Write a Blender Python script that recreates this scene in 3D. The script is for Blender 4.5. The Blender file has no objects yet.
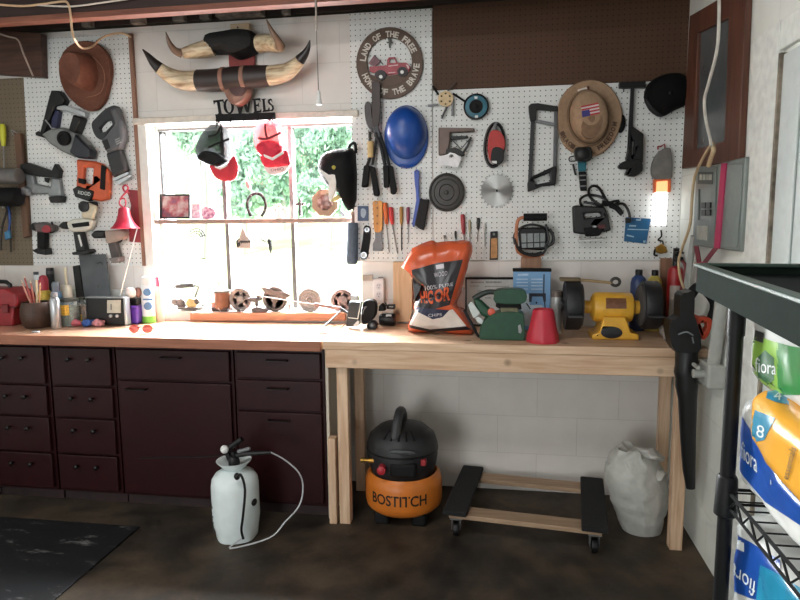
import bpy, bmesh, math, random
from mathutils import Vector, Matrix, Euler
from mathutils.geometry import tessellate_polygon
random.seed(7)
SC = bpy.context.scene
COL = SC.collection
PI = math.pi
# ---------------------------------------------------------------- camera
FPX = 626.7
YAW, PITCH, ROLL = (math.radians(a) for a in (9.0185, 7.2232, -0.5768))
CAM = Vector((0, -3.23, 1.425))
FW = Vector((-math.sin(YAW)*math.cos(PITCH), math.cos(YAW)*math.cos(PITCH), -math.sin(PITCH)))
r0 = Vector((math.cos(YAW), math.sin(YAW), 0)); u0 = r0.cross(FW)
RT = math.cos(ROLL)*r0 + math.sin(ROLL)*u0
UP = -math.sin(ROLL)*r0 + math.cos(ROLL)*u0
cd = bpy.data.cameras.new('camera'); cam = bpy.data.objects.new('camera', cd); COL.objects.link(cam)
m = Matrix((RT, UP, -FW)).transposed().to_4x4(); m.translation = CAM
cam.matrix_world = m
cd.sensor_width = 36; cd.lens = FPX/800*36; cd.clip_start = .02; cd.clip_end = 300
SC.camera = cam
def ray(p): return RT*((p[0]-400)/FPX) + UP*((300-p[1])/FPX) + FW
def PY(p, y=0.0):
    d = ray(p); return CAM + d*((y-CAM.y)/d.y)
def PZ(p, z=0.0):
    d = ray(p); return CAM + d*((z-CAM.z)/d.z)
def PX(p, x):
    d = ray(p); return CAM + d*((x-CAM.x)/d.x)
def pm(p, y): return (PY((p[0]+1, p[1]), y)-PY(p, y)).length      # metres per pixel at a wall plane
def Z(ox, oy, s, pts): return [(ox+a/s, oy+b/s) for a, b in pts]
def el(cx, cy, rx, ry, rot=0, n=28):
    c, s = math.cos(rot), math.sin(rot); o = []
    for i in range(n):
        a = 2*PI*i/n; x, y = rx*math.cos(a), ry*math.sin(a)
        o.append((cx+x*c-y*s, cy+x*s+y*c))
    return o
def rect(x0, y0, x1, y1): return [(x0, y0), (x1, y0), (x1, y1), (x0, y1)]
def smooth(pts, k=4, closed=False):
    P = [Vector(p) for p in pts]; n = len(P); o = []
    rng = range(n) if closed else range(n-1)
    for i in rng:
        g = lambda j: P[j % n] if closed else P[max(0, min(n-1, j))]
        a, b, c, d = g(i-1), g(i), g(i+1), g(i+2)
        for t in range(k):
            t /= k
            o.append(.5*((2*b)+(c-a)*t+(2*a-5*b+4*c-d)*t*t+(3*b-a-3*c+d)*t**3))
    if not closed: o.append(P[-1])
    return o
def s2(pts, k=3): return [(p[0], p[1]) for p in smooth([(a, b, 0) for a, b in pts], k, True)]

# ---------------------------------------------------------------- mesh builder
class B:
    def __init__(s): s.bm = bmesh.new()
    def slabf(s, pts, f, vec, holes=()):
        """outline (with holes) mapped by f to 3D, extruded by vec"""
        loops = [[Vector(f(p)) for p in L] for L in [pts]+list(holes)]
        vec = Vector(vec)
        fl = [v for L in loops for v in L]
        n0 = vec.normalized(); a = n0.orthogonal().normalized(); b = n0.cross(a)
        tr = tessellate_polygon([[Vector((v.dot(a), v.dot(b), 0)) for v in L] for L in loops])
        A = [s.bm.verts.new(v) for v in fl]; Bk = [s.bm.verts.new(v+vec) for v in fl]
        for t in tr:
            try:
                s.bm.faces.new([A[i] for i in t]); s.bm.faces.new([Bk[i] for i in reversed(t)])
            except ValueError: pass
        o = 0
        for L in loops:
            n = len(L)
            for i in range(n):
                j = (i+1) % n
                s.bm.faces.new((A[o+i], A[o+j], Bk[o+j], Bk[o+i]))
            o += n
        return s
    def slab(s, pts, yf, yb, holes=()): return s.slabf(pts, lambda p: PY(p, yf), (0, yb-yf, 0), holes)
    def slabx(s, pts, xf, xb, holes=()): return s.slabf(pts, lambda p: PX(p, xf), (xb-xf, 0, 0), holes)
    def xz(s, pts, yf, yb, holes=()): return s.slabf(pts, lambda p: (p[0], yf, p[1]), (0, yb-yf, 0), holes)
    def box(s, x0, x1, y0, y1, z0, z1, M=None):
        v = [s.bm.verts.new((M @ Vector((x, y, z))) if M else (x, y, z)) for x in (x0, x1) for y in (y0, y1) for z in (z0, z1)]
        for q in ((0, 1, 3, 2), (4, 6, 7, 5), (0, 4, 5, 1), (2, 3, 7, 6), (0, 2, 6, 4), (1, 5, 7, 3)):
            s.bm.faces.new([v[i] for i in q])
        return s
    def tube(s, pts, r, n=8, k=0, closed=False, flat=1.0):
        P = [Vector(p) for p in pts]
        R = list(r) if isinstance(r, (list, tuple)) else [r]*len(P)
        if k:
            R3 = smooth([(a, 0, 0) for a in R], k, closed); P = smooth(P, k, closed); R = [max(.0003, v.x) for v in R3]
        m = len(P); rings = []; prev = None
        for i in range(m):
            if closed: t = P[(i+1) % m]-P[i-1]
            else: t = P[min(i+1, m-1)]-P[max(i-1, 0)]
            if t.length < 1e-9: t = Vector((0, 0, 1))
            t.normalize()
            if prev is None:
                a = t.cross(Vector((0, 1, 0)))
                if a.length < .1: a = t.cross(Vector((1, 0, 0)))
            else: a = prev-t*prev.dot(t)
            a.normalize(); prev = a; b = t.cross(a)
            rings.append([s.bm.verts.new(P[i]+(a*math.cos(2*PI*j/n)+b*math.sin(2*PI*j/n)*flat)*R[i]) for j in range(n)])
        for i in range(m if closed else m-1):
            A, C = rings[i], rings[(i+1) % m]
            for j in range(n): s.bm.faces.new((A[j], A[(j+1) % n], C[(j+1) % n], C[j]))
        if not closed: s.bm.faces.new(rings[0][::-1]); s.bm.faces.new(rings[-1])
        return s
    def lathe(s, c, prof, n=24, axis='z', M=None, sx=1, sy=1):
        """prof: (radius, height) from one end to the other about axis through c"""
        c = Vector(c); rings = []
        for r, h in prof:
            ring = []
            for j in range(n):
                a = 2*PI*j/n; x, y = r*math.cos(a)*sx, r*math.sin(a)*sy
                v = Vector({'z': (x, y, h), 'x': (h, x, y), 'y': (x, h, y)}[axis])
                if M: v = M @ v
                ring.append(s.bm.verts.new(c+v))
            rings.append(ring)
        for i in range(len(rings)-1):
            for j in range(n): s.bm.faces.new((rings[i][j], rings[i][(j+1) % n], rings[i+1][(j+1) % n], rings[i+1][j]))
        s.bm.faces.new(rings[0][::-1]); s.bm.faces.new(rings[-1])
        return s
    def ell(s, c, r, M=None, n=16):
        T = Matrix.Translation(Vector(c)) @ (M.to_4x4() if M else Matrix()) @ Matrix.Diagonal((*r, 1))
        bmesh.ops.create_uvsphere(s.bm, u_segments=n, v_segments=max(6, n//2), radius=1, matrix=T); return s
    def dome(s, pts, yb, prof, c=None):
        """outline in pixels at wall plane yb, rings scaled about c and raised towards the room: prof (scale, height)"""
        P = [PY(p, yb) for p in pts]
        C0 = PY(c, yb) if c else sum(P, Vector())/len(P)
        rings = []
        for sc, h in prof:
            rings.append([s.bm.verts.new(C0+(p-C0)*max(sc, .001)+Vector((0, -h, 0))) for p in P])
        n = len(P)
        for i in range(len(rings)-1):
            for j in range(n): s.bm.faces.new((rings[i][j], rings[i][(j+1) % n], rings[i+1][(j+1) % n], rings[i+1][j]))
        s.bm.faces.new(rings[0][::-1]); s.bm.faces.new(rings[-1])
        return s
    def text(s, t, quad, f, nudge=(0, 0, 0), bold=0.0):
        """flat lettering fitted into a four-corner outline (tl, tr, br, bl), mapped by f"""
        cu = bpy.data.curves.new('lettering', 'FONT'); cu.body = t; cu.resolution_u = 3; cu.offset = bold
        ob = bpy.data.objects.new('lettering_source', cu); COL.objects.link(ob)
        dg = bpy.context.evaluated_depsgraph_get(); me = bpy.data.meshes.new_from_object(ob.evaluated_get(dg))
        bpy.data.objects.remove(ob); bpy.data.curves.remove(cu)
        if not len(me.vertices): return s
        xs = [v.co.x for v in me.vertices]; ys = [v.co.y for v in me.vertices]
        x0, x1, y0, y1 = min(xs), max(xs), min(ys), max(ys); nd = Vector(nudge)
        tl, tr, br, bl = (Vector((*q, 0)) for q in quad)
        vs = []
        for v in me.vertices:
            u = (v.co.x-x0)/(x1-x0+1e-9); w = (v.co.y-y0)/(y1-y0+1e-9)
            p = (bl*(1-u)+br*u)*(1-w)+(tl*(1-u)+tr*u)*w
            vs.append(s.bm.verts.new(Vector(f((p.x, p.y)))+nd))
        for pl in me.polygons:
            try: s.bm.faces.new([vs[i] for i in pl.vertices])
            except ValueError: pass
        bpy.data.meshes.remove(me); return s
    def warp(s, amp, sc=8.0, seed=0):
        from mathutils import noise
        for v in s.bm.verts:
            v.co += noise.noise_vector(v.co*sc+Vector((seed, seed*.7, 0)))*amp
        return s
    def floor(s, z):
        for v in s.bm.verts: v.co.z = max(v.co.z, z)
        return s
    def sub(s, k=1):
        bmesh.ops.subdivide_edges(s.bm, edges=s.bm.edges[:], cuts=k, use_grid_fill=True); return s

THINGS = []; OFF = {}
def link_mesh(name, b, material, bev=0, ang=38, subsurf=0):
    bmesh.ops.recalc_face_normals(b.bm, faces=b.bm.faces)
    me = bpy.data.meshes.new(name); b.bm.to_mesh(me); b.bm.free()
    me.materials.append(material)
    for p in me.polygons: p.use_smooth = True
    me.set_sharp_from_angle(angle=math.radians(ang))
    o = bpy.data.objects.new(name, me); COL.objects.link(o)
    if bev:
        md = o.modifiers.new('bevel', 'BEVEL'); md.width = bev; md.segments = 2; md.limit_method = 'ANGLE'; md.angle_limit = math.radians(40)
    if subsurf:
        md = o.modifiers.new('subdivision', 'SUBSURF'); md.levels = subsurf; md.render_levels = subsurf
    return o
def tag(o, label, cat, group=None):
    o['label'] = label; o['category'] = cat
    if group: o['group'] = group
    n = len(label.split())
    if not 4 <= n <= 16: print('LABEL LENGTH', n, label)
def T(name, label, cat, group=None):
    o = bpy.data.objects.new(name, None); o.empty_display_size = .05; COL.objects.link(o)
    tag(o, label, cat, group); THINGS.append(o); return o
def P(root, name, b, material, bev=0, label=None, **k):
    o = link_mesh(name, b, material, bev, **k); o.parent = root
    if label: o['label'] = label
    return o
def S(name, b, material, label, cat, group=None, bev=0, **k):
    o = link_mesh(name, b, material, bev, **k); tag(o, label, cat, group); THINGS.append(o); return o
def ST(name, b, material, bev=0, **k):
    o = link_mesh(name, b, material, bev, **k); o['kind'] = 'structure'; return o
def tree_of(o):
    r = [o]
    for c in o.children: r += tree_of(c)
    return r
def finalize():
    """every thing gets its origin at the middle of its base"""
    bpy.context.view_layer.update()
    for t in THINGS:
        ms = [o for o in tree_of(t) if o.type == 'MESH']
        if t.location.length > 0 or not ms: continue
        co = [v.co for o in ms for v in o.data.vertices]
        lo = Vector([min(c[i] for c in co) for i in range(3)]); hi = Vector([max(c[i] for c in co) for i in range(3)])
        L = Vector(((lo.x+hi.x)/2, (lo.y+hi.y)/2, lo.z))
        done = set()
        for o in ms:
            if o.data.name in done: continue
            done.add(o.data.name); o.data.transform(Matrix.Translation(-L))
        t.location = L
def copy_tree(o, parent=None):
    c = o.copy(); COL.objects.link(c)
    if parent: c.parent = parent
    for ch in o.children: copy_tree(ch, c)
    return c

def peg_hook(root, p, y=-.04):
    b = B(); v = PY(p, -.011); b.tube([v, (v.x, y, v.z), (v.x, y, v.z+.008)], .0022, 6); return P(root, 'hanging_peg', b, SIL)
# ---------------------------------------------------------------- materials
def lin(c): return tuple(((v/255)/12.92 if v/255 <= .04045 else ((v/255+.055)/1.055)**2.4) for v in c)+(1,)
MC = {}
def nodes(name):
    mt = bpy.data.materials.new(name); mt.use_nodes = True
    nt = mt.node_tree; return mt, nt, nt.nodes['Principled BSDF']
def N(nt, t, **k):
    n = nt.nodes.new(t)
    for a, v in k.items():
        if a in n.inputs: n.inputs[a].default_value = v
        else: setattr(n, a, v)
    return n
def mat(col, rough=.5, metal=0, var=.12, scale=30, bump=0, alpha=1, spec=.5, trans=0, coat=0):
    key = (tuple(col), rough, metal, var, scale, bump, alpha, spec, trans, coat)
    if key in MC: return MC[key]
    mt, nt, bs = nodes('surface'); c = lin(col); L = nt.links.new
    tc = N(nt, 'ShaderNodeTexCoord'); no = N(nt, 'ShaderNodeTexNoise', Scale=scale, Detail=4)
    L(tc.outputs['Object'], no.inputs['Vector'])
    cr = N(nt, 'ShaderNodeValToRGB')
    cr.color_ramp.elements[0].position = .3; cr.color_ramp.elements[1].position = .7
    cr.color_ramp.elements[0].color = tuple(v*(1-var) for v in c[:3])+(1,)
    cr.color_ramp.elements[1].color = tuple(min(1, v*(1+var)) for v in c[:3])+(1,)
    L(no.outputs['Fac'], cr.inputs['Fac']); L(cr.outputs['Color'], bs.inputs['Base Color'])
    bs.inputs['Roughness'].default_value = rough; bs.inputs['Metallic'].default_value = metal
    bs.inputs['Specular IOR Level'].default_value = spec
    bs.inputs['Alpha'].default_value = alpha
    bs.inputs['Transmission Weight'].default_value = trans
    bs.inputs['Coat Weight'].default_value = coat
    if bump:
        bp = N(nt, 'ShaderNodeBump', Strength=bump, Distance=.004)
        L(no.outputs['Fac'], bp.inputs['Height']); L(bp.outputs['Normal'], bs.inputs['Normal'])
    MC[key] = mt; return mt
def emit(col, strength):
    mt, nt, bs = nodes('glow')
    bs.inputs['Base Color'].default_value = lin(col); bs.inputs['Emission Color'].default_value = lin(col)
    bs.inputs['Emission Strength'].default_value = strength; return mt
def wood(a, b, axis='x', scale=9, rough=.55, knots=True):
    mt, nt, bs = nodes('wood'); L = nt.links.new
    tc = N(nt, 'ShaderNodeTexCoord'); mp = N(nt, 'ShaderNodeMapping')
    mp.inputs['Scale'].default_value = {'x': (.7, 9, 9), 'y': (9, .7, 9), 'z': (9, 9, .7)}[axis]
    L(tc.outputs['Object'], mp.inputs['Vector'])
    no = N(nt, 'ShaderNodeTexNoise', Scale=scale*.6, Detail=5, Distortion=.6); L(mp.outputs['Vector'], no.inputs['Vector'])
    cr = N(nt, 'ShaderNodeValToRGB'); e = cr.color_ramp.elements
    e[0].position = .32; e[1].position = .68; e[0].color = lin(a); e[1].color = lin(b)
    L(no.outputs['Fac'], cr.inputs['Fac'])
    out = cr.outputs['Color']
    if knots:
        vo = N(nt, 'ShaderNodeTexVoronoi', Scale=6.5); L(tc.outputs['Object'], vo.inputs['Vector'])
        lt = N(nt, 'ShaderNodeMapRange'); lt.inputs['From Min'].default_value = .03; lt.inputs['From Max'].default_value = .15
        L(vo.outputs['Distance'], lt.inputs['Value'])
        mx = N(nt, 'ShaderNodeMix', data_type='RGBA'); L(lt.outputs['Result'], mx.inputs['Factor'])
        mx.inputs[6].default_value = tuple(v*.35 for v in lin(a)[:3])+(1,); L(out, mx.inputs[7]); out = mx.outputs[2]
    L(out, bs.inputs['Base Color']); bs.inputs['Roughness'].default_value = rough
    return mt
def peg(col, hole):
    mt, nt, bs = nodes('pegboard'); L = nt.links.new
    ge = N(nt, 'ShaderNodeNewGeometry'); sp = N(nt, 'ShaderNodeSeparateXYZ'); L(ge.outputs['Position'], sp.inputs[0])
    def fr(o):
        d = N(nt, 'ShaderNodeMath', operation='DIVIDE'); L(o, d.inputs[0]); d.inputs[1].default_value = .0254
        f = N(nt, 'ShaderNodeMath', operation='FRACT'); L(d.outputs[0], f.inputs[0])
        s = N(nt, 'ShaderNodeMath', operation='SUBTRACT'); L(f.outputs[0], s.inputs[0]); s.inputs[1].default_value = .5
        return s.outputs[0]
    cb = N(nt, 'ShaderNodeCombineXYZ'); L(fr(sp.outputs['X']), cb.inputs[0]); L(fr(sp.outputs['Z']), cb.inputs[1])
    ln = N(nt, 'ShaderNodeVectorMath', operation='LENGTH'); L(cb.outputs[0], ln.inputs[0])
    lt = N(nt, 'ShaderNodeMath', operation='GREATER_THAN'); L(ln.outputs['Value'], lt.inputs[0]); lt.inputs[1].default_value = .115
    no = N(nt, 'ShaderNodeTexNoise', Scale=4, Detail=5); L(ge.outputs['Position'], no.inputs['Vector'])
    cr = N(nt, 'ShaderNodeValToRGB'); c = lin(col)
    cr.color_ramp.elements[0].position = .35; cr.color_ramp.elements[1].position = .65
    cr.color_ramp.elements[0].color = tuple(v*.92 for v in c[:3])+(1,); cr.color_ramp.elements[1].color = c
    L(no.outputs['Fac'], cr.inputs['Fac'])
    mx = N(nt, 'ShaderNodeMix', data_type='RGBA'); L(lt.outputs[0], mx.inputs['Factor'])
    mx.inputs[6].default_value = lin(hole); L(cr.outputs['Color'], mx.inputs[7])
    L(mx.outputs[2], bs.inputs['Base Color']); bs.inputs['Roughness'].default_value = .6; bs.inputs['Specular IOR Level'].default_value = .3
    return mt
def block(axes, col, joint, sc=1.0):
    mt, nt, bs = nodes('painted_block'); L = nt.links.new
    ge = N(nt, 'ShaderNodeNewGeometry'); sp = N(nt, 'ShaderNodeSeparateXYZ'); L(ge.outputs['Position'], sp.inputs[0])
    cb = N(nt, 'ShaderNodeCombineXYZ'); L(sp.outputs[axes[0]], cb.inputs[0]); L(sp.outputs[axes[1]], cb.inputs[1])
    br = N(nt, 'ShaderNodeTexBrick', offset=.5)
    br.inputs['Scale'].default_value = 1; br.inputs['Brick Width'].default_value = .405; br.inputs['Row Height'].default_value = .2025
    br.inputs['Mortar Size'].default_value = .0025; br.inputs['Mortar Smooth'].default_value = .4
    L(cb.outputs[0], br.inputs['Vector'])
    c = lin(col); br.inputs['Color1'].default_value = c; br.inputs['Color2'].default_value = tuple(v*.96 for v in c[:3])+(1,)
    br.inputs['Mortar'].default_value = lin(joint)
    no = N(nt, 'ShaderNodeTexNoise', Scale=7, Detail=6); L(ge.outputs['Position'], no.inputs['Vector'])
    mr = N(nt, 'ShaderNodeMapRange'); L(no.outputs['Fac'], mr.inputs['Value']); mr.inputs['To Min'].default_value = .86; mr.inputs['To Max'].default_value = 1.08
    mx = N(nt, 'ShaderNodeMix', data_type='RGBA', blend_type='MULTIPLY'); mx.inputs['Factor'].default_value = 1
    L(br.outputs['Color'], mx.inputs[6]); L(mr.outputs['Result'], mx.inputs[7]); L(mx.outputs[2], bs.inputs['Base Color'])
    n2 = N(nt, 'ShaderNodeTexNoise', Scale=120, Detail=3); L(ge.outputs['Position'], n2.inputs['Vector'])
    mm = N(nt, 'ShaderNodeMath', operation='MULTIPLY'); L(n2.outputs['Fac'], mm.inputs[0]); mm.inputs[1].default_value = .25
    sb = N(nt, 'ShaderNodeMath', operation='SUBTRACT'); L(mm.outputs[0], sb.inputs[0]); L(br.outputs['Fac'], sb.inputs[1])
    bp = N(nt, 'ShaderNodeBump', Strength=.35, Distance=.002); L(sb.outputs[0], bp.inputs['Height']); L(bp.outputs['Normal'], bs.inputs['Normal'])
    bs.inputs['Roughness'].default_value = .6
    return mt
def concrete():
    mt, nt, bs = nodes('stained_concrete'); L = nt.links.new
    ge = N(nt, 'ShaderNodeNewGeometry')
    a = N(nt, 'ShaderNodeTexNoise', Scale=1.7, Detail=8, Roughness=.65); b = N(nt, 'ShaderNodeTexNoise', Scale=7, Detail=8, Roughness=.7)
    for n in (a, b): L(ge.outputs['Position'], n.inputs['Vector'])
    c1 = N(nt, 'ShaderNodeValToRGB'); e = c1.color_ramp.elements
    e[0].position = .38; e[1].position = .64; e[0].color = lin((40, 36, 32)); e[1].color = lin((88, 74, 58))
    L(a.outputs['Fac'], c1.inputs['Fac'])
    c2 = N(nt, 'ShaderNodeValToRGB'); e = c2.color_ramp.elements
    e[0].position = .36; e[1].position = .56; e[0].color = (.45, .42, .4, 1); e[1].color = (1, 1, 1, 1)
    L(b.outputs['Fac'], c2.inputs['Fac'])
    mx = N(nt, 'ShaderNodeMix', data_type='RGBA', blend_type='MULTIPLY'); mx.inputs['Factor'].default_value = 1
    L(c1.outputs['Color'], mx.inputs[6]); L(c2.outputs['Color'], mx.inputs[7]); L(mx.outputs[2], bs.inputs['Base Color'])
    mr = N(nt, 'ShaderNodeMapRange'); L(b.outputs['Fac'], mr.inputs['Value']); mr.inputs['To Min'].default_value = .45; mr.inputs['To Max'].default_value = .8
    L(mr.outputs['Result'], bs.inputs['Roughness'])
    bp = N(nt, 'ShaderNodeBump', Strength=.25, Distance=.004); L(b.outputs['Fac'], bp.inputs['Height']); L(bp.outputs['Normal'], bs.inputs['Normal'])
    return mt
def scuffed():
    mt, nt, bs = nodes('scuffed_rubber'); L = nt.links.new
    ge = N(nt, 'ShaderNodeNewGeometry'); mp = N(nt, 'ShaderNodeMapping'); mp.inputs['Scale'].default_value = (2.2, 7, 1); mp.inputs['Rotation'].default_value = (0, 0, .25)
    L(ge.outputs['Position'], mp.inputs['Vector'])
    a = N(nt, 'ShaderNodeTexNoise', Scale=2.2, Detail=10, Roughness=.75); L(mp.outputs['Vector'], a.inputs['Vector'])
    c1 = N(nt, 'ShaderNodeValToRGB'); e = c1.color_ramp.elements
    e[0].position = .57; e[1].position = .66; e[0].color = lin((22, 24, 27)); e[1].color = lin((120, 120, 118))
    L(a.outputs['Fac'], c1.inputs['Fac']); L(c1.outputs['Color'], bs.inputs['Base Color']); bs.inputs['Roughness'].default_value = .55
    return mt
def glass():
    mt = bpy.data.materials.new('window_glass'); mt.use_nodes = True; nt = mt.node_tree; nt.nodes.clear(); L = nt.links.new
    o = N(nt, 'ShaderNodeOutputMaterial'); t = N(nt, 'ShaderNodeBsdfTransparent'); g = N(nt, 'ShaderNodeBsdfGlossy', Roughness=.02)
    f = N(nt, 'ShaderNodeFresnel', IOR=1.1); mx = N(nt, 'ShaderNodeMixShader')
    L(f.outputs[0], mx.inputs[0]); L(t.outputs[0], mx.inputs[1]); L(g.outputs[0], mx.inputs[2]); L(mx.outputs[0], o.inputs[0]); return mt
BLK = mat((15, 15, 16), .42, spec=.4); BLKM = mat((11, 11, 12), .7, spec=.3); GRY = mat((120, 122, 124), .5); DGR = mat((60, 61, 64), .5)
SIL = mat((175, 177, 180), .32, .9, .06); WHT = mat((225, 225, 222), .5, var=.05); STEEL = mat((150, 150, 152), .4, .9, .1)
BRASS = mat((170, 130, 60), .35, .9)
PA, PBB = (190, 152, 120), (220, 190, 160)
PINE = wood(PA, PBB, 'x'); PINEZ = wood(PA, PBB, 'z'); PINEY = wood(PA, PBB, 'y')
TRIMW = mat((228, 226, 220), .5, var=.05)
# ================================================================ the setting
XR = .86; XL = -3.15; YB = -6.2; ZC = 2.66
WX0, WX1, WZ0, WZ1 = -1.885, -.715, .935, 1.952
wallm = block('XZ', (228, 223, 217), (213, 208, 201)); wallm2 = block('YZ', (232, 235, 228), (217, 219, 212))
b = B()
b.box(XL-.2, WX0, 0, .25, 0, 2.46).box(WX1, XR+.25, 0, .25, 0, 2.46).box(WX0, WX1, 0, .25, 0, WZ0-.035).box(WX0, WX1, 0, .25, WZ1, 2.46)
ST('wall_back', b, wallm)
b = B(); b.box(XR, XR+.2, YB, 0, 0, ZC); ST('wall_right', b, wallm2)
b = B(); b.box(XL-.2, XL, YB, 0, 0, ZC); ST('wall_left', b, wallm2)
b = B(); b.box(XL-.2, -2.95, YB-.2, YB, 0, ZC).box(-1.35, XR+.2, YB-.2, YB, 0, ZC).box(-2.95, -1.35, YB-.2, YB, 2.1, ZC); ST('wall_front', b, wallm)
b = B(); b.box(XL-.2, XR+.2, YB, .25, -.15, 0); ST('floor', b, concrete())
darkwood = wood((34, 24, 20), (52, 36, 30), 'x', knots=False)
b = B(); b.box(XL-.2, XR+.2, YB-.3, .9, ZC, ZC+.06); ST('ceiling', b, darkwood)
b = B(); b.box(XL-.2, XR+.2, -.02, .25, 2.47, ZC); ST('trim_1', b, darkwood)       # top plate
redwood = wood((70, 38, 30), (98, 56, 42), 'x', knots=False)
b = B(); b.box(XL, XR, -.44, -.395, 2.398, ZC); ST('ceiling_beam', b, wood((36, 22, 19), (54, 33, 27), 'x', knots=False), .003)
b = B(); b.box(XL, XR, -.448, -.39, 2.372, 2.398); ST('beam_lit_underside', b, wood((104, 60, 46), (140, 86, 66), 'x', knots=False), .002)  # lighter red strip: light on the beam's underside put into the colour
for x in (-2.1, -1.45, -.2, .5):                                                     # joists running back from the beam
    b = B(); b.box(x-.02, x+.02, -.395, -.02, 2.5, ZC); ST('ceiling_joist', b, darkwood)
greyboard = mat((120, 112, 104), .8, var=.35, scale=18)
for p0, p1, yy in ((86, 93, 14), (134, 145, 10), (176, 186, 12), (203, 211, 12), (284, 290, 5)):
    a = PY((p0, yy+24), -.03); c = PY((p1, yy+2), -.03)
    b = B(); b.box(a.x, c.x, -.06, -.02, 2.462, 2.6); ST('trim_2', b, greyboard)
a = PY((220, 27), -.03); c = PY((265, 27), -.03)
b = B(); b.box(a.x, c.x, -.08, -.02, 2.462, 2.64); ST('trim_3', b, mat((128, 118, 108), .9, var=.4, scale=30, bump=.6))
b = B(); b.slab([(-60, 28), (41, 33), (42, 77), (-60, 70)], -.06, -.012); ST('trim_4', b, wood((62, 40, 32), (88, 60, 48), 'x', knots=False), .004)
# window opening: sill, casing, header, frame, ledge, mullions, glass
b = B(); b.box(WX0, WX1, .0, .25, .9, WZ0); ST('window_sill', b, TRIMW)
b = B(); b.slab([(190, 313), (345, 313), (345, 321), (190, 321)], -.035, 0); ST('trim_5', b, wood((176, 112, 84), (204, 142, 108), 'x', knots=False), .003)
b = B(); b.box(-1.955, WX0, -.018, 0, .89, WZ1); ST('trim_6', b, TRIMW, .003)
b = B(); b.box(-1.955, WX1, -.03, 0, WZ1, WZ1+.034); ST('trim_7', b, mat((214, 206, 194), .6), .004)
alu = mat((92, 88, 86), .5, .2); alud = mat((64, 62, 62), .5, .2)
WY = .10
zr = PY((250, 219), WY).z
b = B(); b.xz(rect(WX0, WZ0, WX1, WZ1), WY-.03, WY+.05, [rect(WX0+.014, WZ0+.014, WX1-.014, WZ1-.014)]); ST('window_frame', b, TRIMW, .003)
for i, (pa, pb) in enumerate((((224.5, 160), (230, 280)), ((291.5, 160), (295, 280)))):
    for (z0, z1, yo) in ((zr, WZ1-.014, 0), (WZ0+.014, zr, .012)):
        x = PY(pa if z0 == zr else pb, WY).x
        b = B(); b.box(x-.011, x+.011, WY-.02+yo, WY+.03+yo, z0, z1); ST('window_mullion', b, alu)
for xo in (.016, .030):
    b = B(); b.box(WX0+xo, WX0+xo+.006, WY-.02, WY+.02, zr, WZ1-.014); ST('window_sash', b, alud)
b = B(); b.box(WX0+.014, WX1-.014, WY-.03, WY+.02, WZ1-.026, WZ1-.014); ST('window_sash', b, alu)
b = B(); b.box(WX0, WX1, .012, WY-.02, zr-.024, zr); ST('window_ledge', b, mat((140, 118, 108), .6), .004)
b = B(); b.box(WX0+.008, WX1-.008, WY+.032, WY+.036, WZ0+.008, WZ1-.008); ST('window_1', b, glass())
# right wall: wooden framed window, door with its casing
b = B(); fx = XR-.025
def YZ(b, pts, x0, x1, holes=()): return b.slabf(pts, lambda p: (x0, p[0], p[1]), (x1-x0, 0, 0), holes)
b.slabx([(681.5, 169), (738, 161), (746, -17), (689.5, 16)], fx, XR, [[(693.5, 150), (724, 141), (728.5, 17.5), (697.5, 33)]])
w2 = ST('window_2', b, wood((76, 45, 33), (102, 63, 46), 'z', knots=False), .004)
b = B(); b.slabx([(692, 152), (726, 143), (731, 14), (696, 31)], fx+.015, XR-.002)
o = ST('window_pane', b, mat((92, 98, 100), .25, var=.3, scale=3)); o.parent = w2
b = B(); YZ(b, [(-.86, 0), (-1.07, 0), (-1.07, 2.02), (-.86, 2.02)], XR-.02, XR); ST('trim_8', b, mat((222, 225, 219), .5), .003)
b = B(); YZ(b, [(-1.07, 1.93), (-2.1, 1.93), (-2.1, 2.02), (-1.07, 2.02)], XR-.018, XR); ST('trim_9', b, mat((222, 225, 219), .5), .003)
b = B(); YZ(b, rect(-1.98, .01, -1.09, 1.915), XR-.012, XR)
YZ(b, rect(-1.86, 1.1, -1.2, 1.8), XR-.02, XR-.012, [rect(-1.83, 1.13, -1.23, 1.77)])
YZ(b, rect(-1.86, .2, -1.2, .95), XR-.02, XR-.012, [rect(-1.83, .23, -1.23, .92)])
ST('door_1', b, mat((196, 204, 202), .5, var=.05), .003)
b = B(); YZ(b, rect(-1.090, .01, -1.076, 1.92), XR-.021, XR); ST('trim_10', b, mat((120, 110, 96), .8, var=.8, scale=16))
# furring strips behind the pegboards
studm = wood((196, 158, 118), (220, 186, 146), 'z')
b = B(); b.slab([(393, 262), (412, 262), (412, 322), (393, 322)], -.04, 0); ST('trim_11', b, studm, .003)
b = B(); b.slab([(521, 257), (541, 257), (541, 325), (521, 325)], -.025, 0); ST('trim_12', b, wood((150, 112, 88), (176, 136, 108), 'z', knots=False), .003)
b = B(); b.slab([(661, 258), (672, 258), (672, 334), (661, 334)], -.03, 0); ST('trim_13', b, wood((120, 86, 66), (150, 112, 88), 'z', knots=False), .003)
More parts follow.
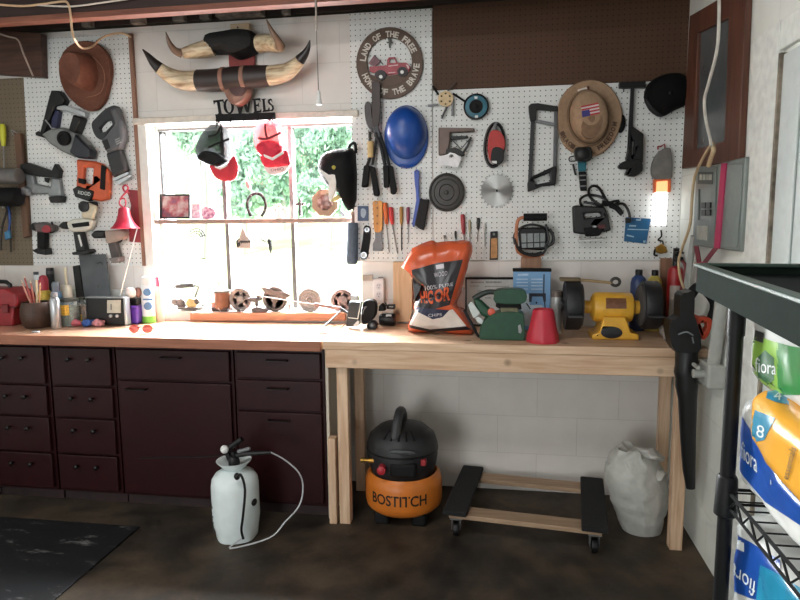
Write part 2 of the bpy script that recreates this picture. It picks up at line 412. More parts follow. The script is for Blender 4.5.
# pegboards, each a sheet of its own
PW = peg((230, 231, 228), (40, 38, 36)); PB2 = peg((120, 108, 90), (60, 52, 42)); PB = peg((82, 58, 42), (38, 27, 20))
b = B(); b.xz([(-2.495, 2.425), (-1.955, 2.425), (-1.955, 1.19), (-2.635, 1.19), (-2.60, 2.232), (-2.495, 2.232)], -.012, -.004)
t = T('pegboard', 'white pegboard with a notched corner holding the cowboy hat and power tools', 'pegboard', 'pegboards on the back wall')
P(t, 'panel', b, PW)
b = B(); b.box(-1.955, -1.935, -.022, -.004, 1.19, 2.425); P(t, 'edge_strip', b, wood((120, 84, 66), (150, 110, 90), 'z', knots=False), label='brown wooden edge strip')
b = B(); b.xz(rect(-3.14, 1.19, -2.55, 2.23), -.0036, -.0006); S('pegboard', b, PB2, 'plain brown pegboard beside the silver stapler at the picture edge', 'pegboard', 'pegboards on the back wall')
b = B(); b.xz(rect(-.752, 1.215, -.338, 2.457), -.012, -.004); S('pegboard', b, PW, 'tall white pegboard behind the round truck sign and the blue hard hat', 'pegboard', 'pegboards on the back wall')
b = B(); b.xz(rect(-.334, 1.222, .858, 2.066), -.012, -.004); S('pegboard', b, PW, 'wide white pegboard behind the saw blade, hacksaw and tan hat', 'pegboard', 'pegboards on the back wall')
b = B(); b.xz(rect(-.334, 2.068, .86, 2.47), -.010, -.003); S('pegboard', b, PB, 'bare brown pegboard above the hacksaw and the tan hat', 'pegboard', 'pegboards on the back wall')

# ================================================================ outside
gm = mat((205, 203, 196), .9, var=.06, scale=.6)
b = B(); b.box(-30, 25, .3, 9, -.3, -.05); ST('ground_outside', b, gm)
b = B(); b.slabf([(-40, 7), (30, 7), (30, 40), (-40, 40)], lambda p: (p[0], p[1], -.06 if p[1] < 10 else 5.0), (0, 0, -.2))
ST('lawn_outside', b, mat((186, 198, 148), .9, var=.2, scale=.8))
leafm = {}
def leaves(col):
    if col in leafm: return leafm[col]
    mt, nt, bs = nodes('leaf'); L = nt.links.new
    oi = N(nt, 'ShaderNodeNewGeometry'); cr = N(nt, 'ShaderNodeValToRGB'); c = lin(col)
    cr.color_ramp.elements[0].color = tuple(v*.7 for v in c[:3])+(1,); cr.color_ramp.elements[1].color = tuple(min(1, v*1.25) for v in c[:3])+(1,)
    L(oi.outputs['Random Per Island'], cr.inputs['Fac'])
    df = N(nt, 'ShaderNodeBsdfDiffuse'); tr = N(nt, 'ShaderNodeBsdfTranslucent'); mx = N(nt, 'ShaderNodeMixShader'); mx.inputs[0].default_value = .45
    L(cr.outputs['Color'], df.inputs[0]); L(cr.outputs['Color'], tr.inputs[0]); L(df.outputs[0], mx.inputs[1]); L(tr.outputs[0], mx.inputs[2])
    L(mx.outputs[0], nt.nodes['Material Output'].inputs[0])
    leafm[col] = mt; return mt
def tree(p, y, crowns, trunk, col, label, n=1500, lean=0, lf=.16):
    t = T('tree', label, 'tree', 'trees beyond the window')
    base = PY(p, y); base.z -= 1.0
    top = PY((p[0]+lean, crowns[0][1]), y)
    b = B(); b.tube([base, base.lerp(top, .5)+Vector((.1, 0, 0)), top], [trunk, trunk*.8, trunk*.4], 8, 3)
    for (cx, cy, r) in (crowns if n < 1000 else ()):
        c = PY((cx, cy), y); b.tube([base.lerp(top, .55), c], [trunk*.3, trunk*.1], 6)
    P(t, 'trunk', b, mat((160, 160, 154), .9, var=.15))
    vs, fs = [], []
    for (cx, cy, r) in crowns:
        c = PY((cx, cy), y); R = r*pm((cx, cy), y)
        sub_ = [c+Vector((random.gauss(0, 1)*1.2, random.gauss(0, 1)*.7, random.gauss(0, 1)))*R*.5 for _ in range(9)]
        for i in range(n):
            s0 = random.choice(sub_)
            d = Vector((random.gauss(0, 1), random.gauss(0, 1), random.gauss(0, .8)))*R*.25
            q = s0+d; E_ = Euler((random.random()*6, random.random()*6, random.random()*6)).to_matrix(); k = len(vs); s = lf*random.uniform(.6, 1.3)
            vs += [q+E_ @ Vector(v) for v in ((-s, 0, 0), (0, -s*.5, 0), (s, 0, 0), (0, s*.5, 0))]; fs.append((k, k+1, k+2, k+3))
    me = bpy.data.meshes.new('foliage'); me.from_pydata([tuple(v) for v in vs], [], fs); me.materials.append(leaves(col))
    o = bpy.data.objects.new('foliage', me); COL.objects.link(o); o.parent = t
    return t
G1, G2, G3 = (186, 212, 194), (178, 208, 190), (192, 214, 196)
tree((200, 216), 11, [(199, 130, 13), (186, 138, 11), (212, 124, 12), (176, 128, 9)], .09, G3, 'thick trunked tree behind the black mesh cap in the upper panes', 900, lf=.08)
tree((169, 172), 16, [(168, 142, 9), (162, 132, 7)], .07, G3, 'small tree with a thin straight trunk, seen above the family photo', 420, lf=.08)
tree((181, 175), 19, [(186, 136, 8), (189, 148, 6)], .07, G3, 'small leaning tree with a thin trunk beside the straight one', 420, lean=8, lf=.09)
tree((240, 214), 11.5, [(246, 172, 15), (238, 194, 10), (254, 145, 15), (230, 172, 9), (240, 205, 11), (258, 190, 10)], .10, G1, 'bushy green tree behind the horseshoe', 1700, lf=.085)
tree((280, 214), 15, [(278, 150, 17), (272, 190, 12), (284, 176, 14), (266, 160, 12), (296, 160, 12)], .10, G2, 'dense green tree behind the red cap', 1900, lf=.10)
tree((326, 214), 12, [(322, 150, 18), (338, 178, 15), (310, 182, 11), (345, 140, 16), (308, 140, 12), (330, 200, 14), (304, 204, 10)], .11, G1, 'wide leafy tree behind the octagonal plaque', 1700, lf=.085)
tree((262, 214), 24, [(254, 128, 9), (300, 130, 12), (340, 128, 12), (226, 136, 10), (278, 126, 10), (320, 124, 10)], .14, G3, 'pale far tree rising over the other crowns', 1500, lf=.16)

# ================================================================ lights
w = bpy.data.worlds.new('sky'); SC.world = w; w.use_nodes = True; nt = w.node_tree
bg = nt.nodes['Background']
bg.inputs['Color'].default_value = (.86, .94, 1.0, 1); bg.inputs['Strength'].default_value = 3.6
def lamp(name, kind, loc, rot, **k):
    d = bpy.data.lights.new(name, kind); o = bpy.data.objects.new(name, d); COL.objects.link(o)
    o.location = loc; o.rotation_euler = rot
    for a, v in k.items(): setattr(d, a, v)
    return o
lamp('sun', 'SUN', (0, -10, 20), (math.radians(42), 0, math.radians(-25)), energy=8, angle=.01, color=(1, .99, .97))
lamp('garage_door_daylight', 'AREA', (-2.15, -6.1, 1.1), (math.radians(90), 0, math.radians(-12)), shape='RECTANGLE', size=1.5, size_y=2.0, energy=8, color=(1, .99, .97), spread=math.radians(64))
lamp('ceiling_shop_light', 'AREA', (-1.1, -2.3, 2.6), (math.radians(14), 0, 0), shape='RECTANGLE', size=1.1, size_y=.3, energy=24, color=(1, .97, .94))
lamp('added_side_fill', 'AREA', (-3.1, -3.0, 1.75), (0, math.radians(-90), 0), shape='RECTANGLE', size=.9, size_y=1.1, energy=11, color=(1, .99, .96))  # added fill that brightens the right wall; the left wall has no window
lamp('window_daylight', 'AREA', ((WX0+WX1)/2, .34, 1.5), (math.radians(-60), 0, 0), shape='RECTANGLE', size=1.15, size_y=.95, energy=380, color=(.95, .98, 1))
SC.view_settings.view_transform = 'Standard'; SC.view_settings.look = 'None'; SC.view_settings.gamma = 1
SC.view_settings.use_curve_mapping = False; SC.view_settings.exposure = 0.0
# ================================================================ cabinets and counter
MAR = mat((42, 15, 18), .36, var=.15, scale=12, spec=.22); MARD = mat((34, 18, 20), .5); HND = mat((24, 18, 18), .35, .5)
FY = -.47
def cabinet(x0, x1, rows, label, kind='pull'):
    """rows: list of (z0, z1, 'drawer'/'door')"""
    t = T('base_cabinet', label, 'cabinet', 'maroon base cabinets under the counter')
    b = B(); b.box(x0, x1, FY+.02, -.03, .06, .838); P(t, 'body', b, MAR, .002)
    b = B(); b.box(x0, x1, FY+.05, -.05, 0, .06); P(t, 'toe_kick', b, mat((40, 22, 22), .6, var=.5, scale=14), .002)
    for z0, z1, k in rows:
        g = .005
        b = B(); b.box(x0+.014, x1-.014, FY, FY+.02, z0+g, z1-g); d = P(t, k, b, MAR, .004)
        xc = (x0+x1)/2; zc = z1-.04
        if kind == 'pull':
            w = .05
            if k == 'door': xc = x0+.12
            b = B(); b.tube([(xc-w, FY, zc), (xc-w, FY-.022, zc), (xc+w, FY-.022, zc), (xc+w, FY, zc)], .0045, 6)
            P(d, 'handle', b, HND)
        else:
            for s in (-.055, .055):
                b = B(); b.lathe((xc+s, FY, zc-.02), [(.005, 0), (.005, -.012), (.011, -.016), (.011, -.022), (.004, -.026)], 12, 'y'); P(d, 'knob', b, HND)
    return t
four = [(.62, .82, 'drawer'), (.455, .62, 'drawer'), (.265, .455, 'drawer'), (.075, .265, 'drawer')]
cabinet(-2.60, -2.236, four, 'leftmost dark maroon cabinet of four drawers, under the red tool case', 'knob')
cabinet(-2.226, -1.872, four, 'narrow dark maroon cabinet of four drawers beside the wide cabinet', 'knob')
cabinet(-1.866, -1.252, [(.66, .82, 'drawer'), (.075, .66, 'door')], 'wide dark maroon cabinet with one drawer over a large door', 'pull')
cabinet(-1.246, -.803, [(.685, .82, 'drawer'), (.53, .685, 'drawer'), (.075, .53, 'drawer')], 'maroon cabinet behind the white sprayer, beside the pine bench', 'pull')
cabinet(-3.14, -2.606, four, 'maroon cabinet mostly beyond the picture edge past the four-drawer ones', 'knob')
t = T('countertop', 'pale laminate countertop with a reddish wood front edge under the window', 'countertop')
lam = mat((208, 166, 136), .22, var=.1, scale=8, spec=.7, coat=.3)
b = B(); b.box(XL+.01, -.795, -.515, -.002, .84, .885); P(t, 'top', b, lam, .002)
b = B(); b.box(XL+.01, -.795, -.533, -.515, .838, .886); P(t, 'front_edge', b, wood((128, 78, 56), (160, 102, 74), 'x', knots=False), .003, label='reddish brown wooden edge strip')
# filler board and workbench
b = B(); b.box(-.80, -.785, -.45, -.05, .0, .838); S('filler_board', b, wood((188, 178, 160), (210, 200, 184), 'z', knots=False), 'thin pale upright board between the maroon cabinet and the pine bench', 'board', bev=.002)
t = T('workbench', 'unpainted pine workbench with a plank top and wide front apron', 'workbench')
b = B(); b.box(-.785, .855, -.355, -.012, .85, .888); P(t, 'top_board', b, PINE, .003)
b = B(); b.box(-.785, .855, -.535, -.36, .85, .888); P(t, 'top_board', b, PINE, .003)
b = B(); b.box(-.775, .735, -.53, -.492, .765, .85); P(t, 'apron', b, PINE, .003)
b = B(); b.box(-.77, .72, -.05, -.012, .765, .85); P(t, 'rear_rail', b, PINE, .003)
for x, y0, y1 in ((-.735, -.492, -.44), (.74, -.53, -.478)):
    b = B(); b.box(x, x+.052, y0-.0, y1, 0, .85); P(t, 'leg', b, PINEZ, .003)
for x in (-.74, .775):
    b = B(); b.box(x, x+.05, -.125, -.085, 0, .85); P(t, 'leg', b, PINEZ, .003)
b = B(); b.box(-.783, -.747, -.50, -.45, 0, .42); P(t, 'leg_block', b, PINEZ, .003, label='short extra block beside the front leg')
for x in (-.73, .745):
    b = B(); b.box(x, x+.03, -.44 if x < 0 else -.478, -.125, .77, .85); P(t, 'side_rail', b, PINEY, .003)
# ================================================================ on the floor
b = B(); b.box(-3.1, -1.66, -2.3, -.66, 0, .008); S('floor_mat', b, scuffed(), 'black rubber floor mat with white scuffs before the maroon cabinets', 'mat', bev=.003)
# pump sprayer
BX, BY = PZ((236, 540)).x, -.665
def zat(px, py, y): return PY((px, py), y)
q = lambda x, y, dy=0: PY(Z(205, 430, 5, [(x, y)])[0], BY+dy)
rad = (q(262, 300)-q(42, 300)).length/2; cx = (q(262, 300)+q(42, 300)).x/2
t = T('pump_sprayer', 'white plastic pump sprayer with a black hose standing on the concrete floor', 'sprayer')
zz = lambda y: max(0.0, q(150, y).z)
b = B(); b.lathe((cx, BY, 0), [(rad*.80, .0), (rad*.9, .004), (rad*.93, .03), (rad*.95, .06), (rad, .1), (rad, zz(270)), (rad*.96, zz(240)), (rad*.82, zz(215)), (rad*.6, zz(200)), (rad*.34, zz(190)), (rad*.3, zz(178))], 40)
for v in b.bm.verts:                                     # scalloped foot
    if .001 < v.co.z < .05:
        a = math.atan2(v.co.y-BY, v.co.x-cx); k = 1-.07*(.5+.5*math.cos(5*a)); v.co.x = cx+(v.co.x-cx)*k; v.co.y = BY+(v.co.y-BY)*k
plas = mat((222, 232, 232), .35, var=.03)
P(t, 'tank', b, plas)
b = B(); z0 = zz(185); b.lathe((cx, BY, 0), [(rad*.3, z0-.01), (rad*.45, z0), (rad*.72, z0+.03), (rad*.74, z0+.034), (rad*.68, z0+.034), (rad*.4, z0+.012), (rad*.25, z0+.006)], 32); P(t, 'funnel_collar', b, plas)
b = B(); b.lathe((cx, BY, 0), [(.024, z0), (.026, z0+.03), (.02, z0+.05), (.012, z0+.055), (.012, z0+.075)], 20); P(t, 'pump_cap', b, BLK)
h0 = q(105, 100); h1 = q(185, 45)
b = B(); b.tube([h0, h1], [.014, .012], 10); b.tube([q(110, 110), q(125, 150)], .012, 8); P(t, 'pump_handle', b, BLK)
b = B(); b.ell(q(97, 97, -.02), (.019, .016, .019)); P(t, 'handle_end', b, WHT, label='white round end of the pump handle')
b = B(); b.tube([q(165, 108, -.02), q(225, 92, -.02)], .008, 8); P(t, 'lever', b, GRY)
b = B(); b.tube([q(160, 125, -.01), q(205, 118, -.02), q(330, 112, -.02)], [.012, .012, .008], 8); P(t, 'wand_grip', b, BLK)
b = B(); b.tube([q(160, 125, .04), q(-50, 135, .06), q(-330, 140, .1)], .0035, 6); P(t, 'wand', b, BLK)
b = B(); b.tube([q(330, 112, -.02), q(400, 150, 0), q(470, 215, 0), q(490, 290, 0), q(470, 380, -.02), q(400, 460, -.05), q(320, 540, -.08), Vector((cx+.02, BY-rad-.02, .006)), q(188, 540, -rad)], .0036, 6, 5)
P(t, 'hose', b, mat((176, 178, 180), .3), label='thin clear hose end curving to the floor')
b = B(); b.tube([q(160, 235, -rad-.006), q(180, 225, -rad-.012), q(200, 300, -rad-.012), q(190, 430, -rad-.012), q(182, 500, -rad-.008), q(192, 545, -rad-.006)], .0055, 8, 4); P(t, 'hose', b, BLK, label='black hose down the front of the tank')
b = B(); b.ell(q(160, 232, -rad-.002), (.014, .012, .016)); P(t, 'hose_fitting', b, BLK)
b = B(); b.ell((cx+rad*.95, BY-.03, q(250, 345).z), (.012, .02, .016)); P(t, 'strap_clip', b, BLK)
b = B()
for i, (x0, x1, y) in enumerate(((50, 66, 345), (50, 72, 356), (52, 64, 372), (54, 70, 384), (60, 78, 400), (58, 72, 414), (62, 80, 428), (64, 76, 442), (68, 84, 458), (70, 82, 470))):
    for x in range(x0, x1, 4):
        def onc(p):
            v = q(p[0], p[1]); dx = max(-.99, min(.99, (v.x-cx)/(rad*1.004))); return Vector((cx+dx*rad*1.004, BY-math.sqrt(1-dx*dx)*rad*1.006, v.z))
        b.tube([onc((x, y-5)), onc((x+2, y+4))], .0009, 4)
P(t, 'printed_marks', b, DGR)

# pancake air compressor
Y0 = -.345; c0 = PY((404, 500), Y0); cx = c0.x
pz = lambda py, y=Y0: PY((404, py), y).z
k = pm((404, 500), Y0)
t = T('air_compressor', 'orange and black pancake air compressor on the floor under the bench', 'compressor')
R = 37.5*k; zb, zt = .052, pz(468, Y0)-.0
ORG = mat((200, 112, 36), .4, var=.12, scale=9)
b = B(); b.lathe((cx, Y0, 0), [(R*.5, zb-.012), (R*.85, zb), (R*.97, zb+.02), (R, zb+.045), (R, zt-.05), (R*.96, zt-.018), (R*.87, zt), (R*.82, zt-.008), (R*.78, zt-.04), (R*.4, zt-.042)], 48); P(t, 'tank', b, ORG)
for a in (-2.3, -.85, .8, 2.3):
    b = B(); x, y = cx+math.cos(a)*R*.72, Y0+math.sin(a)*R*.72
    b.box(x-.035, x+.035, y-.03, y+.03, 0, zb+.01); P(t, 'foot', b, BLKM, .012)
zs = pz(432, Y0-.12)
b = B(); b.lathe((cx-.005, Y0, 0), [(R*.5, zt-.04), (R*.7, zt-.03), (R*.80, zt-.005), (R*.88, zt+.035), (R*.92, zt+.08), (R*.92, zt+.13), (R*.84, zt+.175), (R*.62, zt+.21), (R*.3, zt+.225), (R*.05, zt+.228)], 40)
P(t, 'shroud', b, mat((34, 34, 36), .5, var=.2))
zr2 = zt+.11
b = B(); b.lathe((cx-.005, Y0, 0), [(R*.91, zr2-.006), (R*.935, zr2-.003), (R*.935, zr2+.003), (R*.91, zr2+.006)], 40); P(t, 'shroud_band', b, BLK)
b = B(); fy = Y0-R*.88
b.box(cx-.04, cx+.085, fy-.012, fy+.06, zt+.02, zt+.09); P(t, 'control_panel', b, BLKM, .014)
b = B(); b.lathe((cx-.075, Y0-R*.80, zt+.06), [(.019, 0), (.02, -.045), (.012, -.05)], 18, 'y'); P(t, 'regulator_knob', b, mat((170, 40, 50), .4))
b = B(); b.box(cx+.10, cx+.125, fy+.025, fy+.06, zt+.07, zt+.10); P(t, 'power_switch', b, mat((150, 40, 46), .4), .004)
b = B(); b.lathe((cx-.12, Y0-R*.6, zt+.075), [(.012, 0), (.012, -.03), (.008, -.032), (.008, -.055), (.012, -.056), (.012, -.065)], 12, 'x'); P(t, 'air_fitting', b, BRASS)
b = B(); hx = cx-.005; zh = zt+.205; top = pz(409, Y0-.05)-.022
b.tube([(hx-.01, Y0+.10, zh-.01), (hx-.01, Y0+.07, top-.03), (hx-.01, Y0-.02, top), (hx-.01, Y0-.085, top-.03), (hx-.015, Y0-.12, zh-.02)], [.022, .022, .02, .022, .024], 10, 4); P(t, 'handle', b, mat((52, 52, 54), .5))
b = B()
for s in (-1, 1): b.tube([(hx+s*.05, Y0-.1, zh-.005), (hx+s*.11, Y0-.02, zh-.01), (hx+s*.08, Y0+.08, zh)], .007, 6, 3)
P(t, 'power_cord', b, BLK)
b = B(); b.dome(el(402, 452, 15, 2.2, .05, 20), Y0-R*.93, [(1, 0), (.9, .008), (0, .012)]); P(t, 'shroud_badge', b, DGR)
b = B()
for i in range(5): a = -.5+.25*i; b.tube([(cx+math.sin(a)*R*.80, Y0-math.cos(a)*R*.80, zt+.187), (cx+math.sin(a)*R*.55, Y0-math.cos(a)*R*.55, zt+.217)], .004, 6)
P(t, 'cooling_ribs', b, BLKM)
b = B()
def ontank(p):
    a = (p[0]-.5)*1.5; return Vector((cx+math.sin(a)*R*1.003, Y0-math.cos(a)*R*1.003, p[1]))
zc = (zb+zt)/2+.002
b.text('BOSTITCH', [(0, zc+.026), (1, zc+.026), (1, zc-.026), (0, zc-.026)], ontank, bold=.02)
P(t, 'lettering', b, mat((28, 22, 20), .5))

# furniture dolly
t = T('furniture_dolly', 'wooden furniture dolly with black carpeted end boards and casters', 'dolly')
MD = Matrix.Translation((.143, -.335, 0)) @ Matrix.Rotation(math.radians(-6.5), 4, 'Z')
carp = mat((26, 26, 27), .95, var=.3, scale=160, bump=.8)
for s in (-1, 1):
    b = B(); b.box(s*.30-.055, s*.30+.055, -.275, .275, .112, .134, MD); P(t, 'end_board', b, carp, .006, label='board covered in black carpet')
for s in (-1, 1):
    b = B(); b.box(-.33, .33, s*.205-.045, s*.205+.045, .090, .112, MD); P(t, 'slat', b, wood((150, 122, 96), (178, 150, 122), 'x', knots=False), .003)
for sx in (-1, 1):
    for sy in (-1, 1):
        p = MD @ Vector((sx*.30, sy*.225, 0))
        b = B(); b.box(p.x-.028, p.x+.028, p.y-.028, p.y+.028, .084, .090); b.box(p.x-.021, p.x-.016, p.y-.015, p.y+.015, .03, .085); b.box(p.x+.016, p.x+.021, p.y-.015, p.y+.015, .03, .085)
        cst = P(t, 'caster', b, STEEL, .002)
        b = B(); b.lathe((p.x, p.y, .033), [(.012, -.013), (.031, -.012), (.033, -.006), (.033, .006), (.031, .012), (.012, .013)], 20, 'x'); P(cst, 'wheel', b, BLK)

# sack
Y0 = -.36; qs = lambda x, y: PY(Z(580, 430, 4.615, [((x-240)*.95+236, y)])[0], Y0)
t = T('sack', 'crumpled white plastic sack standing by the bench leg under the bench', 'sack')
b = B(); prof = []
for y, x0, x1 in ((538, 245, 355), (510, 220, 365), (460, 195, 385), (400, 170, 400), (340, 150, 415), (280, 130, 420), (220, 112, 420), (170, 112, 400), (130, 130, 370), (105, 150, 345)):
    a = qs(x0, y); c = qs(x1, y); prof.append(((c-a).length/2, max(.002, a.z), (a.x+c.x)/2))
prof[0] = (prof[0][0], .0, prof[0][2])
prof += [(prof[-1][0]*.8, prof[-1][1]+.02, prof[-1][2]), (prof[-1][0]*.35, prof[-1][1]+.005, prof[-1][2])]
rings = []
for r, z, xc in prof:
    rings.append([b.bm.verts.new((xc+math.cos(2*PI*j/36)*r, Y0+math.sin(2*PI*j/36)*r*.85, z)) for j in range(36)])
for i in range(len(rings)-1):
    for j in range(36): b.bm.faces.new((rings[i][j], rings[i][(j+1) % 36], rings[i+1][(j+1) % 36], rings[i+1][j]))
b.bm.faces.new(rings[0][::-1]); b.bm.faces.new(rings[-1])
b.sub(2)
from mathutils import noise
for v in b.bm.verts:
    h = v.co.z; amp = .009+.03*max(0, (h-.30))/.18 if h > .05 else .003
    n1 = noise.noise_vector(Vector((v.co.x*9, v.co.y*9, v.co.z*34))); n2 = noise.noise_vector(v.co*22)
    dv = n1*amp*.8+n2*amp*.7
    if h < .01: dv.z = 0
    v.co += dv
    v.co.z = max(0, v.co.z)
bag = mat((184, 184, 178), .4, var=.08, scale=34, bump=1.0)
P(t, 'bag', b, bag, ang=50)
b = B()
for i, (x, y, r) in enumerate(((165, 140, .05), (250, 118, .055), (330, 100, .05), (350, 185, .04), (270, 180, .05))):
    b.ell(qs(x, y)+Vector((0, -.03-.02*(i % 2), 0)), (r, .05, .022), Euler((.5, .4*(i-2), i)).to_matrix(), 20)
for v in b.bm.verts: v.co += noise.noise_vector(v.co*26)*.024
P(t, 'crumpled_mouth', b, bag, ang=50)
# ================================================================ hung on the left pegboard
A = lambda pts: Z(30, 85, 5.718, pts)
BB = lambda pts: Z(20, 180, 6.312, pts)
C2 = lambda pts: Z(0, 140, 4, pts)
pf = -.013                                    # face of the boards
gm_ = mat((126, 128, 126), .4, .4)
# cowboy hat
t = T('cowboy_hat', 'brown felt cowboy hat hung crown outward at the top of the white pegboard', 'hat')
felt = mat((112, 70, 54), .9, var=.15, scale=60, bump=.2)
br = s2(Z(0, 0, 4, [(253, 270), (275, 208), (330, 172), (400, 178), (445, 220), (459, 280), (450, 345), (432, 410), (390, 449), (340, 435), (290, 392), (262, 340)]), 4)
b = B(); b.dome(br, pf-.002, [(.96, 0), (1, .03), (.97, .04), (.85, .022), (.6, .018), (.3, .018)], (88, 76)); P(t, 'brim', b, felt, ang=60)
b = B(); b.dome(s2(Z(0, 0, 4, [(288, 255), (320, 222), (362, 226), (385, 262), (388, 320), (372, 358), (340, 360), (305, 325), (288, 290)]), 4), pf-.018, [(1.06, 0), (1, .05), (.93, .10), (.8, .118), (.5, .112), (.2, .098), (0, .094)], (83.5, 72)); P(t, 'crown', b, felt, ang=60)
b = B(); b.tube([PY(p, pf-.052) for p in s2(Z(0, 0, 4, [(370, 225), (408, 268), (418, 320), (400, 372), (345, 390)]), 1)][:5], .0016, 5, 4); P(t, 'hat_cord', b, mat((150, 108, 84), .8))
# framing nailer
t = T('framing_nailer', 'large black and silver framing nailer below the cowboy hat', 'nail gun')
b = B(); b.slab(A([(120, 30), (165, 32), (198, 85), (185, 112), (150, 118), (130, 150), (95, 240), (70, 295), (52, 285), (75, 200), (100, 100)]), -.06, pf); P(t, 'magazine', b, BLK, .004)
b = B(); b.slab(A([(150, 122), (195, 114), (318, 155), (312, 186), (210, 150), (150, 140)]), -.05, pf-.005); P(t, 'magazine_rail', b, SIL, .004)
b = B(); b.slab(A([(130, 135), (165, 150), (150, 248), (118, 240)]), -.045, pf); P(t, 'inner_sleeve', b, mat((44, 46, 78), .5), .004)
b = B(); b.slab(A([(245, 168), (292, 185), (258, 278), (216, 262)]), -.075, pf); P(t, 'handle', b, BLK, .008)
b = B(); b.slab(A([(62, 285), (120, 250), (180, 240), (260, 275), (310, 320), (345, 370), (330, 420), (250, 412), (180, 380), (110, 335)]), -.08, pf); P(t, 'body', b, gm_, .01)
b = B(); c = PY(A([(200, 306)])[0], -.08); b.lathe(c, [(.037, .01), (.04, -.012), (.036, -.018), (.024, -.018), (.022, -.012)], 24, 'y'); P(t, 'exhaust_cap', b, BLKM)
b = B(); b.slab(A([(255, 278), (345, 370), (335, 420), (270, 417), (222, 385), (240, 335)]), -.095, -.03); P(t, 'end_cap', b, mat((26, 28, 38), .4), .008)
b = B(); b.slab(A([(28, 272), (45, 262), (90, 290), (80, 302), (34, 288)]), -.05, -.025); P(t, 'nose', b, BLK, .003)
b = B(); b.tube([PY(p, -.07) for p in A([(88, 200), (110, 225), (125, 250)])], .004, 6); P(t, 'wire_hook', b, SIL)
# reciprocating saw
t = T('reciprocating_saw', 'grey reciprocating saw hanging nose down beside the window trim', 'power saw')
b = B(); b.slab(s2(A([(352, 222), (380, 185), (415, 150), (445, 128), (495, 120), (515, 200), (520, 255), (490, 290), (445, 312), (400, 312), (368, 282)]), 3), -.04, pf, [A([(393, 245), (428, 206), (462, 198), (472, 225), (432, 266), (402, 274)])]); P(t, 'grip', b, mat((42, 43, 46), .55), .006)
b = B(); b.slab(A([(452, 135), (492, 122), (522, 220), (530, 300), (510, 365), (438, 392), (402, 322), (448, 272), (478, 220)]), -.078, pf-.01); P(t, 'body', b, mat((82, 83, 86), .5), .012)
b = B(); b.slab(A([(412, 318), (440, 308), (458, 358), (430, 372)]), -.080, -.07); P(t, 'name_plate', b, BLK, .002)
b = B(); b.slab(A([(428, 388), (510, 360), (548, 492), (470, 532)]), -.07, pf-.005); P(t, 'nose_boot', b, mat((40, 41, 43), .6), .014)
for pts in ([(468, 535), (556, 498), (566, 510), (480, 548)], [(482, 556), (572, 512), (585, 518), (502, 572)]):
    b = B(); b.slab(A(pts), -.055, -.03); P(t, 'shoe', b, SIL, .001)
b = B()
for i in range(3): b.slab(A([(484+i*4, 312-i*0+i*12), (512+i*2, 300+i*12), (514+i*2, 305+i*12), (486+i*4, 318+i*12)]), -.0795, -.07)
P(t, 'vents', b, mat((150, 150, 150), .5))
# orange jigsaw
t = T('jigsaw', 'orange corded jigsaw on the left board beside the white drill', 'power saw')
orm = mat((196, 84, 44), .45)
b = B(); b.slab(C2([(303, 76), (372, 84), (408, 95), (440, 130), (434, 236), (400, 246), (300, 226), (306, 130)]), -.045, pf, [C2([(334, 108), (372, 112), (366, 178), (330, 172)])]); P(t, 'body', b, orm, .01)
b = B(); b.slab(C2([(404, 98), (422, 108), (418, 200), (398, 196)]), -.05, -.03); P(t, 'side_grip', b, BLKM, .004)
b = B(); b.slab(C2([(288, 196), (308, 184), (372, 204), (368, 228), (356, 246), (298, 228)]), -.055, -.02); P(t, 'gear_head', b, BLK, .006)
b = B(); b.slab(C2([(310, 150), (340, 158), (338, 178), (312, 172)]), -.047, -.03); P(t, 'trigger', b, BLKM, .004)
b = B(); b.text('RIDGID', C2([(313, 202), (362, 210), (361, 224), (312, 216)]), lambda p: PY(p, -.0556)); P(t, 'lettering', b, WHT)
b = B(); b.slab(C2([(322, 250), (372, 246), (376, 272), (350, 288), (325, 280)]), -.06, -.015); P(t, 'dust_port', b, BLK, .006)
# finish nailer
t = T('finish_nailer', 'silver finish nailer with a black top half over the board edge', 'nail gun')
b = B(); b.slab(C2([(78, 98), (108, 90), (205, 124), (218, 93), (236, 120), (232, 152), (150, 146), (84, 132)]), -.05, pf); P(t, 'magazine', b, BLK, .004)
b = B(); b.slab(C2([(98, 134), (130, 140), (136, 174), (200, 188), (206, 150), (236, 155), (246, 226), (194, 228), (190, 216), (118, 218), (94, 226), (90, 192), (104, 180)]), -.045, pf); P(t, 'body', b, mat((136, 140, 142), .35, .6), .008)
b = B(); b.slab(C2([(190, 228), (246, 224), (240, 250), (200, 252)]), -.065, pf-.004); P(t, 'end_cap', b, BLK, .006)
c = PY(C2([(108, 205)])[0], -.05); b = B(); b.lathe(c, [(.024, .035), (.024, -.02), (.018, -.026)], 20, 'y'); P(t, 'air_plug', b, SIL)
b = B(); b.slab(C2([(176, 150), (196, 152), (192, 172), (178, 166)]), -.04, -.03); P(t, 'trigger', b, BLK, .002)
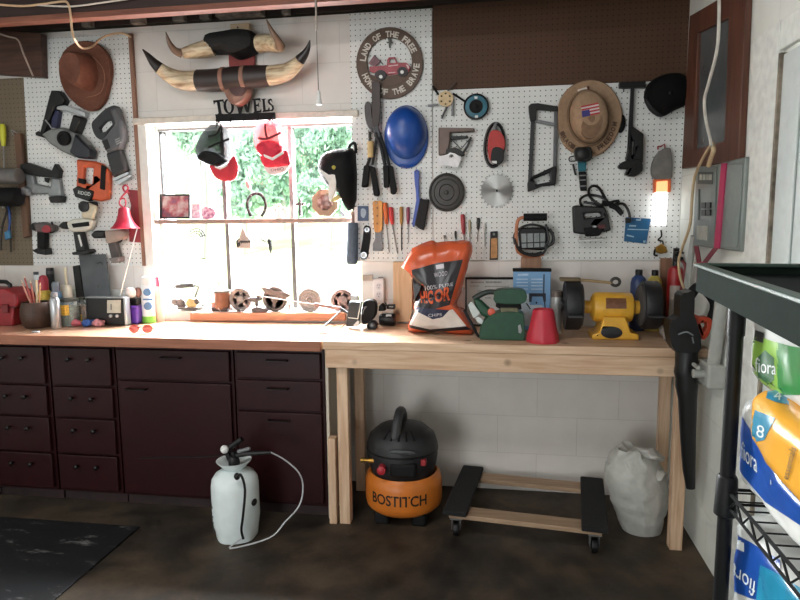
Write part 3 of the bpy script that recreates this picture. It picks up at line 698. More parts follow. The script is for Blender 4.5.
# three drills
def drill(label, body, bodym, chuck, handle, handlem, base, basem, extra=()):
    t = T('cordless_drill', label, 'drill', 'cordless drills on the left pegboard')
    b = B(); b.slab(BB(body), -.07, pf-.004); P(t, 'body', b, bodym, .01)
    b = B(); b.slab(BB(chuck), -.062, pf-.012); P(t, 'chuck', b, BLK, .009)
    b = B(); b.slab(BB(handle), -.062, pf-.01); P(t, 'handle', b, handlem, .008)
    b = B(); b.slab(BB(base), -.075, pf); P(t, 'battery', b, basem, .006)
    for nm, pts, yf, m_ in extra:
        b = B(); b.slab(BB(pts), yf, yf+.03); P(t, nm, b, m_, .004)
    return t
drill('small grey cordless driver with a red middle at the board edge', [(75, 272), (140, 265), (208, 288), (205, 325), (150, 336), (100, 330)], mat((80, 74, 74), .5), [(58, 292), (78, 270), (98, 268), (98, 322), (70, 318)],
      [(103, 326), (156, 330), (155, 440), (106, 440)], BLKM, [(70, 446), (105, 430), (155, 432), (162, 475), (106, 466)], BLK, [('red_band', s2([(140, 300), (165, 284), (190, 300), (188, 325), (160, 332), (138, 322)]), -.075, mat((150, 40, 50), .4))])
t = drill('white and black cordless drill, middle one of three under the orange jigsaw', [(292, 264), (330, 246), (430, 240), (456, 250), (440, 312), (400, 326), (330, 330), (300, 308)], mat((206, 204, 192), .45), [(238, 290), (264, 265), (295, 262), (296, 312), (258, 308)],
      [(332, 325), (385, 322), (415, 452), (352, 458)], BLK, [(320, 458), (430, 435), (442, 455), (410, 470), (330, 474)], BLK,
      [('rubber_panel', [(322, 276), (432, 262), (435, 290), (332, 302)], -.075, BLKM), ('side_stripe', [(362, 345), (374, 345), (392, 415), (384, 425)], -.066, WHT)])
b = B(); b.slab(BB([(385, 150), (430, 145), (482, 165), (456, 250), (385, 240)]), -.085, -.062); P(t, 'auxiliary_body', b, mat((200, 190, 165), .5), .008)
b = B(); b.lathe(PY(BB([(408, 168)])[0], -.085), [(.028, .01), (.03, -.012), (.02, -.016)], 20, 'y'); P(t, 'speed_knob', b, BLK)
drill('tan and grey cordless drill beneath the red bell', [(528, 320), (640, 310), (662, 330), (652, 370), (600, 390), (540, 402)], mat((150, 136, 126), .5), [(442, 346), (470, 318), (532, 320), (532, 366), (460, 370)],
      [(550, 392), (598, 382), (622, 492), (576, 502)], mat((70, 64, 62), .6), [(555, 495), (625, 484), (622, 520), (580, 527)], mat((110, 104, 100), .5))
ch = [o for o in THINGS if o.name.startswith('cordless_drill')]
b = B(); b.tube([PY(p, -.05) for p in BB([(600, 385), (632, 388), (652, 360), (655, 325)])], .006, 6, 4); P(ch[-1], 'belt_hook', b, BLK)
b = B(); b.tube([PY(p, -.05) for p in BB([(202, 262), (206, 290), (220, 300), (214, 325), (190, 332)])], .005, 6, 4); P(ch[0], 'belt_hook', b, BLK)
# bell on a bracket
redp = mat((178, 44, 64), .35)
t = T('wall_bell', 'red dinner bell hanging from a red bracket next to the window trim', 'bell')
b = B(); b.slab(BB([(672, 60), (745, 65), (764, 396), (690, 390), (684, 262), (700, 160)]), pf-.008, pf); P(t, 'bracket_plate', b, mat((132, 34, 44), .45), .002)
c = PY(BB([(656, 178)])[0], -.10); k = pm((124, 215), -.10)/6.312
b = B(); b.lathe(c, [(.001, 4*k), (26*k, 2*k), (31*k, -8*k), (36*k, -40*k), (48*k, -75*k), (66*k, -102*k), (82*k, -116*k), (80*k, -118*k), (60*k, -100*k), (30*k, -60*k)], 32); P(t, 'bell', b, redp)
b = B(); b.tube([PY(p, y) for p, y in zip(BB([(690, 80), (660, 70), (650, 45), (668, 32), (682, 50), (668, 78), (640, 110), (628, 150), (655, 178)]), (-.02, -.04, -.06, -.07, -.07, -.075, -.09, -.1, -.1))], .005, 7, 4); P(t, 'scroll_hook', b, redp)
b = B(); b.tube([PY(p, -.1) for p in BB([(655, 178), (668, 150), (660, 118), (640, 118)])], .004, 6, 4); P(t, 'hanging_loop', b, redp)
# odds and ends on the brown board
t = T('screwdriver', 'yellow handled screwdriver on the brown board at the picture edge', 'screwdriver')
b = B(); v0, v1, v2 = PY((2.5, 124), -.03), PY((3.5, 146), -.03), PY((4, 168), -.03)
b.tube([v0, v0.lerp(v1, .15), v0.lerp(v1, .5), v1], [.011, .016, .017, .010], 10); P(t, 'handle', b, mat((208, 212, 60), .4))
b = B(); b.tube([v1, v2], .003, 6); P(t, 'shaft', b, SIL)
t = T('wooden_batten', 'long dark wooden batten hanging on the brown board', 'batten')
b = B(); b.slab([(13.5, 133), (20, 133), (29, 236), (23, 238)], -.04, -.014); P(t, 'strip', b, wood((84, 58, 42), (112, 80, 58), 'z', knots=False), .002)
b = B(); b.tube([PY(p, -.04) for p in ((14, 136), (11, 130), (17, 133))], .003, 6, 3); P(t, 'hanging_wire', b, SIL)
b = B(); a = PY((-10, 176), -.086); c = PY((20, 176), -.086); b.tube([a, c], .042, 20); S('grey_cylinder', b, mat((104, 102, 100), .5), 'grey cylinder sticking in from the edge above the black roll', 'cylinder', bev=.004)
b = B(); a = PY((-10, 197), -.096); c = PY((19, 197), -.096); b.tube([a, c], [.052, .052], 20); S('black_roll', b, BLKM, 'black roll hanging at the edge above the blue handled pliers', 'roll', bev=.008)
t = T('pliers', 'blue handled pliers hanging at the edge of the brown board', 'pliers')
b = B(); b.tube([PY(p, -.035) for p in ((1, 250), (2, 228), (6, 214), (10, 200))], [.004, .006, .006, .005], 7, 3); b.tube([PY(p, -.03) for p in ((11, 252), (10, 232), (8, 214), (4, 201))], [.004, .006, .006, .005], 7, 3); P(t, 'jaws_and_arms', b, mat((60, 56, 54), .5, .4))
b = B(); b.tube([PY(p, -.04) for p in ((8, 236), (10, 218), (7, 203), (0, 200))], .006, 7, 4); peg_hook(t, (8, 208), -.05); P(t, 'blue_grip', b, mat((40, 80, 150), .5))
b = B(); b.slab([(4, 232), (9, 230), (10, 238), (5, 240)], -.046, -.03); P(t, 'pivot', b, mat((60, 120, 160), .5), .003)

# ================================================================ over the window
H3 = lambda pts: Z(130, 0, 4, pts)
def grad_horn():
    mt, nt, bs = nodes('horn'); L = nt.links.new
    tc = N(nt, 'ShaderNodeTexCoord'); mp = N(nt, 'ShaderNodeMapping'); mp.inputs['Scale'].default_value = (3, 20, 20)
    L(tc.outputs['Object'], mp.inputs['Vector']); no = N(nt, 'ShaderNodeTexNoise', Scale=3, Detail=5); L(mp.outputs['Vector'], no.inputs['Vector'])
    cr = N(nt, 'ShaderNodeValToRGB'); e = cr.color_ramp.elements; e[0].position = .3; e[1].position = .62; e[0].color = lin((142, 112, 82)); e[1].color = lin((214, 198, 166))
    L(no.outputs['Fac'], cr.inputs['Fac']); L(cr.outputs['Color'], bs.inputs['Base Color']); bs.inputs['Roughness'].default_value = .35; return mt
horn = grad_horn(); tip = mat((40, 34, 32), .35); leather = mat((44, 34, 32), .5)
t = T('steer_horns', 'wide pale longhorn mount with a brown leather wrapped middle above the TOWELS rack', 'horns')
def hpath(pts, y, rs, b): b.tube([PY(p, yy) for p, yy in zip(H3(pts), y)], rs, 16, 5)
k4 = pm((220, 75), -.1)/4
b = B(); hpath([(278, 322), (235, 324), (195, 318), (150, 296), (118, 272)], (-.09, -.10, -.11, -.13, -.15), [38*k4, 37*k4, 34*k4, 27*k4, 22*k4], b); hl = P(t, 'horn', b, horn)
b = B(); hpath([(118, 272), (95, 250), (72, 222), (50, 197)], (-.15, -.16, -.17, -.18), [22*k4, 17*k4, 10*k4, 2*k4], b); P(hl, 'horn_tip', b, tip)
b = B(); hpath([(552, 304), (590, 298), (625, 288), (655, 268), (680, 240)], (-.09, -.10, -.11, -.13, -.15), [36*k4, 35*k4, 31*k4, 26*k4, 20*k4], b); hr = P(t, 'horn', b, horn)
b = B(); hpath([(680, 240), (700, 215), (713, 188), (720, 160)], (-.15, -.16, -.17, -.18), [20*k4, 14*k4, 8*k4, 2*k4], b); P(hr, 'horn_tip', b, tip)
b = B(); hpath([(272, 322), (340, 322), (415, 314), (490, 308), (557, 303)], (-.09,)*5, [40*k4, 42*k4, 43*k4, 42*k4, 38*k4], b); P(t, 'leather_wrap', b, leather)
for x, y in ((377, 318), (459, 311)):
    b = B(); v = PY(H3([(x, y)])[0], -.09); b.lathe(v, [(43*k4, -.011), (45*k4, -.008), (45*k4, .008), (43*k4, .011)], 20, 'x'); P(t, 'leather_band', b, mat((140, 104, 88), .6))
b = B(); b.dome(s2(H3([(388, 345), (488, 342), (482, 400), (452, 424), (432, 428), (410, 412), (395, 385)]), 3), -.046, [(1, 0), (1, .04), (.85, .06), (.4, .07), (0, .07)]); P(t, 'nose_block', b, mat((128, 92, 76), .4, var=.25, scale=12))
b = B(); b.dome(s2(H3([(402, 348), (472, 346), (460, 382), (436, 392), (412, 380)]), 3), -.09, [(1, 0), (1, .02), (.8, .03), (0, .032)]); P(t, 'dark_nose_patch', b, mat((70, 38, 34), .5))
t = T('bull_horns', 'black capped bull horn mount with a red plaque under the ceiling beam', 'horns')
b = B(); b.dome(s2(H3([(322, 160), (400, 142), (470, 132), (522, 150), (526, 204), (465, 236), (430, 238), (398, 220), (330, 216)]), 3), -.03, [(1, 0), (1, .07), (.85, .11), (.4, .13), (0, .13)]); P(t, 'black_cap', b, mat((18, 17, 17), .8, var=.4, scale=90, bump=.6))
b = B(); hpath([(330, 188), (285, 200), (240, 208), (208, 214)], (-.1, -.11, -.13, -.15), [34*k4, 30*k4, 24*k4, 17*k4], b); hl = P(t, 'horn', b, horn)
b = B(); hpath([(208, 214), (180, 202), (158, 172), (143, 128)], (-.15, -.17, -.19, -.21), [17*k4, 13*k4, 9*k4, 2*k4], b); P(hl, 'horn_tip', b, mat((110, 84, 66), .35, var=.3, scale=9))
b = B(); hpath([(518, 176), (552, 172), (585, 180), (600, 186)], (-.1, -.12, -.16, -.2), [34*k4, 32*k4, 26*k4, 19*k4], b); hr = P(t, 'horn', b, horn)
b = B(); hpath([(600, 186), (590, 160), (568, 125), (546, 78)], (-.2, -.23, -.25, -.26), [19*k4, 13*k4, 9*k4, 2*k4], b); P(hr, 'horn_tip', b, mat((120, 94, 76), .35, var=.3, scale=9))
b = B(); b.slab(H3([(400, 96), (476, 90), (477, 136), (402, 144)]), -.06, -.02); pl = P(t, 'mount_block', b, mat((196, 172, 140), .6), .003)
b = B(); b.lathe(PY(H3([(431, 110)])[0], -.06), [(.004, .004), (.005, -.003)], 10, 'y'); P(pl, 'screw', b, DGR)
b = B(); b.slab(H3([(393, 216), (497, 210), (498, 262), (396, 268)]), -.03, -.012); P(t, 'red_plaque', b, mat((132, 42, 36), .5), .002)
# pull chain
t = T('pull_chain', 'thin light pull chain with a white bell shaped end hanging from the ceiling', 'chain')
b = B(); b.tube([PY((315.5, -12), -.5), PY((316.5, 30), -.5)], .0045, 6); P(t, 'beaded_chain', b, mat((150, 140, 130), .5, .3))
b = B(); b.tube([PY((316.5, 30), -.5), PY((318.5, 92), -.5)], .0022, 6); P(t, 'cord', b, mat((120, 112, 108), .7))
b = B(); v = PY((318.8, 91), -.5); b.lathe(v, [(.004, .002), (.006, -.002), (.009, -.03), (.012, -.052), (.011, -.058)], 16); P(t, 'bell_pull', b, WHT)
# TOWELS rack: serif letters drawn as strokes
t = T('towel_rack', 'black metal hook rack with cut-out TOWELS lettering above the window', 'rack')
def q4(x, y): return H3([(x, y)])[0]
b = B()
b.slab(H3([(340, 457), (578, 449), (580, 478), (346, 487)]), -.043, -.031); P(t, 'bar', b, BLKM, .001)
b = B()
def stroke(pts): b.slab(H3(pts), -.043, -.036)
stroke([(332, 402), (372, 397), (374, 412), (368, 404), (357, 406), (364, 452), (370, 455), (350, 457), (354, 452), (347, 407), (337, 410), (335, 417)])                       # T
b.slab(H3(el(394, 425, 20, 30, -.1)), -.043, -.036, [H3(el(394, 425, 11, 25, -.15))])                                                                                  # O
stroke([(412, 398), (436, 395), (431, 399), (440, 432), (448, 402), (446, 396), (458, 395), (470, 432), (474, 400), (470, 393), (484, 392), (480, 397), (473, 450), (465, 451), (453, 415), (443, 453), (435, 454), (421, 401)])  # W
stroke([(487, 396), (519, 392), (521, 407), (516, 399), (501, 400), (503, 419), (511, 417), (513, 411), (515, 428), (511, 423), (504, 424), (506, 444), (520, 442), (524, 434), (524, 449), (492, 452), (497, 446), (493, 401)])  # E
stroke([(524, 396), (542, 394), (537, 399), (541, 440), (552, 438), (557, 429), (557, 445), (528, 448), (533, 442), (530, 400)])                                             # L
stroke([(566, 396), (562, 394), (553, 398), (551, 408), (556, 417), (566, 424), (569, 432), (565, 439), (557, 438), (553, 430), (554, 444), (559, 443), (569, 444), (575, 434), (573, 422), (562, 413), (557, 406), (559, 401), (565, 402), (568, 410)])  # S
P(t, 'lettering', b, BLKM)
for x, y in ((347, 488), (404, 486), (458, 483), (512, 481), (574, 476)):
    b = B(); b.tube([PY(q4(x, y-14), -.043), PY(q4(x-2, y-2), -.05), PY(q4(x-3, y+6), -.07), PY(q4(x-2, y-2), -.085)], .0045, 6, 3); P(t, 'hook', b, BLKM)
# caps on the rack
O = lambda pts: Z(190, 110, 5.718, pts)
t = T('trucker_cap', 'black mesh cap with a red bill hanging from the TOWELS rack', 'cap', 'caps hanging from the rack')
mesh = mat((26, 31, 33), .85, alpha=.78)
fr_ = s2(O([(58, 235), (70, 190), (95, 140), (120, 110), (152, 90), (190, 95), (215, 130), (238, 185), (250, 262), (228, 308), (172, 330), (110, 312), (70, 288)]), 3)
b = B(); b.dome(fr_, -.05, [(.97, -.03), (1, .0), (.99, .05), (.9, .07), (.86, .05), (.7, .03)], (150, 210) and O([(152, 225)])[0]); P(t, 'mesh_back', b, mesh, ang=60)
b = B(); b.dome(s2(O([(66, 262), (100, 238), (160, 248), (215, 285), (228, 300), (172, 328), (110, 312), (72, 290)]), 3), -.07, [(1, 0), (1, .04), (.8, .055), (0, .05)]); P(t, 'front_panel', b, BLKM, ang=60)
b = B(); b.dome(s2(O([(112, 312), (170, 328), (226, 302), (252, 262), (272, 300), (278, 345), (262, 392), (225, 408), (180, 402), (142, 378)]), 3), -.10, [(1, 0), (1, .006), (.7, .02), (0, .024)]); P(t, 'bill', b, mat((176, 34, 50), .7))
b = B(); b.tube([PY(p, -.075) for p in O([(150, 100), (160, 70), (172, 78), (180, 100)])], .004, 6, 3, flat=.5); P(t, 'hanging_strap', b, BLKM)
b = B(); b.slab(O([(140, 318), (170, 330), (212, 308), (214, 318), (172, 341), (142, 329)]), -.128, -.122); P(t, 'white_lettering_patch', b, WHT)
for pts in ([(105, 150), (150, 140), (175, 95)], [(105, 215), (160, 190), (225, 165)], [(180, 95), (182, 170), (172, 210)]):
    b = B(); b.tube([PY(p, -.125) for p in O(pts)], .006, 6, 3, flat=.5); P(t, 'strap', b, BLKM)
t = T('trucker_cap', 'red mesh cap with a white edged bill hanging from the TOWELS rack', 'cap', 'caps hanging from the rack')
b = B(); b.dome(s2(O([(385, 180), (388, 130), (402, 95), (425, 74), (490, 70), (518, 90), (530, 130), (546, 200), (540, 242), (480, 286), (420, 266), (395, 226)]), 3), -.05, [(.97, -.03), (1, 0), (.99, .05), (.9, .07), (.86, .05), (.7, .03)], O([(462, 180)])[0]); P(t, 'mesh_back', b, mat((222, 120, 130), .8, alpha=.62), ang=60)
b = B(); b.dome(s2(O([(392, 215), (440, 180), (500, 185), (544, 215), (530, 250), (480, 285), (425, 268)]), 3), -.07, [(1, 0), (1, .04), (.8, .055), (0, .05)]); P(t, 'front_panel', b, mat((206, 40, 64), .7), ang=60)
b = B(); b.dome(s2(O([(405, 262), (470, 290), (548, 228), (574, 300), (562, 320), (490, 326), (430, 326)]), 3), -.10, [(1, 0), (1, .006), (.7, .02), (0, .024)]); P(t, 'bill', b, mat((206, 36, 60), .7))
b = B(); b.tube([PY(p, -.075) for p in O([(440, 85), (450, 62), (462, 62), (475, 80)])], .004, 6, 3, flat=.5); P(t, 'hanging_strap', b, mat((150, 40, 56), .7))
b = B(); b.dome(s2(O([(430, 324), (495, 330), (572, 312), (552, 350), (515, 368), (465, 370), (440, 350)]), 2), -.095, [(1, 0), (1, .012), (0, .016)]); P(t, 'bill_edge', b, mat((232, 206, 204), .7), label='white band along the bill')
b = B(); b.text('OHIO', O([(460, 338), (535, 326), (537, 345), (462, 352)]), lambda p: PY(p, -.114)); P(t, 'lettering', b, mat((120, 40, 50), .6))
b = B(); b.slab(O([(420, 252), (470, 272), (530, 236), (532, 250), (472, 288), (424, 268)]), -.128, -.122); P(t, 'white_lettering_patch', b, WHT)
for pts in ([(430, 80), (432, 130), (445, 170)], [(390, 160), (440, 165), (520, 128)]):
    b = B(); b.tube([PY(p, -.125) for p in O(pts)], .006, 6, 3, flat=.5); P(t, 'strap', b, mat((120, 40, 50), .7))
# ================================================================ on the window ledge and hanging below it
LY = .045
W4 = lambda pts: Z(130, 130, 4, pts)
t = T('framed_photo', 'black framed family photo standing on the window ledge', 'picture frame')
b = B(); b.slab(rect(159.5, 194, 190, 218.6), LY-.01, LY+.006, [rect(161.5, 196, 188.3, 216.8)]); P(t, 'frame', b, BLK, .001)
def photo(cols, scale):
    mt, nt, bs = nodes('printed_photo'); L = nt.links.new
    tc = N(nt, 'ShaderNodeTexCoord'); no = N(nt, 'ShaderNodeTexNoise', Scale=scale, Detail=3); L(tc.outputs['Object'], no.inputs['Vector'])
    cr = N(nt, 'ShaderNodeValToRGB')
    for i, c in enumerate(cols):
        e = cr.color_ramp.elements[i] if i < 2 else cr.color_ramp.elements.new(.5)
        e.position = .32+.36*i/(len(cols)-1); e.color = lin(c)
    L(no.outputs['Fac'], cr.inputs['Fac']); L(cr.outputs['Color'], bs.inputs['Base Color']); bs.inputs['Roughness'].default_value = .25; return mt
b = B(); b.slab(rect(161, 195.5, 188.8, 217.2), LY-.004, LY+.004); P(t, 'photo', b, photo([(50, 50, 80), (150, 60, 70), (130, 110, 120), (200, 190, 185)], 15))
b = B(); b.slab(rect(191.5, 204, 200.5, 218.6), LY-.003, LY+.002); S('photo_card', b, photo([(170, 150, 180), (230, 180, 200), (240, 235, 235)], 60), 'small pale upright photo card beside the black frame on the ledge', 'photo')
b = B(); b.slab(s2([(202, 209), (208, 206.5), (214.5, 210), (215, 215), (212, 218.6), (203, 218.6)], 2), LY-.003, LY+.004); S('photo_card', b, photo([(120, 80, 110), (190, 130, 160), (235, 220, 225)], 60), 'small round topped photo on the ledge, between the photo card and horseshoe', 'photo')
t = T('horseshoe', 'dark braided horseshoe standing open end down on the window ledge', 'horseshoe')
b = B(); pts = W4([(484, 345), (472, 315), (470, 285), (484, 262), (508, 254), (530, 265), (542, 292), (540, 320), (526, 345)])
b.tube([PY(p, LY) for p in pts], .0085, 8, 4); P(t, 'bow', b, mat((40, 34, 33), .8, var=.5, scale=120, spec=.15))
b = B()
for i in range(1, 8): b.ell(PY(pts[i], LY-.008), (.004, .003, .004), n=8)
P(t, 'studs', b, mat((96, 88, 84), .6))
b = B(); b.slab(W4([(462, 208), (470, 203), (483, 228), (474, 236), (466, 228)]), LY+.02, LY+.03); b.slab(W4([(474, 232), (478, 230), (492, 252), (488, 254)]), LY+.02, LY+.026); S('paint_scraper', b, mat((130, 130, 128), .6), 'small grey scraper tilted against the glass above the horseshoe', 'scraper')
t = T('angel_figurine', 'small white angel figurine on the window ledge beside the dark cross', 'figurine')
b = B(); v = PY((279.5, 219), LY-.02); b.lathe(v, [(.012, 0), (.02, .004), (.018, .025), (.010, .055), (.007, .062)], 16); P(t, 'robe', b, WHT)
b = B(); b.ell(v+Vector((0, 0, .072)), (.010, .010, .011)); P(t, 'head', b, mat((214, 190, 176), .5))
for s in (-1, 1):
    b = B(); b.ell(v+Vector((s*.018, .006, .048)), (.013, .004, .02), Euler((0, s*.4, 0)).to_matrix(), 12); P(t, 'wing', b, WHT)
b = B(); b.slab(W4([(676, 275), (684, 275), (684, 292), (699, 291), (699, 300), (684, 301), (685, 343), (675, 343), (675, 301), (661, 302), (661, 292), (676, 292)]), LY-.006, LY+.006); S('cross', b, mat((58, 48, 46), .6), 'small dark wooden cross standing on the window ledge', 'cross', bev=.0015)
oc = W4([(728, 272), (752, 238), (790, 230), (826, 248), (832, 300), (815, 340), (775, 384), (745, 378)])
oc = [(325+14*math.cos(a), 202.5+14.4*math.sin(a)) for a in [PI/8+PI/4*i for i in range(8)]]
t = T('octagonal_plaque', 'octagonal wooden plaque with a carved face leaning in the window corner', 'plaque')
b = B(); b.slab(oc, LY-.01, LY+.008); P(t, 'board', b, mat((142, 116, 94), .6, var=.1), .002)
b = B(); b.dome([(p[0]+(325-p[0])*.42, p[1]+(202.5-p[1])*.42) for p in oc], LY-.01, [(1, 0), (.95, .008), (.6, .012), (0, .016)]); P(t, 'carved_face', b, photo([(60, 40, 36), (104, 72, 66), (170, 150, 144)], 40))
b = B(); b.slab(Z(300, 130, 4.286, [(165, 352), (178, 345), (196, 365), (184, 372)]), LY-.02, LY+.0); S('eraser_block', b, mat((150, 160, 170), .6), 'tiny grey block on the ledge between the plaque and the pouch', 'block')
# hanging below the ledge
HY = .006
t = T('wire_ornament', 'half round black wire ornament hanging from the window ledge', 'ornament')
b = B(); c0 = (196.5, 238)
for r in (8.5, 6.2, 4): b.tube([PY((c0[0]+r*math.cos(a), c0[1]-r*1.1*math.sin(a)), HY) for a in [PI*.95-PI*.9*i/14 for i in range(15)]], .0028, 5)
for i in range(7):
    a = PI*.9-PI*.8*i/6; b.tube([PY((c0[0]+3.8*math.cos(a), c0[1]-4.2*math.sin(a)), HY), PY((c0[0]+8.6*math.cos(a), c0[1]-9.4*math.sin(a)), HY)], .0024, 5)
P(t, 'wire_rays', b, mat((40, 34, 40), .6))
b = B(); b.tube([PY((193.5, 222), HY), PY((194, 229), HY)], .0008, 5)
for x, y in ((190, 243), (196, 245), (202, 246)): b.tube([PY((x, y-7), HY), PY((x, y), HY)], .0007, 4); b.ell(PY((x, y), HY), (.003, .003, .004), n=8)
P(t, 'dangles', b, mat((140, 134, 138), .5))
t = T('ornament_tag', 'house shaped white wooden tag with black script hanging below the ledge', 'ornament')
G5 = lambda pts: Z(230, 220, 14.28, pts)
b = B(); b.slab(G5([(90, 408), (85, 300), (130, 262), (150, 185), (180, 110), (215, 165), (225, 205), (295, 295), (298, 402)]), HY-.003, HY+.003); P(t, 'tag', b, mat((176, 164, 156), .8, var=.1), .001)
b = B(); b.tube([PY(p, HY) for p in G5([(180, 112), (178, 40)])], .0008, 5); P(t, 'string', b, DGR)
b = B(); b.tube([PY(p, HY-.006) for p in G5([(135, 270), (100, 300), (105, 345), (135, 330), (130, 370), (100, 370), (125, 335), (160, 300), (165, 330), (185, 300), (195, 328), (212, 300), (222, 328), (240, 300), (250, 325), (270, 300), (280, 322), (300, 290)])], .0030, 5, 3); P(t, 'script_lettering', b, BLK)
t = T('hanging_figure', 'small dark hanging figure with thin spread wings below the ledge', 'ornament')
b = B(); b.tube([PY(p, HY) for p in G5([(550, 275), (565, 310), (578, 380), (580, 440), (585, 480)])], [.006, .012, .011, .006, .003], 8, 3); P(t, 'body', b, mat((50, 54, 50), .6))
b = B(); b.tube([PY(p, HY) for p in G5([(440, 272), (470, 290), (510, 305), (560, 300)])], [.002, .003, .004, .004], 5, 2); b.tube([PY(p, HY) for p in G5([(560, 300), (620, 290), (655, 272)])], [.003, .0025, .002], 5, 2); P(t, 'wings', b, mat((120, 122, 120), .5))
b = B(); b.tube([PY(p, HY) for p in G5([(550, 275), (548, 30)])], .0005, 4); P(t, 'string', b, GRY)
# black cap and the pouch at the window edge
PP = lambda pts: Z(300, 130, 4.286, pts)
t = T('baseball_cap', 'black cap with white and yellow trim hanging over the window edge', 'cap')
b = B(); b.dome(s2(PP([(88, 160), (105, 112), (150, 90), (205, 85), (240, 100), (243, 300), (215, 345), (196, 300), (172, 268), (125, 240), (100, 195)]), 2), -.03, [(1, 0), (1, .05), (.85, .09), (.5, .115), (0, .12)]); P(t, 'crown', b, BLKM, ang=60)
b = B(); b.dome(s2(PP([(92, 168), (130, 194), (156, 194), (160, 255), (140, 300), (130, 300), (138, 252), (130, 215), (98, 182)]), 2), -.12, [(1, 0), (1, .03), (0, .035)]); P(t, 'white_trim', b, mat((226, 220, 214), .7))
b = B(); b.slab(PP([(130, 302), (160, 276), (176, 292), (140, 308)]), -.15, -.11); P(t, 'yellow_trim', b, mat((200, 180, 120), .7), .002)
b = B(); b.slab(s2(PP([(135, 158), (145, 151), (154, 160), (144, 170)]), 2), -.152, -.12); P(t, 'emblem', b, mat((150, 140, 50), .7))
b = B(); b.tube([PY(p, -.06) for p in PP([(205, 95), (215, 65), (235, 58), (240, 100)])], .008, 7, 4); P(t, 'strap', b, BLKM)
t = T('padded_pouch', 'slate blue padded pouch hanging below the black cap', 'pouch')
v0, v1 = PY((352.8, 223), -.05), PY((352, 264), -.05)
b = B(); b.tube([v0, v0.lerp(v1, .04), v0.lerp(v1, .5), v0.lerp(v1, .9), v1], [.024, .028, .029, .031, .022], 16, 2); P(t, 'pouch', b, mat((74, 88, 104), .8, var=.2, scale=40, bump=.4))
b = B(); b.tube([PY((352.5, 212), -.05), v0], .010, 8); P(t, 'neck', b, mat((150, 120, 110), .5))
b = B(); b.tube([PY((352.5, 212), -.05), PY((354, 207), -.04), PY((356, 206), -.012)], .003, 6); P(t, 'hanging_loop', b, DGR)
b = B(); b.slab([(357.5, 206), (368.3, 206), (368.3, 221), (357.5, 221)], -.02, pf); t = T('tool_card', 'small blue card with a pale print hung beside the putty knife', 'card'); P(t, 'card', b, mat((56, 74, 104), .5), .001)
b = B(); b.slab(s2([(361, 209), (365, 209), (366, 213), (364, 218), (361, 216)], 2), -.021, -.019); P(t, 'pale_print', b, mat((150, 164, 180), .5))

# ================================================================ along the window sill
SY = .045; sz = WZ0
K = lambda pts: Z(165, 275, 7.27, pts)
L_ = lambda pts: Z(265, 275, 7.27, pts)
def wheel(c, ro, ri, label, spokes=0, hub=.3, solid=False, col=(112, 98, 92), bar=None):
    t = T('cast_iron_wheel', label, 'iron wheel', 'old iron wheels on the window sill')
    v = PY(c, SY); k = pm(c, SY); m_ = mat(col, .7, .2, var=.3, scale=30, bump=.4)
    v.z = sz+ro*k
    b = B()
    b.lathe(v, [(ri*k, .012), (ri*k, -.012), (ro*.94*k, -.014), (ro*k, -.008), (ro*k, .008), (ro*.94*k, .014), (ri*k, .012)], 36, 'y')
    b.bm.faces.ensure_lookup_table()
    P(t, 'rim', b, m_)
    b = B(); b.lathe(v, [(hub*ro*k*.4, .016), (hub*ro*k, .012), (hub*ro*k, -.012), (hub*ro*k*.5, -.018)], 24, 'y'); P(t, 'hub', b, m_)
    for i in range(spokes):
        a = 2*PI*i/spokes+.3; d = Vector((math.cos(a), 0, math.sin(a)))
        b = B(); b.tube([v+d*hub*ro*k*.8, v+d*ri*k*1.03], ro*k*.16, 8, flat=.5); P(t, 'spoke', b, m_)
    if solid:
        b = B(); prof = []
        for i in range(6): r = ri*k*(1-i*.13); prof += [(r, -.004 if i % 2 else -.010)]
        b.lathe(v, [(ri*k, .004)]+prof+[(.002, -.012)], 36, 'y'); P(t, 'ribbed_plate', b, mat((160, 152, 148), .6, .3, var=.15))
    if bar:
        b = B(); b.slab(bar, SY-.025, SY-.012); P(t, 'crossbar', b, m_, .003)
    return t
wheel((241, 296.5), 11.2, 7.6, 'spoked iron wheel on the sill behind the small anvil', 5, .35, col=(128, 120, 116))
wheel((275, 295), 12.2, 9.2, 'iron wheel with two broad plates across it, right of the anvil', 3, .3, bar=Z(140, 250, 4, [(482, 152), (500, 148), (540, 165), (575, 168), (602, 180), (590, 190), (540, 186), (500, 172)]))
wheel((310, 296.5), 11.6, 8.6, 'round iron wheel with a ribbed solid plate, pale grey', 0, .2, solid=True, col=(132, 126, 122))
wheel((342.5, 297), 11.6, 8.2, 'star spoked iron wheel at the window corner behind the black holder', 5, .42, col=(134, 116, 112))
# kettle shaped roller toy with a bail
t = T('bail_handle_device', 'small iron device of two rollers under a wire bail handle on the sill', 'device')
irn = mat((84, 80, 76), .6, .2, var=.25)
b = B(); b.tube([PY(p, SY) for p in K([(82, 82), (212, 74)])], .013, 10); P(t, 'bail_grip', b, mat((60, 62, 60), .7))
for pts in ([(82, 84), (62, 95), (78, 125), (105, 165)], [(212, 76), (242, 86), (235, 115), (218, 160)]):
    b = B(); b.tube([PY(p, SY) for p in K(pts)], .006, 6, 4); P(t, 'bail_wire', b, mat((70, 68, 66), .6))
for x, y, r in ((78, 196, 25), (120, 205, 33), (196, 205, 36), (236, 190, 20)):
    v = PY(K([(x, y)])[0], SY); k = pm((190, 300), SY)/7.27
    b = B(); b.lathe(v, [(r*k*.4, .015), (r*k, .012), (r*k, -.012), (r*k*.6, -.016), (r*k*.2, -.014)], 24, 'y'); P(t, 'roller', b, mat((176, 150, 104), .4, .6) if x == 196 else irn)
b = B(); b.slab(K([(90, 238), (240, 238), (240, 252), (90, 252)]), SY-.03, SY+.03); P(t, 'base', b, irn, .002)
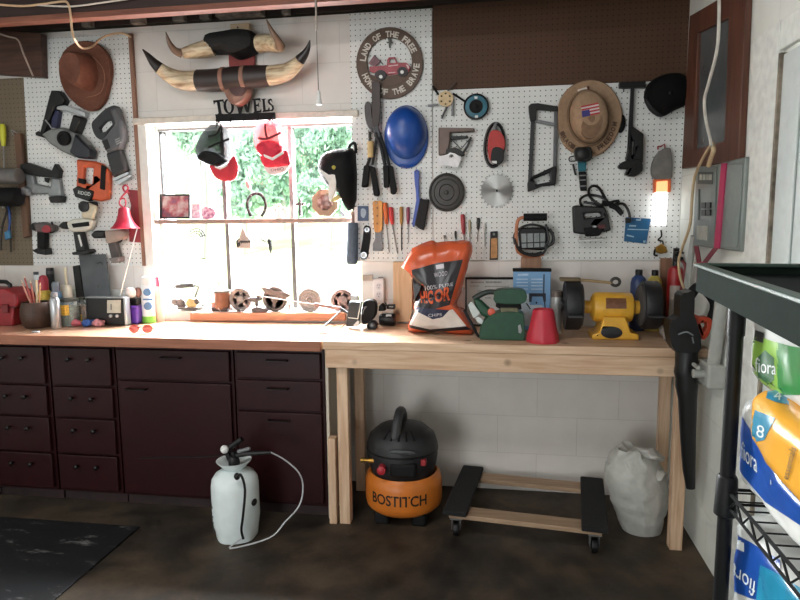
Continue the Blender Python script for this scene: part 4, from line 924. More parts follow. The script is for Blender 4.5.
b = B(); b.tube([PY(p, SY-.03) for p in K([(245, 246), (262, 230), (288, 216)])], [.003, .005, .006], 7); S('small_bolt', b, irn, 'small bolt lying on the sill beside the two roller device', 'bolt')
# pencil sharpener
t = T('pencil_sharpener', 'brown barrel shaped desk sharpener with a dark base on the window sill', 'sharpener')
v = PY(K([(418, 180)])[0], SY); k = pm((222, 300), SY)/7.27
b = B(); b.lathe((v.x, v.y, v.z), [(52*k, -62*k), (56*k, -50*k), (54*k, 0), (56*k, 50*k), (52*k, 62*k)], 28, sx=1.02); P(t, 'barrel', b, mat((112, 70, 48), .3, .3, var=.25))
b = B(); b.lathe((v.x, v.y, v.z), [(57*k, 52*k), (59*k, 56*k), (57*k, 68*k), (30*k, 72*k)], 28); P(t, 'lid_ring', b, mat((90, 84, 80), .4, .5))
b = B(); b.slab(K([(338, 240), (450, 240), (452, 270), (336, 270)]), SY-.04, SY+.04); P(t, 'base', b, mat((62, 46, 44), .5), .003)
b = B(); b.slab(K([(334, 196), (374, 196), (374, 236), (334, 236)]), SY-.03, SY+.02); P(t, 'shavings_drawer', b, mat((168, 110, 100), .5), .003)
b = B(); b.tube([PY(p, SY) for p in K([(382, 96), (384, 76), (392, 52), (400, 78), (408, 96)])], .003, 6, 3); P(t, 'top_loop', b, mat((206, 176, 150), .5))
b = B(); b.tube([PY(p, SY-.05) for p in K([(385, 240), (415, 275), (440, 305)])], .0015, 5); P(t, 'crank_wire', b, SIL)
t = T('anvil', 'miniature dark iron anvil on the window sill between two iron wheels', 'anvil')
ir2 = mat((84, 76, 76), .55, .3, var=.2)
b = B(); b.slab(K([(583, 172), (640, 164), (698, 166), (694, 186), (668, 194), (672, 232), (655, 232), (652, 200), (610, 190)]), SY-.055, SY-.03); P(t, 'body', b, ir2, .003)
b = B(); b.slab(K([(662, 140), (692, 140), (697, 164), (662, 166)]), SY-.05, SY-.035); P(t, 'hardy_tool', b, ir2, .002)
b = B(); b.slab(K([(640, 236), (690, 236), (748, 252), (742, 270), (618, 270)]), SY-.065, SY-.02); P(t, 'foot', b, ir2, .003)
for pts, lab in (([(515, 262), (540, 250), (562, 258), (545, 266)], 'tiny iron chip on the sill left of the anvil'),):
    b = B(); b.slab(K(pts), SY-.06, SY-.04); S('iron_chip', b, ir2, lab, 'scrap')
b = B(); b.lathe(Vector((PY(L_([(178, 230)])[0], SY).x, SY, sz)), [(.012, 0), (.013, .004), (.006, .012), (.010, .024), (.011, .032), (.004, .046)], 14); S('pale_figurine', b, mat((210, 196, 190), .6), 'tiny pale figurine on the sill between two iron wheels', 'figurine')
# swing arm clamp over the counter corner
t = T('swing_arm_clamp', 'thin rod tool with a reddish grip and a bent black foot at the counter corner', 'tool')
CYm = -.06
b = B(); b.tube([PY(p, CYm) for p in ((255, 295), (285, 300), (316, 304.5))], .0028, 6); P(t, 'rod', b, mat((222, 216, 212), .4))
b = B(); b.tube([PY(p, CYm) for p in ((315, 304.5), (341, 308.5))], [.011, .010], 8); P(t, 'grip', b, mat((140, 108, 104), .5))
b = B(); b.tube([PY((342, 309), CYm), PY((338, 313.5), -.10), PY((324.5, 326), -.26), PY((325, 331.5), -.30)], .0045, 7); P(t, 'bent_arm', b, BLK)
e = PZ((325, 333), .886)
b = B(); b.box(e.x-.045, e.x+.015, e.y-.012, e.y+.012, .8865, .892); P(t, 'foot', b, BLK, .002)
b = B(); b.tube([PY((341, 308.5), CYm), PY((352, 316), -.08)], .007, 7); P(t, 'joint', b, BLK)
# ================================================================ middle board
Cc = lambda pts: Z(350, 15, 6.67, pts)
t = T('round_sign', 'round brown sign with a red pickup truck and white lettering on the tall white pegboard', 'sign')
brn = mat((88, 70, 58), .6, var=.15)
yS = -.03
inner = el(262, 312, 150, 162, 0, 40)
b = B(); b.slab(Cc(el(264, 320, 223, 240, 0, 48)), yS, yS+.012, [Cc(inner)]); P(t, 'ring', b, brn, .002)
gl = [(262+150*math.cos(a), 312+162*math.sin(a)) for a in [PI*.13+PI*.74*i/20 for i in range(21)]]
b = B(); b.slab(Cc(gl+[(118, 395), (200, 410), (330, 398)]), yS+.001, yS+.01); P(t, 'ground_cutout', b, brn)
b = B(); b.slab(Cc([(253, 152), (275, 152), (273, 178), (285, 178), (285, 186), (272, 186), (268, 218), (260, 218), (258, 186), (244, 186), (244, 178), (256, 178)]), yS+.002, yS+.01); P(t, 'small_cross', b, mat((70, 70, 66), .5))
trm = mat((150, 44, 56), .4, var=.2, scale=60)
b = B(); b.slab(Cc([(128, 345), (245, 335), (247, 300), (258, 282), (300, 280), (316, 318), (375, 318), (400, 340), (400, 362), (372, 392), (250, 398), (235, 378), (150, 385), (132, 372)]), yS-.004, yS+.006, [Cc([(262, 292), (294, 290), (306, 318), (262, 322)])]); trk = P(t, 'truck', b, trm, .001)
for e_ in ((204, 400, 38, 34), (350, 378, 36, 34)):
    b = B(); b.slab(Cc(el(*e_)), yS-.005, yS+.002); P(trk, 'wheel_arch', b, mat((40, 24, 34), .5))
for c in ((205, 411), (347, 380)):
    b = B(); b.slab(Cc(el(*c, 24, 25)), yS-.008, yS); w_ = P(trk, 'wheel', b, BLK)
    b = B(); b.slab(Cc(el(*c, 12, 12)), yS-.0095, yS-.006); b.slab(Cc(el(c[0], c[1], 5, 5)), yS-.011, yS-.008); P(trk, 'hubcap', b, WHT)
b = B(); b.slab(Cc([(255, 338), (320, 330), (320, 336), (256, 344)]), yS-.0052, yS-.003); b.slab(Cc([(256, 384), (302, 380), (302, 385), (256, 389)]), yS-.0052, yS-.003); b.slab(Cc([(372, 330), (392, 336), (396, 356), (388, 360)]), yS-.0052, yS-.003); P(trk, 'white_trim', b, mat((214, 190, 190), .5))
b = B(); b.slab(Cc([(122, 322), (160, 270), (200, 308), (164, 346)]), yS-.003, yS+.004); fl = P(t, 'flag', b, mat((128, 96, 100), .6, var=.3, scale=90))
b = B(); b.slab(Cc([(158, 268), (163, 266), (222, 326), (217, 330)]), yS-.002, yS+.004); P(fl, 'flag_pole', b, BLK)
b = B()
for i in range(4):
    o = i*10; b.slab(Cc([(130+o, 322+o*.85-6), (134+o, 316+o*.85-6), (168+o*.8, 276+o*.9), (165+o*.8, 280+o*.9)]), yS-.0036, yS-.002)
P(fl, 'stripes', b, mat((70, 66, 100), .6))
b = B()
def arc_text(s, a0, a1, r, up):
    n = len(s)
    for i, ch in enumerate(s):
        if ch == ' ': continue
        a = math.radians(a0+(a1-a0)*i/(n-1)); x, y = 264+r*math.cos(a)*.97, 320-r*1.05*math.sin(a)
        rx, ry = math.cos(a), -math.sin(a)               # outwards in pixels
        u = (rx, ry) if up else (-rx, -ry); sd = (-u[1], u[0])
        w = 14 if ch != 'I' else 4; h = 21
        Q = [(x+u[0]*h*k1+sd[0]*w*k2, y+u[1]*h*k1+sd[1]*w*k2) for k1, k2 in ((1, -1), (1, 1), (-1, 1), (-1, -1))]
        b.text(ch, Cc(Q), lambda p: PY(p, yS-.0012), bold=.035)
arc_text('LAND OF THE FREE', 172, 26, 184, True); P(t, 'lettering', b, mat((206, 200, 190), .6)); b = B()
arc_text('HOME OF THE BRAVE', 206, 355, 186, False)
P(t, 'lettering', b, mat((206, 200, 190), .6))
# loppers and bolt cutters
E6 = lambda pts: Z(310, 120, 4, pts)
T5 = lambda pts: Z(310, 0, 4, pts)
t = T('loppers', 'garden loppers with a long dark blade and tan taped arm below the round sign', 'loppers')
b = B(); b.slab(T5([(246, 330), (262, 322), (280, 330), (282, 420), (276, 500), (262, 520), (250, 500), (247, 420)]), -.06, -.046); P(t, 'blade', b, mat((44, 36, 34), .4, .5), .002)
b = B(); b.slab(s2(T5([(218, 425), (228, 406), (244, 418), (248, 470), (258, 505), (254, 530), (236, 515), (222, 480)]), 3), -.05, -.034); P(t, 'hook_jaw', b, mat((52, 48, 48), .4, .5), .002)
b = B()
for p in ((242, 520), (262, 512), (270, 540)): b.lathe(PY(T5([p])[0], -.05), [(.010, .01), (.010, -.006), (.006, -.009)], 12, 'y')
P(t, 'pivot_bolts', b, STEEL)
b = B(); b.tube([PY(p, -.045) for p in E6([(238, 40), (240, 90)])], .008, 8); b.tube([PY(p, -.045) for p in E6([(268, 40), (262, 100), (250, 180)])], .007, 8); b.tube([PY(p, -.045) for p in E6([(240, 150), (228, 185)])], .008, 8); P(t, 'arms', b, mat((48, 46, 46), .45, .4))
b = B(); b.tube([PY(p, -.045) for p in E6([(242, 86), (243, 150)])], .017, 10); P(t, 'taped_grip', b, mat((200, 170, 116), .6))
b = B(); b.slab(E6([(214, 180), (238, 180), (230, 268), (204, 270)]), -.062, -.03); P(t, 'handle', b, BLKM, .008)
b = B(); b.slab(E6([(236, 182), (258, 188), (276, 298), (270, 306), (254, 304)]), -.062, -.03); P(t, 'handle', b, BLKM, .008)
t = T('bolt_cutters', 'black handled bolt cutters hanging between the loppers and the blue hard hat', 'bolt cutters')
b = B(); b.slab(T5([(254, 505), (272, 500), (282, 545), (268, 560), (256, 545)]), -.07, -.055); P(t, 'jaws', b, mat((46, 46, 48), .4, .5), .002)
b = B(); b.tube([PY(p, -.066) for p in E6([(262, 50), (285, 110), (302, 190)])], .009, 8); b.tube([PY(p, -.060) for p in E6([(276, 50), (300, 120), (320, 195)])], .009, 8); P(t, 'arms', b, mat((40, 40, 42), .45, .4))
b = B(); b.slab(E6([(290, 180), (314, 180), (316, 270), (294, 272)]), -.076, -.05); P(t, 'handle', b, BLKM, .008)
b = B(); b.slab(E6([(310, 182), (330, 182), (346, 284), (338, 298), (322, 298)]), -.07, -.04); P(t, 'handle', b, BLKM, .008)
# hard hat
t = T('hard_hat', 'glossy blue hard hat hung crown outward on the tall white pegboard', 'hard hat')
blu = mat((18, 70, 150), .38, var=.06, coat=.08)
b = B(); b.dome(el(406.5, 137, 22, 31.5, 0, 40), pf-.004, [(.95, 0), (1, .008), (.96, .016), (.86, .02)]); P(t, 'brim', b, blu)
b = B(); b.dome(el(406.5, 133, 20.5, 26.5, 0, 40), pf-.018, [(1, 0), (.97, .03), (.88, .065), (.7, .095), (.45, .113), (.2, .12), (0, .121)], (406.5, 128)); P(t, 'shell', b, blu)
for dx in (-6, 0, 6):
    b = B(); b.tube([PY((406.5+dx*1.2, 112), -.085), PY((406.5+dx, 122), -.128), PY((406.5+dx, 134), -.136), PY((406.5+dx*1.2, 146), -.112)], [.003, .006, .006, .003], 8, 4); P(t, 'ridge', b, blu)
b = B(); b.slab([(403, 162), (411, 162), (410.5, 164), (403.5, 164)], -.036, -.03); P(t, 'front_badge', b, mat((170, 180, 200), .4))
# brush
E5 = lambda pts: Z(350, 165, 5.71, pts)
t = T('bench_brush', 'blue handled bench brush with black bristles on the tall white pegboard', 'brush')
b = B(); b.slab(s2(E5([(366, 45), (372, 28), (384, 26), (394, 45), (392, 110), (394, 190), (404, 200), (372, 340), (355, 336), (378, 200), (370, 110)]), 2), -.045, -.02, [E5(el(379, 38, 4, 6, 0, 10))]); P(t, 'handle', b, mat((44, 72, 160), .4), .003)
b = B(); b.slab(E5([(400, 190), (424, 196), (448, 194), (444, 240), (430, 310), (418, 374), (392, 362), (368, 342)]), -.055, pf); P(t, 'bristles', b, mat((34, 32, 34), .9, var=.4, scale=200), .004); peg_hook(t, E5([(379, 36)])[0], -.05)
# putty knife
t = T('putty_knife', 'wide putty knife with a three holed wooden handle', 'putty knife')
b = B(); b.slab(s2(E5([(130, 212), (156, 206), (184, 212), (184, 300), (180, 376), (140, 380), (134, 300)]), 2), -.035, pf); P(t, 'handle', b, wood((186, 126, 60), (212, 152, 82), 'z', knots=False), .002)
b = B(); b.slab(E5([(142, 376), (178, 374), (180, 420), (188, 450), (186, 490), (130, 490), (130, 450), (144, 420)]), -.027, -.022); P(t, 'blade', b, mat((112, 114, 118), .55, .2))
b = B()
for y in (245, 290, 335): b.lathe(PY(E5([(156, y)])[0], -.0355), [(.005, .001), (.005, -.0015)], 12, 'y')
P(t, 'rivets', b, mat((120, 76, 40), .5)); peg_hook(t, E5([(156, 222)])[0])
def driver(p0, p1, p2, r, col, label, sh=.0025, scol=None, y=None):
    y = pf-r-.0005 if y is None else y
    t = T('screwdriver', label, 'screwdriver', 'screwdrivers on the white boards')
    v0, v1, v2 = PY(p0, y), PY(p1, y), PY(p2, y)
    b = B(); b.tube([v0, v0.lerp(v1, .06), v0.lerp(v1, .3), v0.lerp(v1, .75), v0.lerp(v1, .93), v1], [r*.6, r*.95, r, r*.9, r*.65, r*.55], 12); P(t, 'handle', b, mat(col, .35))
    b = B(); b.tube([v1, v1.lerp(v2, .93), v2], [sh, sh, sh*.6], 7); P(t, 'shaft', b, mat(scol, .4) if scol else STEEL)
    b = B(); d_ = v1+(v2-v1)*.06; b.tube([(d_.x, -.011, d_.z), (d_.x, d_.y+.001, d_.z)], .0018, 6); b.tube([d_+Vector((math.cos(a)*(sh+.003), math.sin(a)*(sh+.003), 0)) for a in [2*PI*i/10 for i in range(10)]], .0015, 5, closed=True); P(t, 'hanging_peg', b, SIL)
e1 = lambda x, y: E5([(x, y)])[0]
driver(e1(200, 215), e1(208, 338), e1(224, 500), .0125, (206, 104, 50), 'orange handled screwdriver next to the wooden putty knife')
driver(e1(232, 240), e1(242, 340), e1(271, 506), .0125, (196, 50, 50), 'red handled screwdriver with a long slanting shaft', .004)
driver(e1(292, 238), e1(293, 342), e1(295, 490), .0095, (166, 122, 56), 'amber handled screwdriver with a straight dark shaft', .003, (50, 46, 46))
driver(e1(331, 240), e1(331, 336), e1(333, 445), .0095, (140, 58, 76), 'dark red handled screwdriver beside the blue bench brush', .002)
t = T('bottle_opener', 'flat black bar opener with two round silver ended holes', 'bottle opener')
b = B(); b.slab(s2(E5([(80, 352), (100, 346), (116, 358), (116, 420), (106, 480), (100, 525), (80, 540), (58, 528), (62, 480), (72, 420)]), 2), -.022, pf, [E5(el(97, 370, 11, 10, 0, 16)), E5(el(78, 515, 15, 14, 0, 16))]); P(t, 'bar', b, BLKM, .001); peg_hook(t, E5([(97, 366)])[0])
for c, r in (((97, 370), 11), ((78, 515), 15)):
    b = B(); b.slab(E5(el(*c, r+3, r+3, 0, 20)), -.0235, -.0165, [E5(el(*c, r-2, r-2, 0, 20))]); P(t, 'ring', b, SIL)
# ================================================================ right board
Dd = lambda pts: Z(420, 80, 5, pts)
t = T('hex_key_holder', 'round tan wooden hex key holder with keys sticking out, below the brown board', 'hex key holder')
b = B(); b.slab(Dd(el(128, 93, 39, 40, .2, 10)), -.04, -.02, [Dd(el(128+24*math.cos(a), 93+26*math.sin(a), 5, 5, 0, 10)) for a in [PI/6+PI/3*i for i in range(6)]]); P(t, 'disc', b, mat((206, 182, 142), .6), .002)
b = B()
for a in [PI/6+PI/3*i for i in range(6)]: b.slab(Dd(el(128+24*math.cos(a), 93+26*math.sin(a), 6, 6, 0, 10)), -.024, -.018)
P(t, 'sockets', b, BLK)
for p0, p1, r, m_ in (((165, 68), (224, 106), .005, BLKM), ((92, 124), (38, 128), .006, GRY), ((135, 133), (108, 193), .005, DGR), ((164, 96), (163, 180), .006, GRY), ((138, 54), (182, 10), .004, mat((60, 40, 34), .5)), ((92, 74), (64, 30), .005, BLKM)):
    b = B(); b.tube([PY(Dd([p0])[0], -.03), PY(Dd([p1])[0], -.03)], r, 6); P(t, 'hex_key', b, m_)
t = T('cord_reel', 'teal and black cable reel hanging beside the hex key holder', 'reel')
v = PY(Dd([(281, 136)])[0], -.02); k = pm((476, 107), -.03)/5
b = B(); b.lathe(v, [(58*k, .008), (63*k, .004), (63*k, -.022), (57*k, -.026), (55*k, -.018)], 36, 'y'); P(t, 'outer_rim', b, BLK)
b = B(); b.lathe(v, [(55*k, 0), (55*k, -.019), (34*k, -.021), (33*k, 0)], 36, 'y'); P(t, 'teal_flange', b, mat((48, 104, 122), .5, var=.2, scale=20))
b = B(); b.lathe(v, [(33*k, 0), (33*k, -.024), (20*k, -.02), (8*k, -.024), (2*k, -.026)], 28, 'y'); P(t, 'hub', b, BLKM)
b = B(); b.slab(Dd([(272, 82), (288, 82), (287, 94), (273, 94)]), -.043, -.036); b.slab(Dd([(274, 178), (290, 176), (290, 188), (275, 190)]), -.043, -.036); P(t, 'white_tabs', b, WHT)
t = T('staple_gun', 'brown stapler gun with a black lever and white card under the hex key holder', 'staple gun')
bz = mat((98, 82, 76), .45, .3)
b = B(); b.slab(Dd([(92, 237), (272, 240), (272, 258), (150, 262), (150, 300), (142, 345), (222, 362), (222, 378), (130, 372), (92, 376)]), -.055, -.015); P(t, 'body', b, bz, .005)
b = B(); b.slab(Dd([(146, 290), (160, 280), (240, 279), (242, 290), (160, 300)]), -.05, -.03); b.slab(Dd([(130, 345), (175, 335), (222, 362), (222, 378), (130, 372)]), -.06, -.02); P(t, 'lever', b, BLK, .003)
b = B(); b.tube([PY(p, -.04) for p in Dd([(256, 286), (238, 330), (218, 362)])], .006, 7); b.tube([PY(p, -.04) for p in Dd([(256, 286), (205, 345), (150, 290)])], .003, 6); P(t, 'spring_arm', b, DGR)
b = B(); b.slab(Dd([(86, 388), (140, 370), (150, 362), (175, 368), (206, 386), (190, 437), (85, 422)]), -.062, -.058, [Dd(el(156, 380, 11, 8, 0, 14))]); P(t, 'white_card', b, mat((222, 222, 224), .4, var=.08, scale=60), .001)
t = T('rotary_tool', 'red and black rotary tool inside an oval loop of black cord', 'rotary tool')
b = B()
for s, yy in ((1, -.02), (.93, -.028), (.97, -.036)):
    b.tube([PY(p, yy) for p in Dd(el(372, 325, 50*s, 112*s, .08, 26))], .0052, 7, closed=True)
P(t, 'cord', b, BLK)
b = B(); b.slab(s2(Dd([(350, 262), (375, 250), (402, 258), (424, 300), (418, 350), (372, 362), (350, 402), (338, 335)]), 3), -.065, -.02); P(t, 'body', b, mat((172, 48, 44), .4), .008)
b = B(); b.slab(s2(Dd([(366, 338), (414, 345), (418, 400), (385, 424), (354, 402)]), 3), -.07, -.022); P(t, 'motor_end', b, BLK, .006)
b = B(); b.slab(Dd([(358, 404), (384, 404), (384, 418), (362, 416)]), -.074, -.06); P(t, 'white_tip', b, WHT, .002)
b = B(); b.tube([PY(p, -.045) for p in Dd([(372, 255), (375, 225), (385, 212)])], [.012, .008, .006], 8, 3); P(t, 'flex_end', b, GRY)
t = T('round_cover', 'dark grey round lid with raised rings, left of the saw blade', 'lid')
v = PY((446.8, 192.5), -.02); k = pm((446, 192), -.03)
b = B(); b.lathe(v, [(17*k, .006), (18*k, 0), (18*k, -.012), (16.4*k, -.016), (15.6*k, -.010), (13*k, -.012), (12.6*k, -.015), (12*k, -.012), (8*k, -.013), (7.5*k, -.017), (7*k, -.013), (2*k, -.013), (1.4*k, -.02), (.3*k, -.021)], 44, 'y', sy=1.06); P(t, 'lid', b, mat((56, 53, 50), .5, var=.15))
# saw blade
t = T('circular_saw_blade', 'shiny toothed circular saw blade hung on the wide white pegboard', 'saw blade')
v = PY((496.8, 190.5), -.022); k = pm((496, 190), -.022)
pts = []
for i in range(24):
    a = 2*PI*i/24
    for da, r in ((0, 15.6), (.04, 15.4), (.16, 15.6), (.205, 17.8), (.235, 17.6)):
        pts.append((v.x+math.cos(a+da)*r*k, v.z+math.sin(a+da)*r*k*1.02))
hole = [(v.x+.008*math.cos(2*PI*i/16), v.z+.008*math.sin(2*PI*i/16)) for i in range(16)]
def radial_steel():
    mt, nt, bs = nodes('brushed_blade'); L = nt.links.new
    bs.inputs['Base Color'].default_value = lin((156, 156, 154)); bs.inputs['Metallic'].default_value = 1; bs.inputs['Roughness'].default_value = .36
    bs.inputs['Anisotropic'].default_value = .8
    tg = N(nt, 'ShaderNodeTangent', direction_type='RADIAL', axis='Y'); L(tg.outputs[0], bs.inputs['Tangent']); return mt
b = B(); b.xz(pts, v.y, v.y+.0025, [hole]); P(t, 'plate', b, radial_steel())
b = B(); b.lathe(Vector((v.x, v.y, v.z)), [(.004, .006), (.006, -.004), (.003, -.006)], 12, 'y'); P(t, 'hanging_peg', b, BLK)
# hacksaw
X7 = lambda pts: Z(480, 60, 4, pts)
t = T('hacksaw', 'black and silver hacksaw hanging handle down beside the tan hat', 'hacksaw')
b = B(); b.slab(X7([(194, 184), (204, 174), (232, 172), (312, 185), (312, 205), (228, 198), (224, 240), (202, 246), (196, 215)]), -.045, -.02); P(t, 'top_frame', b, mat((28, 27, 27), .45, .2), .003)
b = B(); b.slab(X7([(224, 236), (300, 252), (300, 264), (226, 250)]), -.04, -.025); P(t, 'inner_bar', b, GRY, .002)
b = B(); b.tube([PY(p, -.036) for p in X7([(214, 178), (198, 192), (204, 242)])], .006, 7, 3); P(t, 'silver_bend', b, SIL)
b = B(); b.slab(X7([(297, 200), (313, 195), (308, 432), (292, 440)]), -.042, -.024); P(t, 'back_bar', b, mat((96, 96, 98), .35, .7), .003)
b = B(); b.slab(X7([(203, 242), (220, 242), (208, 490), (192, 490)]), -.036, -.028); P(t, 'blade', b, mat((60, 60, 62), .4, .6))
b = B(); b.slab(X7([(190, 490), (208, 466), (300, 422), (309, 430), (303, 500), (250, 505), (192, 528)]), -.055, -.018, [X7([(212, 478), (280, 450), (282, 486), (222, 498)])]); P(t, 'handle', b, BLK, .006)
# boonie hat
F6 = lambda pts: Z(540, 70, 5, pts)
t = T('boonie_hat', 'tan boonie hat with a flag patch hung crown outward on the pegboard', 'hat')
tan = mat((158, 130, 104), .9, var=.12, scale=50, bump=.25)
br = s2(F6([(85, 230), (98, 152), (150, 88), (230, 54), (312, 66), (372, 122), (406, 205), (396, 290), (356, 372), (290, 428), (200, 432), (138, 402), (98, 345)]), 4)
b = B(); b.dome(br, pf-.002, [(.96, 0), (1, .022), (.97, .032), (.8, .026), (.55, .024)], (588, 118)); P(t, 'brim', b, tan, ang=60)
b = B(); b.dome(F6(el(240, 238, 92, 128, -.12, 36)), pf-.022, [(1.03, 0), (1, .05), (.93, .085), (.8, .10), (.4, .104), (0, .102)]); cr_ = P(t, 'crown', b, tan, ang=60)
b = B(); b.tube([PY(p, -.052) for p in F6(el(240, 238, 99, 136, -.12, 36))], .006, 6, closed=True); P(t, 'hat_band', b, mat((120, 96, 74), .9))
fl = [(205, 180), (292, 162), (300, 218), (212, 236)]
b = B(); b.slab(F6(fl), -.140, -.13); fp = P(t, 'flag_patch', b, mat((206, 196, 194), .7))
def bil(Q, u, w): return (Q[0][0]*(1-u)*(1-w)+Q[1][0]*u*(1-w)+Q[2][0]*u*w+Q[3][0]*(1-u)*w, Q[0][1]*(1-u)*(1-w)+Q[1][1]*u*(1-w)+Q[2][1]*u*w+Q[3][1]*(1-u)*w)
b = B()
for i in range(4): b.slab(F6([bil(fl, 0, i*2/7), bil(fl, 1, i*2/7), bil(fl, 1, (i*2+1)/7), bil(fl, 0, (i*2+1)/7)]), -.1408, -.139)
P(fp, 'stripes', b, mat((170, 50, 54), .7))
b = B(); b.slab(F6([bil(fl, 0, .45), bil(fl, .45, .45), bil(fl, .45, 1), bil(fl, 0, 1)]), -.1415, -.139); P(fp, 'canton', b, mat((56, 54, 120), .7))
b = B(); b.dome(s2(F6([(215, 245), (300, 228), (312, 262), (290, 320), (250, 348), (205, 320)]), 2), -.118, [(1, 0), (.97, .02), (0, .021)]); P(t, 'stitched_patch', b, mat((128, 100, 78), .9, var=.2, scale=30))
b = B(); b.slab(F6([(188, 98), (236, 84), (240, 96), (192, 108)]), -.05, -.04); P(t, 'white_tag', b, mat((214, 206, 196), .7))
b = B(); b.slab(F6([(234, 82), (246, 80), (248, 100), (238, 102)]), -.052, -.04); P(t, 'red_tag', b, mat((90, 40, 36), .7))
b = B()
def along(s, pts, h):
    for (x, y, a), ch in zip(pts, s):
        c_, s_ = math.cos(a), math.sin(a); w = h*.42
        Q = [(x+dx*w*c_-dy*h*s_*.5, y+dx*w*s_+dy*h*c_*.5) for dx, dy in ((-1, -1), (1, -1), (1, 1), (-1, 1))]
        b.text(ch, F6(Q), lambda p: PY(p, -.047), bold=.03)
along('IRAQI', [(112, 318, 1.0), (122, 338, .9), (134, 355, .8), (150, 370, .7), (164, 382, .6)], 24); P(t, 'lettering', b, mat((84, 62, 48), .8)); b = B()
along('FREEDOM', [(298, 388, -.45), (314, 376, -.6), (330, 360, -.8), (344, 342, -.95), (356, 320, -1.1), (366, 296, -1.25), (373, 270, -1.4)], 24)
P(t, 'lettering', b, mat((84, 62, 48), .8))
b = B(); b.dome(F6(el(405, 270, 20, 46, .1, 20)), pf-.001, [(1, 0), (1, .012), (.6, .022), (0, .024)]); S('folded_cap', b, BLKM, 'black cap showing behind the right edge of the tan hat', 'cap')
t = T('headlamp', 'black headlamp with a teal strap hanging below the tan hat', 'headlamp')
b = B(); b.slab(s2(F6([(176, 392), (215, 384), (256, 386), (262, 440), (240, 455), (182, 452)]), 2), -.105, -.06); P(t, 'lamp_body', b, BLK, .008)
b = B(); b.lathe(PY(F6([(215, 420)])[0], -.105), [(.026, 0), (.028, -.014), (.022, -.018)], 20, 'y'); P(t, 'lens_ring', b, BLK)
b = B(); b.slab(F6([(190, 455), (232, 455), (230, 506), (194, 506)]), -.045, -.02); P(t, 'teal_strap', b, mat((40, 104, 118), .8), .003)
b = B(); b.slab(F6([(194, 508), (232, 508), (236, 602), (204, 604)]), -.045, -.02); st_ = P(t, 'black_strap', b, BLKM, .004)
b = B()
for y in (525, 548, 578): b.slab(F6([(197, y), (234, y-2), (234, y+4), (198, y+6)]), -.047, -.043)
P(st_, 'silver_bands', b, GRY)
b = B(); b.tube([PY(p, -.04) for p in F6([(185, 430), (150, 435), (148, 455), (178, 455)])], .003, 6, 3); b.tube([PY(p, -.04) for p in F6([(165, 470), (172, 500), (178, 525)])], .005, 6, 3); P(t, 'wire_loop', b, BLK)
# clamp
t = T('bar_clamp', 'black quick grip bar clamp hanging from its T end, right of the tan hat', 'clamp')
b = B(); b.slab(X7([(558, 88), (664, 84), (664, 110), (558, 111)]), -.05, -.02); P(t, 'fixed_jaw', b, BLK, .003)
b = B(); b.slab(X7([(604, 108), (618, 108), (606, 400), (588, 396)]), -.04, -.026); P(t, 'bar', b, mat((34, 34, 36), .4, .4), .001)
b = B(); b.slab(X7([(606, 262), (655, 295), (652, 410), (600, 420), (586, 395), (600, 330)]), -.058, -.018, [X7([(602, 322), (621, 322), (618, 378), (600, 378)])]); P(t, 'trigger_grip', b, BLK, .006)
b = B(); b.slab(s2(X7([(556, 420), (592, 398), (642, 398), (652, 440), (620, 466), (582, 458), (592, 436), (562, 436)]), 2), -.06, -.018); P(t, 'moving_jaw', b, BLK, .005)
b = B(); b.tube([PY(p, -.03) for p in X7([(570, 112), (575, 118), (574, 128)])], .003, 6); P(t, 'pin', b, DGR)
# black cap
C5 = lambda pts: Z(620, 0, 4.444, pts)
t = T('flat_cap', 'plain black cap hung at the upper corner of the white pegboard', 'cap')
b = B(); b.dome(s2(C5([(105, 430), (126, 372), (185, 340), (250, 335), (300, 368), (316, 420), (292, 466), (240, 492), (180, 520), (128, 488)]), 3), pf-.002, [(1, 0), (1, .04), (.92, .075), (.7, .095), (.3, .105), (0, .106)], C5([(215, 415)])[0]); P(t, 'crown', b, mat((11, 11, 12), .85, spec=.2), ang=60)
b = B(); b.dome(s2(C5([(110, 440), (150, 470), (215, 490), (180, 522), (128, 490)]), 3), -.05, [(1, 0), (1, .012), (0, .03)]); P(t, 'bill', b, mat((15, 15, 16), .7))
b = B(); b.ell(PY(C5([(225, 412)])[0], -.122), (.009, .006, .009), n=10); P(t, 'top_button', b, BLK)
# lit work light
R6 = lambda pts: Z(600, 130, 4, pts)
t = T('work_light', 'lit tube light with a grey cloth top hanging on the white pegboard', 'light')
b = B(); b.slab(s2(R6([(212, 130), (236, 88), (284, 72), (290, 188), (262, 200), (226, 200), (208, 175)]), 2), -.05, -.016); P(t, 'grey_cover', b, mat((118, 116, 112), .9, var=.2), .006)
b = B(); b.slab(R6([(216, 197), (285, 195), (284, 248), (217, 252)]), -.052, -.018); P(t, 'orange_sleeve', b, mat((224, 110, 60), .5), .004)
b = B(); a, c = PY(R6([(249, 206)])[0], -.045), PY(R6([(242, 246)])[0], -.045); b.slab(R6([(228, 206), (272, 202), (271, 246), (226, 248)]), -.062, -.03); P(t, 'amber_lens', b, emit((255, 190, 130), .95), .004)
b = B(); b.slab(R6([(222, 248), (273, 247), (265, 383), (214, 381)]), -.064, -.02); P(t, 'lit_lens', b, emit((255, 255, 255), 1.6), .004)
b = B(); b.tube([PY(p, -.03) for p in R6([(232, 78), (232, 66), (244, 66), (258, 56), (260, 76)])], .004, 6); P(t, 'red_hook', b, mat((140, 50, 50), .5))
t = T('brass_clip', 'small brass clip hanging on a black wire under the lit tube light', 'clip')
b = B(); b.tube([PY(p, -.03) for p in R6([(244, 400), (246, 425), (232, 440), (250, 445), (252, 460)])], .004, 6, 3); P(t, 'wire', b, BLK)
b = B(); b.slab(R6([(225, 470), (250, 455), (266, 470), (270, 490), (244, 496), (226, 490)]), -.05, -.02); P(t, 'brass_body', b, BRASS, .004)
